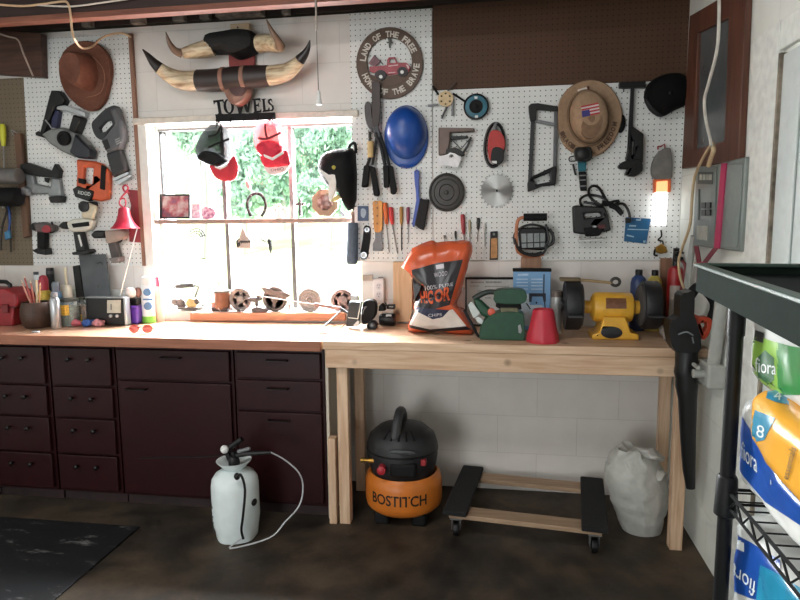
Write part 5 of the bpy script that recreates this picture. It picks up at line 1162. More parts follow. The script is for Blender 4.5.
b = B(); b.tube([PY(p, -.03) for p in R6([(230, 470), (220, 480), (218, 500), (230, 502)])], .005, 6, 3); P(t, 'black_jaw', b, BLK)
# jigsaw with cord
G7 = lambda pts: Z(560, 170, 6.67, pts)
t = T('jigsaw', 'black corded jigsaw with a silver shoe hanging beneath its coiled cord', 'power saw')
b = B(); b.slab(G7([(84, 242), (104, 236), (300, 246), (322, 300), (342, 402), (300, 416), (262, 410), (182, 432), (92, 422)]), -.06, -.016, [G7([(160, 290), (268, 284), (284, 310), (166, 322)])]); P(t, 'body', b, mat((30, 29, 30), .45), .008)
b = B(); b.slab(G7([(160, 385), (250, 380), (300, 395), (262, 440), (175, 445)]), -.075, -.03); P(t, 'gear_head', b, BLKM, .006)
b = B(); b.slab(G7([(216, 374), (242, 370), (244, 382), (220, 386)]), -.0765, -.07); b.slab(G7([(164, 302), (190, 290), (196, 300), (170, 312)]), -.05, -.03); P(t, 'silver_marks', b, SIL)
b = B(); b.slab(G7([(250, 370), (300, 362), (302, 388), (262, 392)]), -.077, -.07); P(t, 'red_mark', b, mat((90, 36, 40), .5))
b = B(); b.slab(G7([(122, 466), (298, 457), (302, 468), (128, 484)]), -.08, -.03); b.slab(G7([(116, 432), (128, 430), (130, 484), (120, 480)]), -.06, -.05); P(t, 'shoe', b, mat((206, 206, 204), .45), .001)
b = B(); b.tube([PY(p, -.035-.012*math.sin(i*1.3)) for i, p in enumerate(G7([(150, 245), (136, 220), (140, 190), (180, 168), (240, 170), (300, 195), (320, 225), (280, 235), (225, 205), (195, 170), (195, 125), (225, 105), (260, 120), (290, 170), (305, 215), (280, 240), (220, 225), (160, 215)]))], .0065, 7, 4)
b.tube([PY(p, -.05) for p in G7([(290, 225), (340, 215), (390, 205), (375, 225), (330, 240), (370, 260), (410, 300), (395, 260), (360, 235), (420, 225), (450, 260), (466, 310), (460, 345)])], .0065, 7, 4)
b.tube([PY(p, -.055) for p in G7([(280, 215), (330, 225), (390, 260), (412, 295)])], .011, 8, 3)
P(t, 'cord', b, BLK)
b = B(); b.slab(G7([(440, 318), (478, 322), (476, 352), (440, 355)]), -.075, -.05); P(t, 'plug', b, BLK, .004)
t = T('blade_card', 'blue blade package hanging beside the black jigsaw cord', 'package')
b = B(); b.slab(G7([(443, 314), (606, 325), (576, 492), (427, 475)]), -.022, pf); P(t, 'card', b, mat((28, 92, 136), .35, var=.12, scale=12), .001)
b = B(); b.slab(G7([(462, 366), (508, 368), (507, 378), (461, 377)]), -.0226, -.02); b.slab(G7([(452, 392), (590, 396), (588, 402), (450, 399)]), -.0226, -.02); b.slab(G7([(446, 430), (494, 442), (492, 450), (444, 440)]), -.0226, -.02); b.slab(G7([(555, 470), (572, 470), (570, 486), (556, 486)]), -.0226, -.02); b.slab(G7([(508, 328), (540, 330), (538, 338), (508, 336)]), -.0226, -.02); P(t, 'pale_print', b, mat((160, 190, 206), .5)); peg_hook(t, G7([(530, 326)])[0])
# halogen work light
HH = lambda pts: Z(440, 195, 6.67, pts)
t = T('floodlight', 'portable floodlight with a black grip, tan bracket and wound black cord', 'floodlight')
b = B(); b.tube([PY(p, -.10) for p in HH([(557, 149), (713, 147)])], .0185, 14); P(t, 'grip', b, BLKM)
b = B(); b.tube([PY(p, y) for p, y in zip(HH([(560, 148), (530, 158), (515, 185), (508, 260), (512, 350), (530, 385), (580, 408), (650, 405), (692, 392)]), (-.1, -.1, -.1, -.09, -.08, -.07, -.06, -.06, -.06))], .0085, 9, 4); P(t, 'bracket', b, mat((186, 118, 84), .45))
b = B(); b.slab(HH([(520, 250), (545, 218), (700, 215), (722, 245), (716, 350), (690, 370), (532, 362)]), -.07, -.016); P(t, 'housing', b, BLK, .008)
b = B(); b.slab(HH([(540, 258), (700, 254), (700, 345), (546, 354)]), -.073, -.066); P(t, 'glass', b, mat((140, 146, 146), .15, var=.2, scale=40))
b = B()
for x in (578, 622, 664): b.tube([PY(p, -.076) for p in HH([(x, 250), (x+2, 352)])], .0025, 5)
b.tube([PY(p, -.076) for p in HH([(536, 322), (706, 314)])], .0025, 5); P(t, 'wire_guard', b, BLK)
b = B()
b.tube([PY(p, -.085) for p in HH([(500, 330), (495, 270), (530, 225), (600, 198), (680, 210), (740, 245), (752, 300), (720, 345), (700, 350), (725, 300), (715, 240), (705, 195)])], .006, 7, 4)
b.tube([PY(p, -.09) for p in HH([(498, 290), (520, 360), (570, 395), (640, 405), (690, 385), (715, 345), (755, 320), (758, 270), (730, 225)])], .006, 7, 4)
b.tube([PY(p, -.088) for p in HH([(520, 345), (560, 385), (630, 395), (680, 380)])], .006, 7, 4); P(t, 'cord', b, BLK)
# small drivers on the right board
h1 = lambda x, y: HH([(x, y)])[0]
driver(h1(150, 128), h1(158, 262), h1(166, 330), .0115, (150, 46, 54), 'fat red handled screwdriver above the orange bag', .004)
driver(h1(197, 165), h1(199, 250), h1(200, 320), .0068, (176, 160, 130), 'slim tan handled screwdriver above the orange bag corner', .003)
driver(h1(256, 152), h1(254, 232), h1(249, 312), .0085, (30, 28, 30), 'black handled pick hanging between tan and clear screwdrivers', .002, (60, 58, 58))
driver(h1(298, 185), h1(299, 250), h1(300, 345), .0068, (196, 194, 190), 'clear pale screwdriver beside the small blade package', .0025)
driver(h1(103, 240), h1(104, 290), h1(105, 330), .006, (26, 26, 28), 'short black screwdriver half hidden behind the orange bag', .002)
driver(h1(30, 268), h1(30, 290), h1(30, 320), .006, (110, 104, 100), 'grey peg ended driver half hidden by the orange bag', .002)
t = T('blade_package', 'tall black and orange blade package hanging under the saw blade', 'package')
b = B(); b.slab(HH([(335, 245), (385, 240), (386, 432), (330, 434)]), -.024, pf, [HH(el(359, 262, 9, 9, 0, 14))]); P(t, 'card', b, BLK, .002)
b = B(); b.slab(HH([(341, 290), (382, 286), (381, 420), (338, 424)]), -.0255, -.022); P(t, 'orange_label', b, mat((190, 138, 84), .5, var=.25, scale=40)); peg_hook(t, HH([(359, 262)])[0])
# ================================================================ on the counter, left of the window
CT = .8862; BT = .8882
I = lambda pts: Z(0, 255, 7.06, pts)
J = lambda pts: Z(80, 250, 6.67, pts)
def i1(x, y): return I([(x, y)])[0]
def j1(x, y): return J([(x, y)])[0]
def stand(px0, px1, y):
    """centre x and half width at depth y for an upright thing seen between two pixel columns"""
    a, c = PY(px0, y), PY(px1, y); return (a.x+c.x)/2, abs(c.x-a.x)/2
def zy(p, y): return PY(p, y).z
# red tool case
t = T('tool_case', 'red plastic tool case on the counter at the picture edge', 'tool case')
rc = mat((142, 34, 40), .4); y0 = -.29
xr = PY((17, 300), y0).x; xl = xr-.42
b = B(); zt = zy((5, 289), y0); zm = zy((5, 307), y0)
pts = [(xl, zm), (xr-.01, zm), (xr, zm+.02), (xr-.01, zt-.03), (xr-.06, zt), (xl+.05, zt), (xl, zt-.03)]
b.xz(pts, y0, y0+.15); P(t, 'lid', b, rc, .008)
b = B(); b.xz([(xl+.01, CT), (xr-.04, CT), (xr-.03, zm-.006), (xl+.01, zm-.006)], y0+.005, y0+.145); P(t, 'base', b, rc, .008)
b = B(); b.box(xl+.01, xr-.02, y0+.002, y0+.148, zm-.008, zm+.002); P(t, 'seam_strip', b, mat((90, 24, 28), .5))
b = B(); b.tube([(xl+.1, y0+.075, zt-.002), (xl+.11, y0+.075, zt+.03), (xr-.12, y0+.075, zt+.03), (xr-.1, y0+.075, zt-.002)], .011, 8, 2); P(t, 'handle', b, BLK)
b = B(); b.box(xr-.09, xr-.05, y0-.012, y0+.002, zm-.03, zm+.015); P(t, 'latch', b, mat((110, 26, 30), .5), .003)
# wooden pot with pencils and brushes
y0 = -.30; xc, r = stand(i1(165, 410), i1(355, 410), y0); zt = zy(i1(260, 330), y0)
t = T('pencil_pot', 'round brown wooden pot holding pencils beside the silver can', 'pot')
h = zt-CT
b = B(); b.lathe((xc, y0, CT), [(r*.7, 0), (r*.9, h*.12), (r, h*.45), (r*.97, h*.75), (r*.85, h), (r*.78, h), (r*.85, h*.7), (r*.8, h*.15), (r*.2, h*.1)], 32); P(t, 'pot', b, wood((46, 29, 21), (74, 50, 36), 'z', knots=False))
b = B(); b.lathe((xc, y0, CT), [(r*.985, h*.52), (r*1.0, h*.54), (r*1.0, h*.58), (r*.98, h*.6)], 32); P(t, 'raised_band', b, mat((60, 42, 34), .5))
for p0, p1, col, lab, br_ in (((150, 178), (214, 335), (206, 150, 130), 'pale pink pencil leaning furthest out of the brown pot', 0), ((168, 145), (226, 335), (176, 84, 80), 'tallest reddish pencil leaning in the brown pot', 0), ((214, 180), (244, 335), (190, 110, 96), 'short brick coloured pencil in the brown pot', 0), ((256, 150), (262, 335), (222, 196, 160), 'wide paint brush with a dark head standing in the brown pot', 1), ((284, 195), (278, 335), (206, 150, 110), 'upright tan pencil beside the paint brush', 0)):
    v0, v1 = PY(i1(*p0), y0-.005), PY(i1(p1[0], p1[1]), y0-.005)
    d = (v1-v0).normalized(); v1 = v0+(v1-v0)*1.12
    t = T('paint_brush' if br_ else 'pencil', lab, 'brush' if br_ else 'pencil', 'pencils and brush in the wooden pot')
    b = B(); b.tube([v0-d*-.014 if not br_ else v0, v1], .0052 if br_ else .0042, 6); P(t, 'shaft', b, mat(col, .5))
    if br_:
        b = B(); b.box(v0.x-.012, v0.x+.012, v0.y-.005, v0.y+.005, v0.z-.02, v0.z+.008); P(t, 'ferrule', b, SIL, .001)
        b = B(); b.box(v0.x-.013, v0.x+.013, v0.y-.005, v0.y+.005, v0.z+.008, zy(i1(255, 118), y0)); P(t, 'bristles', b, mat((52, 58, 60), .9), .002)
    else:
        b = B(); b.tube([v0, v0+d*.014], [.0012, .0042], 6); P(t, 'sharpened_end', b, mat((232, 210, 180), .6))
def bottle(name, label, cat, c0, c1, pt, y, mats, prof, parts, group=None):
    """c0,c1 pixel edges; pt pixel of top; prof [(r,h) 0..1] body; parts [(name, prof, mat)]"""
    xc, r = stand(c0, c1, y); H = zy(pt, y)-CT
    t = T(name, label, cat, group)
    b = B(); b.lathe((xc, y, CT), [(a*r, h*H) for a, h in prof], 24); P(t, 'body', b, mats)
    for nm, pr, m_ in parts:
        b = B(); b.lathe((xc, y, CT), [(a*r, h*H) for a, h in pr], 24); P(t, nm, b, m_)
    return t
bottle('flask', 'slim silver metal flask on the counter in front of the glass jars', 'flask', i1(360, 400), i1(422, 400), i1(390, 262), -.33, SIL, [(.85, 0), (1, .03), (1, .78), (.8, .84), (.62, .87)], [('screw_cap', [(.66, .87), (.68, .88), (.66, .99), (.4, 1)], GRY)])
bottle('spray_can', 'yellow labelled can with a red cap behind the pencils', 'can', i1(272, 250), i1(352, 250), i1(302, 142), -.12, mat((204, 174, 66), .4, var=.3, scale=50), [(.95, 0), (1, .02), (1, .62), (.7, .68)], [('red_cap', [(.72, .66), (.72, .9), (.5, .98), (.2, 1)], mat((172, 44, 62), .4))])
bottle('bottle', 'tall thin black bottle between the red capped can and white pump bottle', 'bottle', i1(332, 140), i1(378, 140), i1(355, 90), -.045, BLK, [(1, 0), (1, .97), (.9, 1)], [('collar', [(1.06, .88), (1.06, .93), (1, .94)], DGR)])
bottle('bottle', 'squat blue bottle with a grey cap behind the silver flask', 'bottle', i1(362, 250), i1(432, 250), i1(395, 188), -.20, mat((84, 122, 150), .3, var=.3, scale=50), [(.95, 0), (1, .03), (1, .6), (.8, .78)], [('cap', [(.72, .78), (.72, .95), (.5, 1)], mat((110, 120, 130), .4))])
bottle('pump_bottle', 'white topped pump bottle with a blue lower half', 'bottle', i1(436, 250), i1(506, 250), i1(463, 88), -.13, mat((110, 146, 168), .35, var=.3, scale=50), [(.95, 0), (1, .03), (1, .42)], [('white_collar', [(1.02, .42), (1.04, .46), (1.0, .64), (.75, .68)], mat((218, 210, 190), .5)), ('pump_stem', [(.26, .66), (.22, .9), (.26, .93), (.3, 1)], mat((218, 210, 180), .5))])
# glass jars
gl_ = mat((190, 200, 196), .08, alpha=.28, var=.02); 
def jar(c0, c1, pt, y, label, fill, lab):
    xc, r = stand(c0, c1, y); H = zy(pt, y)-CT
    t = T('glass_jar', label, 'jar', 'glass jars by the radio')
    b = B(); b.lathe((xc, y, CT), [(r*.92, 0), (r, .006), (r, H*.85), (r*.9, H*.92), (r*.9, H)], 28); P(t, 'jar', b, gl_)
    b = B(); b.lathe((xc, y, CT+.004), [(r*.88, 0), (r*.92, .006), (r*.92, H*.72), (r*.4, H*.76)], 24); P(t, 'contents', b, mat(fill, .6, var=.6, scale=70))
    b = B(); b.lathe((xc, y, CT), [(r*.93, H*.96), (r*.95, H*.97), (r*.95, H*1.06), (r*.5, H*1.07)], 28); P(t, 'lid', b, mat((70, 74, 70), .4, .5))
    b = B()
    for (a0, a1, z0, z1, seed) in lab:
        n = 6; f = lambda p: Vector((xc+r*1.01*math.sin(p[0]), y-r*1.01*math.cos(p[0]), CT+p[1]*H))
        for i in range(n):
            u0, u1 = a0+(a1-a0)*i/n, a0+(a1-a0)*(i+1)/n
            b.bm.faces.new([b.bm.verts.new(f(q_)) for q_ in ((u0, z0), (u1, z0), (u1, z1), (u0, z1))])
    P(t, 'label', b, mat((206, 160, 50), .5, var=.4, scale=120))
    return t
jar(i1(432, 400), i1(552, 400), i1(490, 318), -.24, 'clear glass jar with a yellow and red label beside the silver flask', (96, 108, 92), [(-.5, .6, .45, .85, 0)])
jar(i1(552, 380), i1(604, 380), i1(578, 310), -.17, 'narrow jar with red and green contents beside the radio', (128, 90, 60), [(-.5, .5, .1, .4, 0)])
# leaning things
t = T('grey_sheet', 'grey metal sheet with a round hole leaning on the wall behind the radio', 'sheet')
f = lambda p: PY(p, -.03-.10*(p[1]-254)/70)
b = B(); b.slabf([(78.5, 255), (105.5, 254), (114, 322), (88, 323)], f, (0, .004, 0), [el(99, 287, .9, .9, 0, 12)]).floor(CT); P(t, 'sheet', b, mat((86, 90, 94), .45, .3, var=.2, scale=8), .001)
b = B(); b.tube([f((97, 263.5))+Vector((0, -.002, 0)), f((101, 262))+Vector((0, -.002, 0)), f((103, 265))+Vector((0, -.002, 0))], .0015, 5); P(t, 'scratched_mark', b, BLK)
b = B(); b.slabf([(72.5, 266), (79, 265), (86.5, 322), (79, 323)], lambda p: PY(p, -.05-.09*(p[1]-265)/60), (0, .02, 0)).floor(CT); S('black_case', b, BLK, 'thin black case leaning beside the grey metal sheet', 'case', bev=.004)
b = B(); v = PY((96, 322), -.03); b.box(PY((70, 300), -.06).x, PY((136, 300), -.06).x, -.06, -.045, CT, zy((100, 289.5), -.06)); S('backer_board', b, mat((206, 208, 202), .6), 'low white board standing on edge behind the radio', 'board', bev=.002)
# radio
y0 = -.22
t = T('radio', 'black and silver table radio with a small display and raised antenna', 'radio')
a, c = PY(j1(40, 318), y0), PY(j1(287, 312), y0); zt = a.z; xe = PY(j1(312, 315), y0+.05).x
b = B(); b.box(a.x, c.x, y0, y0+.04, CT+.004, zt); P(t, 'body', b, BLK, .004)
b = B(); b.box(c.x, c.x+.012, y0-.002, y0+.042, CT+.002, zt+.004); P(t, 'silver_side', b, SIL, .003)
b = B(); b.box(a.x-.004, c.x, y0-.002, y0+.042, zt-.002, zt+.004); P(t, 'silver_top', b, SIL, .002)
b = B(); b.slab(J([(180, 335), (270, 333), (270, 420), (180, 420)]), y0-.004, y0+.002); d = P(t, 'display', b, mat((170, 172, 160), .3), .001)
b = B(); b.slab(J([(204, 360), (210, 360), (210, 400), (204, 400)]), y0-.005, y0-.003); P(d, 'dial_mark', b, DGR)
for x in (208, 250):
    b = B(); b.lathe(PY(j1(x, 440), y0), [(.009, .002), (.009, -.008), (.006, -.010)], 16, 'y'); P(t, 'knob', b, SIL)
b = B(); b.tube([PY((119.5, 297), y0+.03), PY((137.5, 227), y0+.05)], [.0042, .003], 6); P(t, 'antenna', b, SIL)
# bandana
t = T('bandana', 'crumpled red, white and blue cloth lying before the radio', 'cloth')
for nm, x0, x1, col, y_ in (('red_fold', 520, 610, (186, 96, 106), 480), ('blue_fold', 605, 690, (58, 92, 160), 470), ('pink_fold', 680, 770, (206, 140, 146), 472)):
    v = PZ(i1((x0+x1)/2, 495), CT); w_ = pm(i1(x0, 480), v.y)/7.06*(x1-x0)/2
    b = B(); b.ell(v+Vector((0, -.035, .017)), (w_*1.0, .024, .018), n=20)
    for q_ in b.bm.verts: q_.co += noise.noise_vector(q_.co*55)*.012
    for q_ in b.bm.verts: q_.co.z = max(q_.co.z, CT)
    P(t, nm, b, mat(col, .8, var=.35, scale=70))
# purple tub with odds on top
y0 = -.12; xc, r = stand(j1(322, 420), j1(412, 420), y0)
t = T('plastic_tub', 'small purple plastic tub between the radio and the sunscreen', 'tub')
zt = zy(j1(365, 370), y0)
b = B(); b.box(xc-r*.92, xc+r*.92, y0-.04, y0+.04, CT, zt); P(t, 'tub', b, mat((92, 54, 160), .35), .008)
b = B(); b.box(xc-r, xc+r, y0-.045, y0+.045, zt-.012, zt+.004); P(t, 'rim', b, mat((82, 46, 146), .35), .003)
b = B(); b.box(xc-r*.9, xc+r*.85, y0-.03, y0+.03, zt+.0045, zy(j1(365, 318), y0)); S('black_box', b, BLK, 'small black box sitting on the purple tub', 'box', bev=.006)
zk = zy(j1(365, 318), y0)+.001
b = B(); v = PY(j1(338, 275), y0-.02); b.ell((v.x, v.y, zk+.03), (.032, .026, .029), Euler((.2, .3, 0)).to_matrix(), 18); S('white_cup', b, mat((226, 220, 214), .4), 'round white cup lying on the black box by the sunscreen', 'cup')
b = B(); v = PY(j1(388, 300), y0+.0); b.ell((v.x, v.y, zk+.028), (.022, .02, .028), n=14); S('brown_bottle', b, mat((122, 88, 78), .4, var=.3), 'small brown bottle on the black box next to the white cup', 'bottle')
# sunscreen and lotion
y0 = -.10
t = T('sunscreen_bottle', 'white sunscreen bottle with blue round logos and a green base', 'bottle')
xc, r = stand(j1(414, 380), j1(497, 380), y0); H = zy(j1(452, 178), y0)-CT
b = B(); b.lathe((xc, y0, CT), [(r*.95, H*.14), (r, H*.15), (r*.98, H*.5), (r*.95, H*.8), (r*.9, H*.83)], 28, sy=.7); P(t, 'body', b, mat((224, 230, 232), .35, var=.04))
b = B(); b.lathe((xc, y0, CT), [(r*.97, 0), (r*1.02, .004), (r*1.0, H*.13), (r*.95, H*.15)], 28, sy=.7); P(t, 'green_base', b, mat((124, 196, 70), .4))
b = B(); b.lathe((xc, y0, CT), [(r*.88, H*.83), (r*.9, H*.84), (r*.86, H*.98), (r*.7, H)], 28, sy=.7); P(t, 'cap', b, WHT)
b = B(); yf = y0-r*.7-.002
for c, rr in ((j1(447, 282), 3.9), (j1(452, 375), 4.1)): b.slab(el(*c, rr, rr*.95, 0, 20), yf-.001, yf+.006)
b.slab([j1(420, 325), j1(485, 325), j1(485, 335), j1(420, 335)], yf-.001, yf+.004); P(t, 'blue_logos', b, mat((86, 122, 160), .4))
bottle('lotion_bottle', 'pale pink lotion bottle with a red cap beside the sunscreen', 'bottle', j1(500, 380), j1(556, 380), j1(512, 178), -.05, mat((236, 196, 178), .4, var=.05), [(.95, 0), (1, .03), (1, .72), (.8, .78)], [('red_cap', [(.5, .77), (.52, .8), (.5, .97), (.3, 1)], mat((160, 54, 76), .4))])
# sunglasses
t = T('sunglasses', 'red lensed sunglasses lying on the counter near the sunscreen', 'sunglasses')
v = PZ((134, 333), CT); y0 = v.y
ln = mat((176, 70, 66), .12, var=.05, alpha=.8)
for cx_, rx in ((360, 33), (450, 36)):
    b = B(); b.dome(J(el(cx_, 526, rx, 28, 0, 24)), y0, [(1, 0), (.8, .004), (.4, .007), (0, .008)]); P(t, 'lens', b, ln)
fr = mat((120, 60, 58), .4)
b = B(); b.tube([PY(p, y0-.004) for p in J([(392, 520), (402, 512), (414, 520)])], .002, 6, 3); P(t, 'bridge', b, fr)
for a, s in (((328, 520), -.04), ((487, 520), .09)):
    p = PY(j1(*a), y0); b = B(); b.tube([p, (p.x+s*.3, p.y+.02, CT+.012), (p.x+s, p.y+.11, CT+.004)], .002, 6, 3); P(t, 'temple_arm', b, fr)
b = B(); v = PZ((36, 332), CT); b.lathe((v.x, v.y, CT), [(.018, 0), (.02, .002), (.018, .006), (.004, .007)], 20); S('metal_washer', b, SIL, 'small round metal cap on the counter before the wooden pot', 'cap')

# ================================================================ on the pine bench
Gd = lambda pts: Z(340, 270, 9.23, pts)
Bn = lambda pts: Z(455, 260, 6.67, pts)
Nb = lambda pts: Z(395, 235, 5.714, pts)
Gr = lambda pts: Z(540, 230, 4, pts)
# grey block and outlet on the wall
b = B(); b.slab(Gd([(207, 46), (303, 44), (303, 100), (207, 100)]), -.012, 0); S('wall_plate', b, mat((160, 146, 134), .6, .2), 'flat tan plate on the wall beside the white outlet box', 'plate', bev=.001)
t = T('outlet_box', 'white plug-in outlet box on the wall above the black camera gear', 'outlet')
b = B(); b.slab(Gd([(302, 80), (402, 78), (404, 310), (306, 312)]), -.045, 0); P(t, 'box', b, mat((228, 218, 214), .4, var=.03), .005)
for cy in (150, 230):
    b = B(); b.slab(Gd(el(358, cy, 26, 34, 0, 20)), -.0465, -.04); rcp = P(t, 'receptacle', b, mat((214, 204, 202), .4))
    b = B()
    for dx in (-9, 9): b.slab(Gd(rect(358+dx-2, cy-18, 358+dx+2, cy-2)), -.0475, -.046)
    b.slab(Gd(el(358, cy+14, 4, 5, 0, 10)), -.0475, -.046); P(rcp, 'slots', b, DGR)
b = B(); b.slab(Gd([(350, 68), (388, 66), (390, 80), (350, 80)]), -.035, -.005); P(t, 'top_knob', b, mat((120, 100, 94), .5), .002)
# camera gear
t = T('equipment_case', 'upright black case with white edges at the counter corner', 'case')
y0 = -.20; MV = lambda p: PY(p, y0)
b = B(); b.slab(Gd([(85, 292), (190, 300), (166, 520), (52, 522), (62, 440)]), y0, y0+.05); P(t, 'case', b, BLK, .005)
b = B(); b.slab(Gd([(98, 232), (158, 240), (170, 282), (98, 284)]), y0+.01, y0+.04); P(t, 'silver_top', b, mat((150, 152, 150), .4, .3), .003)
b = B(); b.slab(Gd([(124, 508), (160, 468), (178, 472), (168, 520), (140, 522)]), y0-.003, y0+.004); b.slab(Gd([(74, 436), (160, 446), (186, 306), (194, 306), (168, 454), (74, 444)]), y0-.002, y0+.002); P(t, 'white_trim', b, mat((214, 214, 210), .5))
t = T('camera', 'black camera with a strap on the bench below the outlet box', 'camera')
y0 = -.16
b = B(); b.slab(s2(Gd([(212, 310), (240, 282), (300, 282), (326, 322), (322, 420), (275, 480), (205, 500), (196, 400)]), 2), y0, y0+.06); P(t, 'body', b, BLKM, .01)
b = B(); v = PY(Gd([(302, 492)])[0], y0-.03); v.z = BT+.018; b.lathe(v, [(.024, .02), (.026, -.02), (.020, -.026), (.016, -.018)], 24, 'y'); lens = P(t, 'lens', b, BLK)
b = B(); b.lathe(v+Vector((0, -.02, 0)), [(.015, .004), (.010, -.002), (.002, -.004)], 20, 'y'); P(lens, 'front_glass', b, mat((90, 96, 100), .05))
b = B(); b.tube([PY(p, y0-.006) for p in Gd([(215, 350), (245, 335), (215, 375), (210, 410)])], .003, 6, 3); P(t, 'strap', b, GRY)
t = T('camcorder', 'black barrel shaped camcorder lying beside the wooden wall stud', 'camcorder')
y0 = -.10; a, c = PY(Gd([(345, 418)])[0], y0), PY(Gd([(512, 416)])[0], y0); r = .033; z_ = BT+r
b = B(); b.tube([(a.x+.012, y0, z_), (a.x+.02, y0, z_), (c.x-.01, y0, z_), (c.x, y0, z_)], [r*.8, r*.9, r*1.0, r*.85], 22); P(t, 'barrel', b, BLK)
b = B(); b.slab(Gd([(350, 380), (358, 330), (380, 312), (410, 330), (416, 380)]), y0-.02, y0+.03); P(t, 'viewfinder', b, BLKM, .005)
b = B(); b.slab(Gd([(428, 324), (502, 322), (504, 365), (430, 362)]), y0-.02, y0+.02, [Gd([(440, 336), (492, 334), (492, 350), (442, 350)])]); P(t, 'top_handle', b, BLK, .003)
b = B(); b.slab(Gd([(424, 410), (474, 408), (474, 428), (424, 430)]), y0-r-.002, y0-r+.006); P(t, 'name_plate', b, mat((170, 172, 172), .4))
b = B(); b.tube([PY(p, y0-.02) for p in Gd([(410, 300), (425, 310), (432, 335)])], .003, 6, 3); P(t, 'cord', b, BLK)
# charcoal bag
y0 = -.30
t = T('charcoal_bag', 'orange and white plastic bag of hickory wood with black printing on the bench', 'bag')
out = Nb([(72, 556), (96, 450), (130, 345), (150, 285), (110, 262), (55, 190), (36, 172), (95, 80), (205, 40), (240, 52), (340, 32), (412, 38), (440, 72), (420, 160), (395, 270), (370, 350), (358, 410), (400, 440), (440, 520), (444, 574), (320, 566), (200, 560)])
S_ = lambda o: [(p[0], p[1]) for p in smooth([(a, c, 0) for a, c in o], 3, True)]
oo = S_(out)
orange = mat((206, 92, 56), .22, var=.12, scale=14, bump=.3); white = mat((214, 204, 196), .3, var=.1, scale=16, bump=.3); dark = mat((34, 30, 34), .3, var=.1)
def bulge(p):
    """front surface of the bag: fuller in its lower half"""
    v = PY(p, y0); return v
from mathutils.geometry import intersect_point_line
def bagpart(name, pts, lift, m_, thick=.0, root=None, lab=None):
    b = B(); b.dome(pts, y0, lift); return P(root or t, name, b, m_, label=lab, ang=70)
ctr = Nb([(255, 330)])[0]
# back sheet and pillow: layered outline rings, then a crumple
b = B(); P0 = [PY(p, y0) for p in oo]; C0 = PY(ctr, y0); rings = []
for sc, d in ((.97, .06), (1, .05), (1, .04), (.97, .0), (.9, -.03), (.78, -.05), (.6, -.062), (.35, -.068), (.001, -.07)):
    rings.append([b.bm.verts.new(C0+(p-C0)*sc+Vector((0, d*(1.0 if p.z < 1.06 else .75), 0))) for p in P0])
n = len(P0)
for i in range(len(rings)-1):
    for j in range(n): b.bm.faces.new((rings[i][j], rings[i][(j+1) % n], rings[i+1][(j+1) % n], rings[i+1][j]))
b.bm.faces.new(rings[0][::-1]); b.bm.faces.new(rings[-1])
for v in b.bm.verts:
    v.co += noise.noise_vector(v.co*14)*.010+noise.noise_vector(v.co*36)*.0022; v.co.z = max(v.co.z, BT)
bmesh.ops.recalc_face_normals(b.bm, faces=b.bm.faces)
from mathutils.bvhtree import BVHTree
bag_tree = BVHTree.FromBMesh(b.bm)
P(t, 'bag', b, orange, ang=60)
def onbag(p, off=.0025):
    d = ray(p).normalized(); h = bag_tree.ray_cast(CAM, d)
    q_ = h[0] if h[0] is not None else PY(p, y0-.03)
    return q_-d*off
def decal(name, pts, m_, root=None, off=.0025, steps=26, lab=None):
    """a printed area lying on the bag: grid between top edge (first half of pts) and bottom edge"""
    h = len(pts)//2; top = pts[:h]; bot = pts[h:][::-1]
    def at(L, u):
        x = u*(len(L)-1); i = min(int(x), len(L)-2); f = x-i; return (L[i][0]*(1-f)+L[i+1][0]*f, L[i][1]*(1-f)+L[i+1][1]*f)
    b = B(); nu = 44; G = []
    for j in range(steps+1):
        w_ = j/steps; G.append([])
        for i in range(nu+1):
            a, c = at(top, i/nu), at(bot, i/nu); G[-1].append(b.bm.verts.new(onbag((a[0]*(1-w_)+c[0]*w_, a[1]*(1-w_)+c[1]*w_), off)))
    for j in range(steps):
        for i in range(nu): b.bm.faces.new((G[j][i], G[j][i+1], G[j+1][i+1], G[j+1][i]))
    return P(root or t, name, b, m_, label=lab, ang=70)
decal('black_print', Nb([(95, 200), (240, 160), (388, 140), (312, 400), (200, 430), (118, 405)]), dark)
decal('white_panel', Nb([(100, 420), (200, 455), (330, 425), (408, 520), (200, 545), (78, 510)]), white)
decal('blue_print', Nb([(118, 410), (200, 420), (310, 430), (272, 470), (215, 482), (130, 440)]), mat((34, 40, 66), .35), off=.004)
decal('black_stripe', Nb([(78, 512), (200, 540), (405, 522), (440, 540), (200, 556), (84, 530)]), dark, off=.004)
b = B()
for s_, Q in (('HIC', [(140, 322), (216, 316), (218, 396), (148, 388)]), ('OR', [(222, 316), (320, 288), (314, 374), (228, 388)])):
    b.text(s_, Nb(Q), lambda p: onbag(p, .0065), bold=.035)
P(t, 'lettering', b, orange)
b = B()
b.text('100% PURE', Nb([(170, 292), (330, 272), (332, 290), (172, 318)]), lambda p: onbag(p, .0065))
b.text('WOOD', Nb([(222, 216), (300, 204), (298, 230), (224, 244)]), lambda p: onbag(p, .0065))
b.slabf(Nb([(232, 172), (278, 164), (280, 190), (236, 196)]), lambda p: onbag(p, .006), (0, .001, 0))
b.text('CHIPS', Nb([(188, 452), (268, 446), (266, 462), (192, 470)]), lambda p: onbag(p, .007)); P(t, 'small_lettering', b, mat((196, 190, 196), .4))
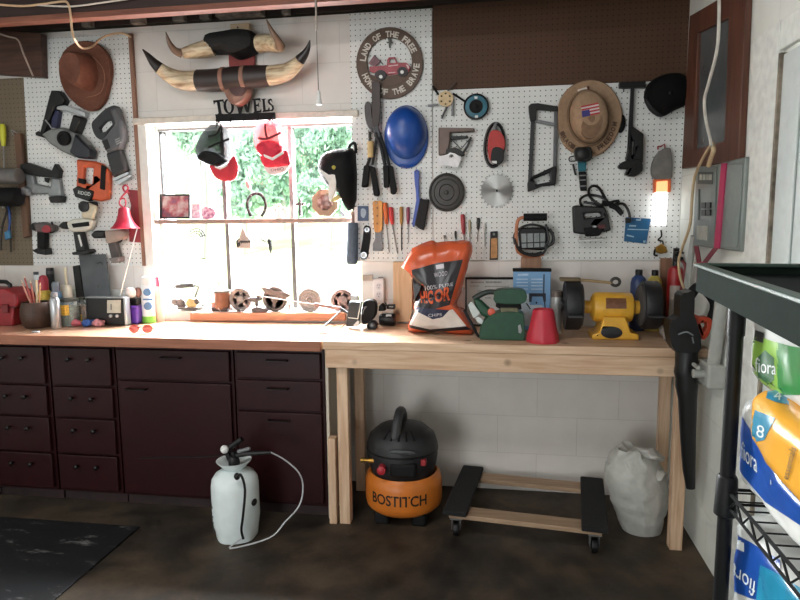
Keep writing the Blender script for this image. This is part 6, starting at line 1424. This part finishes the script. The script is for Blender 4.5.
# framed certificate
y0 = -.03
t = T('framed_certificate', 'dark framed certificate leaning on the wall behind the green sander', 'picture frame')
f = lambda p: PY(p, y0-.06*(p[1]-277)/50)
b = B(); b.slabf(Bn([(68, 116), (420, 116), (420, 440), (68, 440)]), f, (0, .015, 0), [Bn([(78, 130), (410, 130), (410, 430), (78, 430)])]); P(t, 'frame', b, BLKM, .001)
b = B(); b.slabf(Bn([(74, 126), (414, 126), (414, 434), (74, 434)]), lambda p: f(p)+Vector((0, .006, 0)), (0, .004, 0)); P(t, 'certificate', b, mat((206, 206, 200), .3, var=.06))
b = B()
for i, (x0, x1, yy, hh) in enumerate(((105, 195, 145, 9), (205, 320, 143, 12), (100, 170, 172, 5), (200, 370, 174, 6), (150, 190, 205, 6), (200, 250, 250, 7))):
    for k in range(int((x1-x0)/9)):
        b.slabf(Bn(rect(x0+k*9, yy, x0+k*9+6, yy+hh)), lambda p: f(p)+Vector((0, .0045, 0)), (0, .001, 0))
P(t, 'printed_lines', b, mat((120, 122, 120), .5))
# blue box
y0 = -.16
t = T('blue_box', 'light blue cardboard box with a black top edge behind the red cup', 'box')
a, c = PY(Bn([(390, 75)])[0], y0), PY(Bn([(640, 75)])[0], y0)
b = B(); b.box(a.x, c.x, y0, y0+.055, BT, a.z); P(t, 'carton', b, mat((120, 164, 206), .4, var=.1, scale=6), .002)
b = B(); b.box(a.x-.003, c.x+.003, y0-.003, y0+.058, a.z-.002, a.z+.012); P(t, 'top_flap', b, BLKM, .002, label='black top edge')
yf = y0-.0008
b = B(); b.slab(Bn([(418, 92), (490, 90), (490, 104), (418, 106)]), yf, yf+.001)
for x in (410, 508):
    for i in range(4): b.slab(Bn(rect(x, 124+i*22, x+76, 132+i*22)), yf, yf+.001)
P(t, 'pale_print', b, mat((176, 202, 226), .5))
b = B(); b.slab(Bn([(494, 222), (606, 222), (606, 278), (590, 278), (584, 244), (514, 244), (510, 280), (494, 280)]), yf, yf+.001); b.slab(Bn([(590, 95), (598, 95), (596, 220), (606, 330), (598, 330), (588, 220)]), yf-.0003, yf+.001); b.slab(Bn([(472, 290), (480, 286), (506, 326), (500, 330)]), yf, yf+.001); b.slab(Bn(el(543, 285, 6, 8, 0, 12)), yf, yf+.001); P(t, 'black_graphics', b, mat((30, 36, 50), .5))
b = B(); b.slab(Bn([(410, 225), (490, 225), (500, 300), (580, 300), (592, 330), (592, 440), (400, 440)]), yf+.0002, yf+.001); P(t, 'pale_panel', b, mat((190, 204, 214), .5))
# green belt sander
y0 = -.38
t = T('belt_sander', 'dark green belt sander with an orange button and black cord on the bench', 'sander')
grn = mat((30, 72, 50), .4, var=.12)
b = B(); b.slab(s2(Bn([(170, 545), (165, 470), (185, 420), (230, 375), (300, 350), (440, 350), (462, 400), (462, 540), (390, 552), (260, 556)]), 2), y0-.05, y0+.05).floor(BT); P(t, 'body', b, grn, .014)
b = B(); b.slab(s2(Bn([(260, 235), (275, 205), (350, 196), (440, 200), (475, 220), (478, 265), (452, 290), (400, 296), (270, 288)]), 2), y0-.045, y0+.045); P(t, 'front_knob', b, grn, .014)
b = B(); b.slab(Bn([(278, 284), (440, 290), (446, 330), (300, 330), (270, 310)]), y0-.03, y0+.03); P(t, 'dark_gap', b, BLKM, .004)
b = B(); b.slab(Bn([(300, 320), (420, 322), (424, 350), (310, 356)]), y0-.045, y0+.02); P(t, 'dust_plate', b, mat((110, 108, 84), .7, var=.3), .004)
b = B(); b.tube([PY(p, y0) for p in Bn([(275, 215), (220, 214), (165, 235), (125, 262)])], [.012, .012, .013, .014], 10, 4); P(t, 'upper_handle', b, mat((36, 46, 42), .5))
b = B(); b.slab(Bn([(120, 262), (165, 262), (225, 320), (262, 350), (262, 388), (228, 400), (180, 372), (140, 330)]), y0-.025, y0+.025); P(t, 'handle', b, grn, .012)
b = B(); b.lathe(PY(Bn([(243, 345)])[0], y0-.025), [(.017, .004), (.017, -.012), (.010, -.016)], 20, 'y'); P(t, 'lock_button', b, mat((206, 90, 70), .4))
b = B(); b.slab(Bn([(85, 300), (112, 276), (166, 350), (160, 366), (122, 390)]), y0-.032, y0-.022); b.slab(Bn([(132, 385), (160, 376), (192, 402), (178, 430), (146, 412)]), y0-.03, y0-.02); P(t, 'pale_tape', b, mat((196, 202, 200), .5), .002)
b = B(); b.slab(Bn([(420, 440), (436, 428), (448, 470), (440, 490), (424, 486)]), y0-.054, y0-.045); P(t, 'belt_lever', b, SIL, .001)
b = B(); b.tube([Vector((v.x, v.y, max(v.z, BT+.007))) for v in [PY(p, y0-.01) for p in Bn([(60, 330), (85, 380), (120, 440), (150, 500), (180, 540), (280, 556)])]], .0065, 7, 4); P(t, 'cord', b, BLK)
b = B(); b.slabf(Bn([(26, 180), (62, 185), (68, 200), (62, 330), (6, 328), (6, 240)]), lambda p: PY(p, -.14) if p[1] < 300 else Vector((PY(p, -.14).x, -.14, BT)), (0, .03, 0)); S('white_packet', b, mat((206, 204, 202), .5, var=.06), 'white paper packet standing between the orange bag and the framed certificate', 'packet', bev=.004)
# red cup upside down
y0 = -.44
t = T('plastic_cup', 'red plastic cup turned upside down on the bench in front of the blue box', 'cup')
xb, rb = stand(Bn([(478, 530)])[0], Bn([(692, 530)])[0], y0); xt, rt_ = stand(Bn([(518, 340)])[0], Bn([(656, 340)])[0], y0); H = zy(Bn([(585, 326)])[0], y0)-BT
b = B(); b.lathe((xb, y0, BT), [(rb, 0), (rb*1.02, .004), (rb*.95, H*.25), ((rb+rt_)/2, H*.5), (rt_*1.02, H*.94), (rt_*.92, H), (rt_*.8, H-.002), (rt_*.78, H-.008), (.004, H-.008)], 48)
for v in b.bm.verts:
    h = (v.co.z-BT)/H
    if h < .8:
        a = math.atan2(v.co.y-y0, v.co.x-xb); k = 1+.03*math.cos(8*a)*(1-h); v.co.x = xb+(v.co.x-xb)*k; v.co.y = y0+(v.co.y-y0)*k
P(t, 'cup', b, mat((190, 44, 62), .4, var=.06))
b = B(); xc, r = stand(Bn([(640, 260)])[0], Bn([(716, 260)])[0], -.22); H = zy(Bn([(680, 205)])[0], -.22)-BT
t = T('metal_can', 'silver can with a dark lid half hidden behind the red cup', 'can')
b.lathe((xc, -.22, BT), [(r, 0), (r, H*.9)], 24); P(t, 'can', b, mat((190, 192, 190), .35, .5))
b = B(); b.lathe((xc, -.22, BT), [(r*1.03, H*.86), (r*1.03, H*.97), (r*.9, H)], 24); P(t, 'lid', b, mat((104, 92, 84), .4, .4))
# bench grinder
y0 = -.30
t = T('bench_grinder', 'yellow bench grinder with black wheel guards on the pine bench', 'grinder')
yel = mat((222, 168, 56), .4, var=.1)
V = lambda x, y: PY(Gr([(x, y)])[0], y0)
k = pm((612, 308), y0)/4
c = V(288, 308)
b = B(); b.lathe(c, [(40*k, -86*k), (58*k, -76*k), (62*k, -66*k), (62*k, 66*k), (58*k, 76*k), (40*k, 84*k)], 36, 'x'); P(t, 'motor_body', b, yel)
for s in (-1, 1):
    b = B(); b.lathe(c, [(28*k, s*118*k), (28*k, s*84*k), (34*k, s*80*k)], 24, 'x'); P(t, 'end_boss', b, yel)
b = B(); pts = Gr([(245, 362), (330, 362), (350, 424), (381, 430), (381, 452), (198, 450), (198, 430), (226, 424)])
P3 = [PY(p, y0) for p in pts]; zmin = min(v.z for v in P3)
b.slabf([(v.x, max(BT, BT+(v.z-zmin))) for v in P3], lambda p: (p[0], y0-.075, p[1]), (0, .15, 0)); P(t, 'pedestal', b, yel, .006)
b = B(); cc = PY(Gr([(286, 410)])[0], y0-.076); b.lathe(cc, [(42*k, .004), (42*k, -.003), (38*k, -.004), (2*k, -.004)], 30, 'y', sy=.58); P(t, 'oval_label', b, mat((32, 34, 40), .3))
b = B()
for i in range(8):
    a0, a1 = -.75+.09*i, -.75+.09*(i+1)
    f = lambda a, x: (x, c.y-math.cos(a)*63*k, c.z-math.sin(a)*63*k)
    b.bm.faces.new([b.bm.verts.new(Vector(f(a, x))) for a, x in ((a0, c.x-34*k), (a0, c.x+46*k), (a1, c.x+46*k), (a1, c.x-34*k))])
P(t, 'rating_plate', b, mat((118, 78, 54), .4, var=.25, scale=60))
for s, cx_, ry in ((-1, 128, 104), (1, 438, 100)):
    w_ = V(cx_, 300); R = ry*k
    b = B(); b.lathe(w_, [(R*.3, -.036), (R*.97, -.034), (R, -.028), (R, .028), (R*.97, .034), (R*.3, .036)], 40, 'x'); gd_ = P(t, 'wheel_guard', b, mat((28, 28, 30), .5))
    b = B(); b.lathe(w_, [(R*.85, .034), (R*.85, .044), (R*.2, .046), (R*.2, .03)] if s < 0 else [(R*.85, -.034), (R*.85, -.044), (R*.2, -.046), (R*.2, -.03)], 36, 'x'); P(gd_, 'grinding_wheel', b, mat((74, 72, 70), .85))
    b = B(); b.lathe(w_, [(R*.16, -.05), (R*.2, -.045), (R*.2, .045), (R*.16, .05)], 20, 'x'); P(gd_, 'hub_nut', b, mat((50, 50, 52), .4, .5))
    b = B(); b.box(w_.x-.03, w_.x+.03, w_.y-R-.045, w_.y-R+.01, w_.z-.035, w_.z-.029); P(gd_, 'tool_rest', b, DGR, .001)
b = B(); b.tube([V(130, 198), V(200, 203), V(290, 212)], .007, 7); P(t, 'shield_rod', b, mat((158, 134, 96), .6))
b = B(); b.tube([PY(p, y0) for p in Gr(el(302, 208, 17, 15, 0, 14))], .007, 7, closed=True); P(t, 'lifting_eye', b, mat((60, 58, 54), .5, .4))
b = B(); v = V(120, 196); b.box(v.x-.045, v.x+.045, y0-.03, y0+.03, v.z-.008, v.z+.006); P(t, 'eye_shield', b, mat((104, 86, 60), .6), .003)
# propane cylinders
for x0, x1, yt, col, lab in ((362, 426, 158, (40, 60, 104), 'blue gas cylinder with a black cap behind the grinder'), (428, 488, 160, (190, 170, 84), 'yellow gas cylinder with a black cap behind the grinder')):
    y_ = -.10; xc, r = stand(Gr([(x0, 220)])[0], Gr([(x1, 220)])[0], y_); H = zy(Gr([(x0, yt)])[0], y_)-BT
    t = T('gas_cylinder', lab, 'gas cylinder', 'gas cylinders behind the grinder')
    b = B(); b.lathe((xc, y_, BT), [(r*.9, 0), (r, .01), (r, H*.78), (r*.85, H*.86), (r*.45, H*.91)], 28); P(t, 'cylinder', b, mat(col, .35))
    b = B(); b.lathe((xc, y_, BT), [(r*.45, H*.9), (r*.46, H*.99), (r*.38, H)], 18); P(t, 'cap', b, BLK)
# cloth rag at the right end
t = T('work_glove', 'crumpled pale grey cloth glove at the right end of the bench', 'glove')
b = B(); y_ = -.33; v = PY((675, 322), y_); b.ell((v.x, y_, BT+.05), (.052, .04, .052), n=20); b.ell((v.x+.045, y_+.02, BT+.075), (.035, .03, .07), Euler((0, .4, 0)).to_matrix(), 16)
for q_ in b.bm.verts: q_.co += noise.noise_vector(q_.co*24)*.022
for q_ in b.bm.verts: q_.co.z = max(q_.co.z, BT)
P(t, 'palm', b, mat((150, 140, 132), .9, var=.2))
for i in range(4):
    b = B(); b.tube([(v.x-.03+.018*i, y_-.02, BT+.05), (v.x-.05+.016*i, y_-.05, BT+.03), (v.x-.055+.016*i, y_-.07, BT+.012)], [.012, .011, .009], 8, 3); P(t, 'finger', b, mat((150, 140, 132), .9, var=.2))
# ================================================================ right wall and corner
PF = XR-.034                                               # face of the electrical panel
def YX(px, x): return PX(px, x)
Q8 = lambda pts: Z(680, 150, 5, pts)
t = T('electrical_panel', 'grey electrical breaker panel on the right wall above the dark tray', 'electrical panel')
a, c = PX(Q8([(80, 70)])[0], PF), PX(Q8([(305, 490)])[0], PF)
y_far, y_near = a.y, PX(Q8([(312, 280)])[0], PF).y; zt = PX(Q8([(190, 68)])[0], PF).z; zb = PX(Q8([(170, 492)])[0], PF).z
b = B(); b.box(PF, XR, y_near, y_far, zb, zt); P(t, 'enclosure', b, mat((128, 136, 132), .4, .2, var=.08), .006)
pc = mat((118, 126, 122), .4, .2, var=.08)
fx = lambda pts: Z(680, 150, 5, pts)
b = B(); b.slabx(fx([(84, 82), (178, 82), (170, 480), (72, 470)]), PF-.006, PF, [fx([(92, 196), (156, 192), (154, 352), (88, 348)])]); P(t, 'dead_front', b, pc, .002)
b = B(); b.slabx(fx([(90, 110), (164, 110), (162, 172), (88, 170)]), PF-.008, PF-.004); P(t, 'label_plate', b, mat((70, 76, 72), .5), .001)
b = B()
for i in range(4): b.slabx(fx([(98+i*16, 122), (110+i*16, 122), (109+i*16, 150), (97+i*16, 150)]), PF-.0095, PF-.006)
P(t, 'pale_legend', b, mat((170, 172, 160), .5))
for r_ in range(2):
    for q_ in range(2):
        b = B(); x, y = 106+q_*24, 262+r_*36
        b.slabx(fx([(x, y), (x+20, y), (x+19, y+30), (x-1, y+30)]), PF-.012, PF-.002); br_ = P(t, 'breaker', b, BLK, .001)
b = B(); b.slabx(fx([(84, 378), (136, 380), (132, 452), (82, 446)]), PF-.0085, PF-.004); P(t, 'paper_label', b, mat((178, 178, 168), .6))
b = B(); b.slabx(fx([(196, 74), (312, 70), (284, 488), (172, 490)]), PF-.004, PF); P(t, 'cover_door', b, mat((132, 142, 138), .35, .2, var=.08), .002)
t = T('pink_strap', 'bright pink ribbon strap draped down the grey breaker panel', 'strap')
pk = mat((174, 40, 86), .6); dr = mat((112, 30, 48), .6)
b = B(); b.slabx(fx([(206, 66), (230, 66), (194, 494), (168, 494)]), PF-.009, PF-.0045); P(t, 'ribbon', b, pk)
rib = lambda p0, p1, x0, x1, w: [PX((p0[0]-w, p0[1]), x0), PX((p0[0]+w, p0[1]), x0), PX((p1[0]+w, p1[1]), x1), PX((p1[0]-w, p1[1]), x1)]
def ribbon(b, p0, p1, x0, x1, w=2.2):
    Q = rib(p0, p1, x0, x1, w); A_ = [b.bm.verts.new(v) for v in Q]; K_ = [b.bm.verts.new(v+Vector((.003, .002, 0))) for v in Q]
    b.bm.faces.new(A_); b.bm.faces.new(K_[::-1])
    for i in range(4): b.bm.faces.new((A_[i], A_[(i+1) % 4], K_[(i+1) % 4], K_[i]))
xb = PF-.014
b = B(); ribbon(b, (715.5, 248), (704, 263), xb, xb, 2.6); ribbon(b, (696, 246), (699.5, 266), xb, xb, 2.2); P(t, 'crossed_tails', b, dr, label='dark red crossed tails')
b = B(); ribbon(b, (700.5, 262), (699, 290), xb, xb-.005, 3.4); P(t, 'hanging_loop', b, pk)
# leaf blower
t = T('leaf_blower', 'black leaf blower with an orange handle hanging nozzle down by the bench end', 'leaf blower')
yB = -.575; LB = lambda pts: Z(660, 240, 5.714, pts); q5 = lambda x, y: PY(LB([(x, y)])[0], yB)
b = B(); b.slab(s2(LB([(118, 320), (160, 300), (198, 298), (196, 420), (200, 440), (226, 520), (236, 590), (222, 640), (90, 640), (60, 560), (52, 500), (70, 460), (112, 440)]), 2), yB-.07, yB+.02); P(t, 'body', b, BLK, .022)
b = B(); b.tube([PY(p, yB) for p in LB([(170, 320), (205, 275), (232, 268), (270, 300), (308, 350), (312, 400), (290, 450), (270, 470)])], [.022, .020, .018, .018, .019, .02, .018, .015], 10, 4); P(t, 'upper_handle', b, BLKM)
b = B(); b.slab(s2(LB([(178, 430), (200, 425), (232, 440), (265, 440), (292, 450), (302, 480), (280, 540), (258, 570), (232, 560), (205, 500)]), 2), yB-.05, yB-.005, [LB([(232, 478), (268, 468), (272, 500), (252, 530)])]); P(t, 'orange_handle', b, mat((176, 62, 34), .45), .008)
Vt = lambda x, y: PY((x, y), yB-.02)
b = B(); b.tube([Vt(687, 345), Vt(686, 365), Vt(685.5, 372), Vt(686, 378), Vt(686.5, 386), Vt(687.5, 400), Vt(688, 440), Vt(689, 470), Vt(690.5, 488)], [.044, .042, .045, .041, .043, .036, .030, .025, .018], 18); P(t, 'nozzle_tube', b, mat((16, 16, 17), .4))
b = B(); b.tube([PY(p, yB-.09) for p in LB([(105, 540), (150, 525), (190, 545)])], .003, 6, 3); b.tube([PY(p, yB-.095) for p in LB([(185, 555), (192, 590)])], .0025, 6); P(t, 'pale_marks', b, mat((120, 124, 128), .4))
b = B(); b.lathe(q5(228, 292)+Vector((0, -.03, 0)), [(.005, .004), (.010, 0), (.010, -.004), (.005, -.006)], 14, 'y'); P(t, 'hang_ring', b, mat((206, 196, 196), .4))
# fire extinguisher
t = T('fire_extinguisher', 'red fire extinguisher with a black head in the corner past the grinder', 'fire extinguisher')
yE = -.10; xe, re = stand((667.5, 275), (683, 275), yE); zt = zy((675, 266), yE)
b = B(); b.lathe((xe, yE, BT), [(re*.95, 0), (re, .01), (re, zt-BT-.03), (re*.85, zt-BT-.01), (re*.4, zt-BT)], 26); P(t, 'cylinder', b, mat((160, 26, 32), .35))
b = B(); b.lathe((xe, yE, zt), [(re*.4, -.002), (re*.42, .02), (re*.3, .03)], 16); b.box(xe-.012, xe+.02, yE-.05, yE+.015, zt+.03, zt+.045); b.box(xe-.012, xe+.02, yE-.055, yE+.0, zt+.06, zt+.07); b.box(xe-.012, xe+.012, yE-.012, yE+.012, zt+.02, zt+.085); P(t, 'valve_head', b, BLK, .003)
b = B()
for i in range(8):
    a0, a1 = -.9+.2*i, -.9+.2*(i+1); f = lambda a, z: Vector((xe+math.sin(a)*re*1.01, yE-math.cos(a)*re*1.01, z))
    b.bm.faces.new([b.bm.verts.new(f(a, z)) for a, z in ((a0, BT+.04), (a1, BT+.04), (a1, zy((672, 285), yE)), (a0, zy((672, 285), yE)))])
P(t, 'paper_label', b, mat((190, 180, 172), .6))
b = B(); b.tube([(xe+.01, yE-.02, zt+.04), (xe+.03, yE-.05, zt), (xe+.02, yE-re-.012, zt-.08), (xe-.005, yE-re-.012, BT+.06)], .007, 8, 4); P(t, 'hose', b, mat((110, 30, 34), .5))
# white pipe, conduit and junction box
whp = mat((168, 170, 164), .5, var=.08)
t = T('water_pipe', 'white painted pipe with a valve fitting on the right wall below the tray', 'pipe')
xp = XR-.035
b = B(); b.tube([PX((724, 283), xp), PX((718, 330), xp), PX((713, 366), xp)], .024, 12); P(t, 'pipe', b, whp)
b = B(); v = PX((712, 374), xp); b.box(v.x-.03, v.x+.035, v.y-.05, v.y+.07, v.z-.05, v.z+.045); P(t, 'valve_body', b, whp, .01)
b = B(); b.tube([v+Vector((-.03, 0, 0)), v+Vector((-.07, 0, 0))], .018, 10); b.tube([v+Vector((-.06, .03, .03)), v+Vector((-.06, -.03, .03))], .008, 8); P(t, 'valve_handle', b, whp)
b = B(); w_ = PX((699, 372), xp); b.tube([w_+Vector((0, -.02, .05)), w_+Vector((0, -.02, -.04))], .02, 10); b.tube([w_+Vector((0, -.02, .0)), v], .013, 8); P(t, 'side_fitting', b, whp)
t = T('conduit', 'pale painted conduit running down the corner beside the breaker panel', 'conduit')
b = B(); b.tube([PX((694, 236), XR-.03), PX((690, 262), XR-.03), PX((685.5, 296), XR-.03)], .014, 10); P(t, 'tube', b, whp)
b = B(); b.tube([PX((692, 247), XR-.04), PX((689, 290), XR-.04)], .006, 8); P(t, 'thin_tube', b, whp)
# cables
def cable(label, pts, r, m_, name='cable'):
    b = B(); b.tube(pts, r, 8, 5); return S(name, b, m_, label, 'cable', 'cables on the walls and ceiling')
wc = mat((206, 202, 192), .5); bc = mat((186, 164, 128), .55)
cable('white cable hanging in front of the brown framed window', [PX(p, XR-.10) for p in ((719, -8), (719, 20), (717, 50), (709, 82), (704.5, 100), (706, 120), (710, 138), (711.5, 146))], .006, wc)
cable('tan flat cable end entering the top of the breaker panel', [PX(p, XR-.09) for p in ((711.5, 143), (713.5, 150), (711, 158), (708.5, 166))], .009, bc)
cable('tan cable looping down the corner beside the breaker panel', [PX(p, XR-.095) for p in ((711, 145), (702, 160), (694.5, 178), (692, 200), (690, 225), (683, 246), (678.5, 262), (681, 280), (686, 292))], .0058, bc)
cable('pale cable draped over the ceiling beam above the cowboy hat', [PY(p, -.46) for p in ((-8, 4), (20, 6), (40, 4.5), (62, 1.5), (68, 3.5), (70.5, 14), (72, 30), (75, 40))]+[PY(p, y) for p, y in (((82, 48), -.30), ((92, 46.5), -.16), ((100, 39), -.10), (((110, 34.5)), -.07), ((122, 33), -.06), ((131, 37), -.05))], .0052, mat((210, 176, 140), .5))
cable('white cable running along the beam towards the bull horns', [PY(p, -.46) for p in ((36, 5), (70, 6.5), (100, 3), (135, -2))], .0042, mat((206, 196, 186), .5))
cable('thin pale cable over the dark timber at the picture edge', [PY(p, -.10) for p in ((-6, 32), (8, 36.5), (18, 40), (24, 55), (33, 76))], .0045, mat((176, 158, 146), .5))
# ================================================================ shelving rack
SXL, SYF = .45, -1.96
t = T('wire_shelf_rack', 'black wire shelving rack with tubular posts holding paper packs', 'shelving rack')
blk = mat((18, 19, 20), .5, spec=.25)
for x, y in ((SXL, SYF), (XR-.035, SYF), (SXL, SYF-.88), (XR-.035, SYF-.88)):
    b = B(); b.lathe((x, y, 0), [(.014, 0), (.014, 1.2), (.016, 1.2), (.016, 1.262), (.012, 1.268)], 16); P(t, 'post', b, blk)
def wire_shelf(z):
    b = B()
    for s in (0, 1):
        yy = SYF-.88*s; b.tube([(SXL, yy, z), (XR-.035, yy, z)], .0035, 6); b.tube([(SXL, yy, z-.03), (XR-.035, yy, z-.03)], .003, 6)
        xx = SXL if s == 0 else XR-.035
        b.tube([(xx, SYF, z), (xx, SYF-.88, z)], .0035, 6); b.tube([(xx, SYF, z-.03), (xx, SYF-.88, z-.03)], .003, 6)
        n = 26; b.tube([(xx, SYF-.02-.84*i/n, z if i % 2 else z-.03) for i in range(n+1)], .0024, 5)
    for i in range(22): y = SYF-.02-.84*i/21; b.tube([(SXL, y, z+.002), (XR-.035, y, z+.002)], .0017, 5)
    for x in (SXL+.12, SXL+.25): b.tube([(x, SYF, z-.004), (x, SYF-.88, z-.004)], .003, 5)
    return P(t, 'wire_shelf', b, blk)
for z in (.89, .58): wire_shelf(z)
for z in (.885,):
    for x, y in ((SXL, SYF), (SXL, SYF-.88)):
        b = B(); b.lathe((x, y, z), [(.017, -.05), (.022, -.045), (.019, .03), (.016, .035)], 14); P(t, 'clip_sleeve', b, blk)
# tray on top
t = T('plastic_tray', 'dark green plastic tray with a pale edge lying on the shelving rack', 'tray')
zT = 1.335; hT = .062
TM = Matrix.Translation((.391, -1.902, 0)) @ Matrix.Rotation(math.radians(-5.5), 4, 'Z')
tg = mat((26, 36, 31), .8, var=.15, spec=.05)
W_, D_ = .42, 1.0
b = B(); b.box(.006, W_, -D_, -.006, zT-hT+.004, zT-.022, TM); P(t, 'floor', b, mat((14, 18, 20), .7, spec=.1))
b = B()
for x0, x1, y0_, y1_ in ((0, .012, -D_, 0), (W_-.012, W_, -D_, 0), (.012, W_-.012, -.012, 0), (.012, W_-.012, -D_, -D_+.012)):
    b.box(x0, x1, y0_, y1_, zT-hT+.006, zT-.006, TM)
P(t, 'side_walls', b, tg)
b = B()
for x0, x1, y0_, y1_ in ((-.006, .014, -D_-.006, .006), (W_-.014, W_+.006, -D_-.006, .006), (.014, W_-.014, -.014, .006), (.014, W_-.014, -D_-.006, -D_+.014)):
    b.box(x0, x1, y0_, y1_, zT-.007, zT, TM)
P(t, 'pale_rim', b, mat((62, 80, 72), .4, var=.2, scale=40), .002)
# paper packs: soft rounded bundles, printed on the wrapper
def pack(label, x0, x1, y0_, y1_, z0, z1, base, bumps=3, M=None, sag=0):
    t = T('paper_roll_pack', label, 'paper pack', 'packs of paper rolls on the rack')
    b = B(); rr = .032
    bmesh.ops.create_cube(b.bm, size=2); bmesh.ops.subdivide_edges(b.bm, edges=b.bm.edges[:], cuts=23, use_grid_fill=True)
    cx, cy, cz = (x0+x1)/2, (y0_+y1_)/2, (z0+z1)/2; H_ = Vector(((x1-x0)/2, (y1_-y0_)/2, (z1-z0)/2)); c_ = Vector((cx, cy, cz))
    for v in b.bm.verts:
        u = v.co.copy(); p = Vector([math.copysign(abs(u[i])**.75, u[i])*H_[i] for i in range(3)])
        q = Vector([max(-(H_[i]-rr), min(H_[i]-rr, p[i])) for i in range(3)]); d = p-q
        if d.length > 1e-7: p = q+d.normalized()*rr
        if abs(u.x) > .9: p.x *= 1-.03*(1-abs(math.sin((p.y/H_.y)*bumps*PI/2)))
        v.co = c_+p; v.co += noise.noise_vector(v.co*16)*.005+noise.noise_vector(v.co*40)*.0015
        v.co.z = max(v.co.z, z0)
        if sag: v.co.z = z0+(v.co.z-z0)*(1-sag*max(0, min(1, (-1.97-v.co.y)/.16)))
        if M: v.co = M @ v.co
    bmesh.ops.recalc_face_normals(b.bm, faces=b.bm.faces)
    tr_ = BVHTree.FromBMesh(b.bm)
    P(t, 'wrapper', b, base, ang=80)
    return t, tr_
def printed(root, tr_, name, pts, m_, off=.003, steps=8, nu=16, lab=None):
    def hit(p, o):
        d = ray(p).normalized(); h = tr_.ray_cast(CAM, d)
        if h[0] is None: h = tr_.find_nearest(PX(p, .47))
        return h[0]-d*o
    h = len(pts)//2; top = pts[:h]; bot = pts[h:][::-1]
    at = lambda L, u: (lambda x: (lambda i: (L[i][0]*(1-x+i)+L[i+1][0]*(x-i), L[i][1]*(1-x+i)+L[i+1][1]*(x-i)))(min(int(x), len(L)-2)))(u*(len(L)-1))
    b = B(); G = []
    for j in range(steps+1):
        w_ = j/steps; G.append([])
        for i in range(nu+1):
            a, c = at(top, i/nu), at(bot, i/nu); G[-1].append(b.bm.verts.new(hit((a[0]*(1-w_)+c[0]*w_, a[1]*(1-w_)+c[1]*w_), off)))
    for j in range(steps):
        for i in range(nu): b.bm.faces.new((G[j][i], G[j][i+1], G[j+1][i+1], G[j+1][i]))
    return P(root, name, b, m_, label=lab, ang=80)
def ptext(root, tr_, s, quad, m_, off=.006, name='lettering'):
    def hit(p):
        d = ray(p).normalized(); h = tr_.ray_cast(CAM, d)
        if h[0] is None: h = tr_.find_nearest(PX(p, .47))
        return h[0]-d*off
    b = B(); b.text(s, quad, hit); return P(root, name, b, m_)
film = mat((206, 208, 204), .25, var=.08, scale=10); lg = mat((130, 176, 66), .3, var=.15); dg = mat((30, 122, 52), .3); bl = mat((24, 72, 150), .28, var=.12, scale=9); teal = mat((34, 128, 160), .3); navy = mat((22, 54, 118), .3); wt = mat((216, 222, 222), .4, var=.03); yl = mat((226, 164, 58), .25, var=.12, scale=9)
# green pack
tp, tt = pack('green and white paper towel pack at the top of the rack under the tray', .475, .82, -2.62, -1.945, 1.108, 1.262, film)
printed(tp, tt, 'light_green_print', [(753, 335), (766, 339), (778, 343), (778, 395), (766, 395), (751, 395)], lg)
printed(tp, tt, 'dark_green_print', [(776, 342), (790, 346), (804, 348), (804, 395), (790, 395), (778, 395)], dg)
b_ = printed(tp, tt, 'logo_badge', [(757, 358), (765, 350), (774, 358), (774, 380), (766, 386), (758, 380)], mat((42, 92, 56), .4), .0045)
ptext(tp, tt, 'fiora', [(755, 357), (776, 362), (776, 375), (755, 372)], wt)
printed(tp, tt, 'black_tag', [(755, 330), (764, 333), (763, 343), (754, 340)], mat((30, 40, 42), .4), .0045)
# yellow pack, leaning over the blue one
YM = Matrix.Translation((.60, -2.335, 1.056)) @ Euler((math.radians(4), math.radians(-2), math.radians(-4))).to_matrix().to_4x4()
ty, ttY = pack('yellow paper roll pack with teal tags squeezed between the green and blue packs', -.175, .20, -.28, .29, -.055, .055, yl, 2, YM)
# blue pack
tb, ttB = pack('blue paper pack standing on the wire shelf beneath the yellow pack', .472, .82, -2.62, -1.93, .897, 1.082, film, sag=.5)
printed(tb, ttB, 'blue_print', [(739, 412), (760, 445), (804, 498), (804, 528), (765, 502), (738, 470)], bl)
ptext(tb, ttB, 'fiora', [(741, 440), (757, 455), (757, 473), (741, 458)], wt)
printed(tb, ttB, 'white_mark', [(744, 484), (750, 487), (750, 494), (744, 491)], wt, .005)
# lower pack, upside down
tl, ttL = pack('blue paper pack lying upside down on the lower wire shelf', .475, .82, -2.62, -1.93, .587, .835, film)
printed(tl, ttL, 'blue_print', [(726, 530), (750, 542), (780, 560), (780, 606), (750, 598), (723, 588)], bl)
printed(tl, ttL, 'teal_print', [(760, 565), (775, 572), (804, 590), (804, 620), (775, 612), (756, 600)], teal, .004)
ptext(tl, ttL, 'fiora', [(754, 598), (730, 577), (731, 562), (756, 582)], wt)
printed(tl, ttL, 'white_mark', [(737, 540), (744, 543), (744, 552), (737, 549)], wt, .005)
# tags on the yellow pack
b_ = printed(ty, ttY, 'teal_tag', [(768, 390), (778, 388), (790, 386), (786, 404), (776, 402), (766, 398)], teal)
ptext(ty, ttY, '4', [(774, 391), (782, 390), (781, 400), (774, 400)], wt)
b_ = printed(ty, ttY, 'teal_tag', [(755, 410), (765, 414), (775, 418), (764, 440), (755, 442), (748, 438)], teal)
ptext(ty, ttY, '8', [(757, 424), (765, 427), (763, 439), (756, 436)], wt)
ptext(ty, ttY, 'essentials', [(782, 478), (790, 445), (796, 449), (788, 480)], mat((40, 36, 30), .5))
finalize()
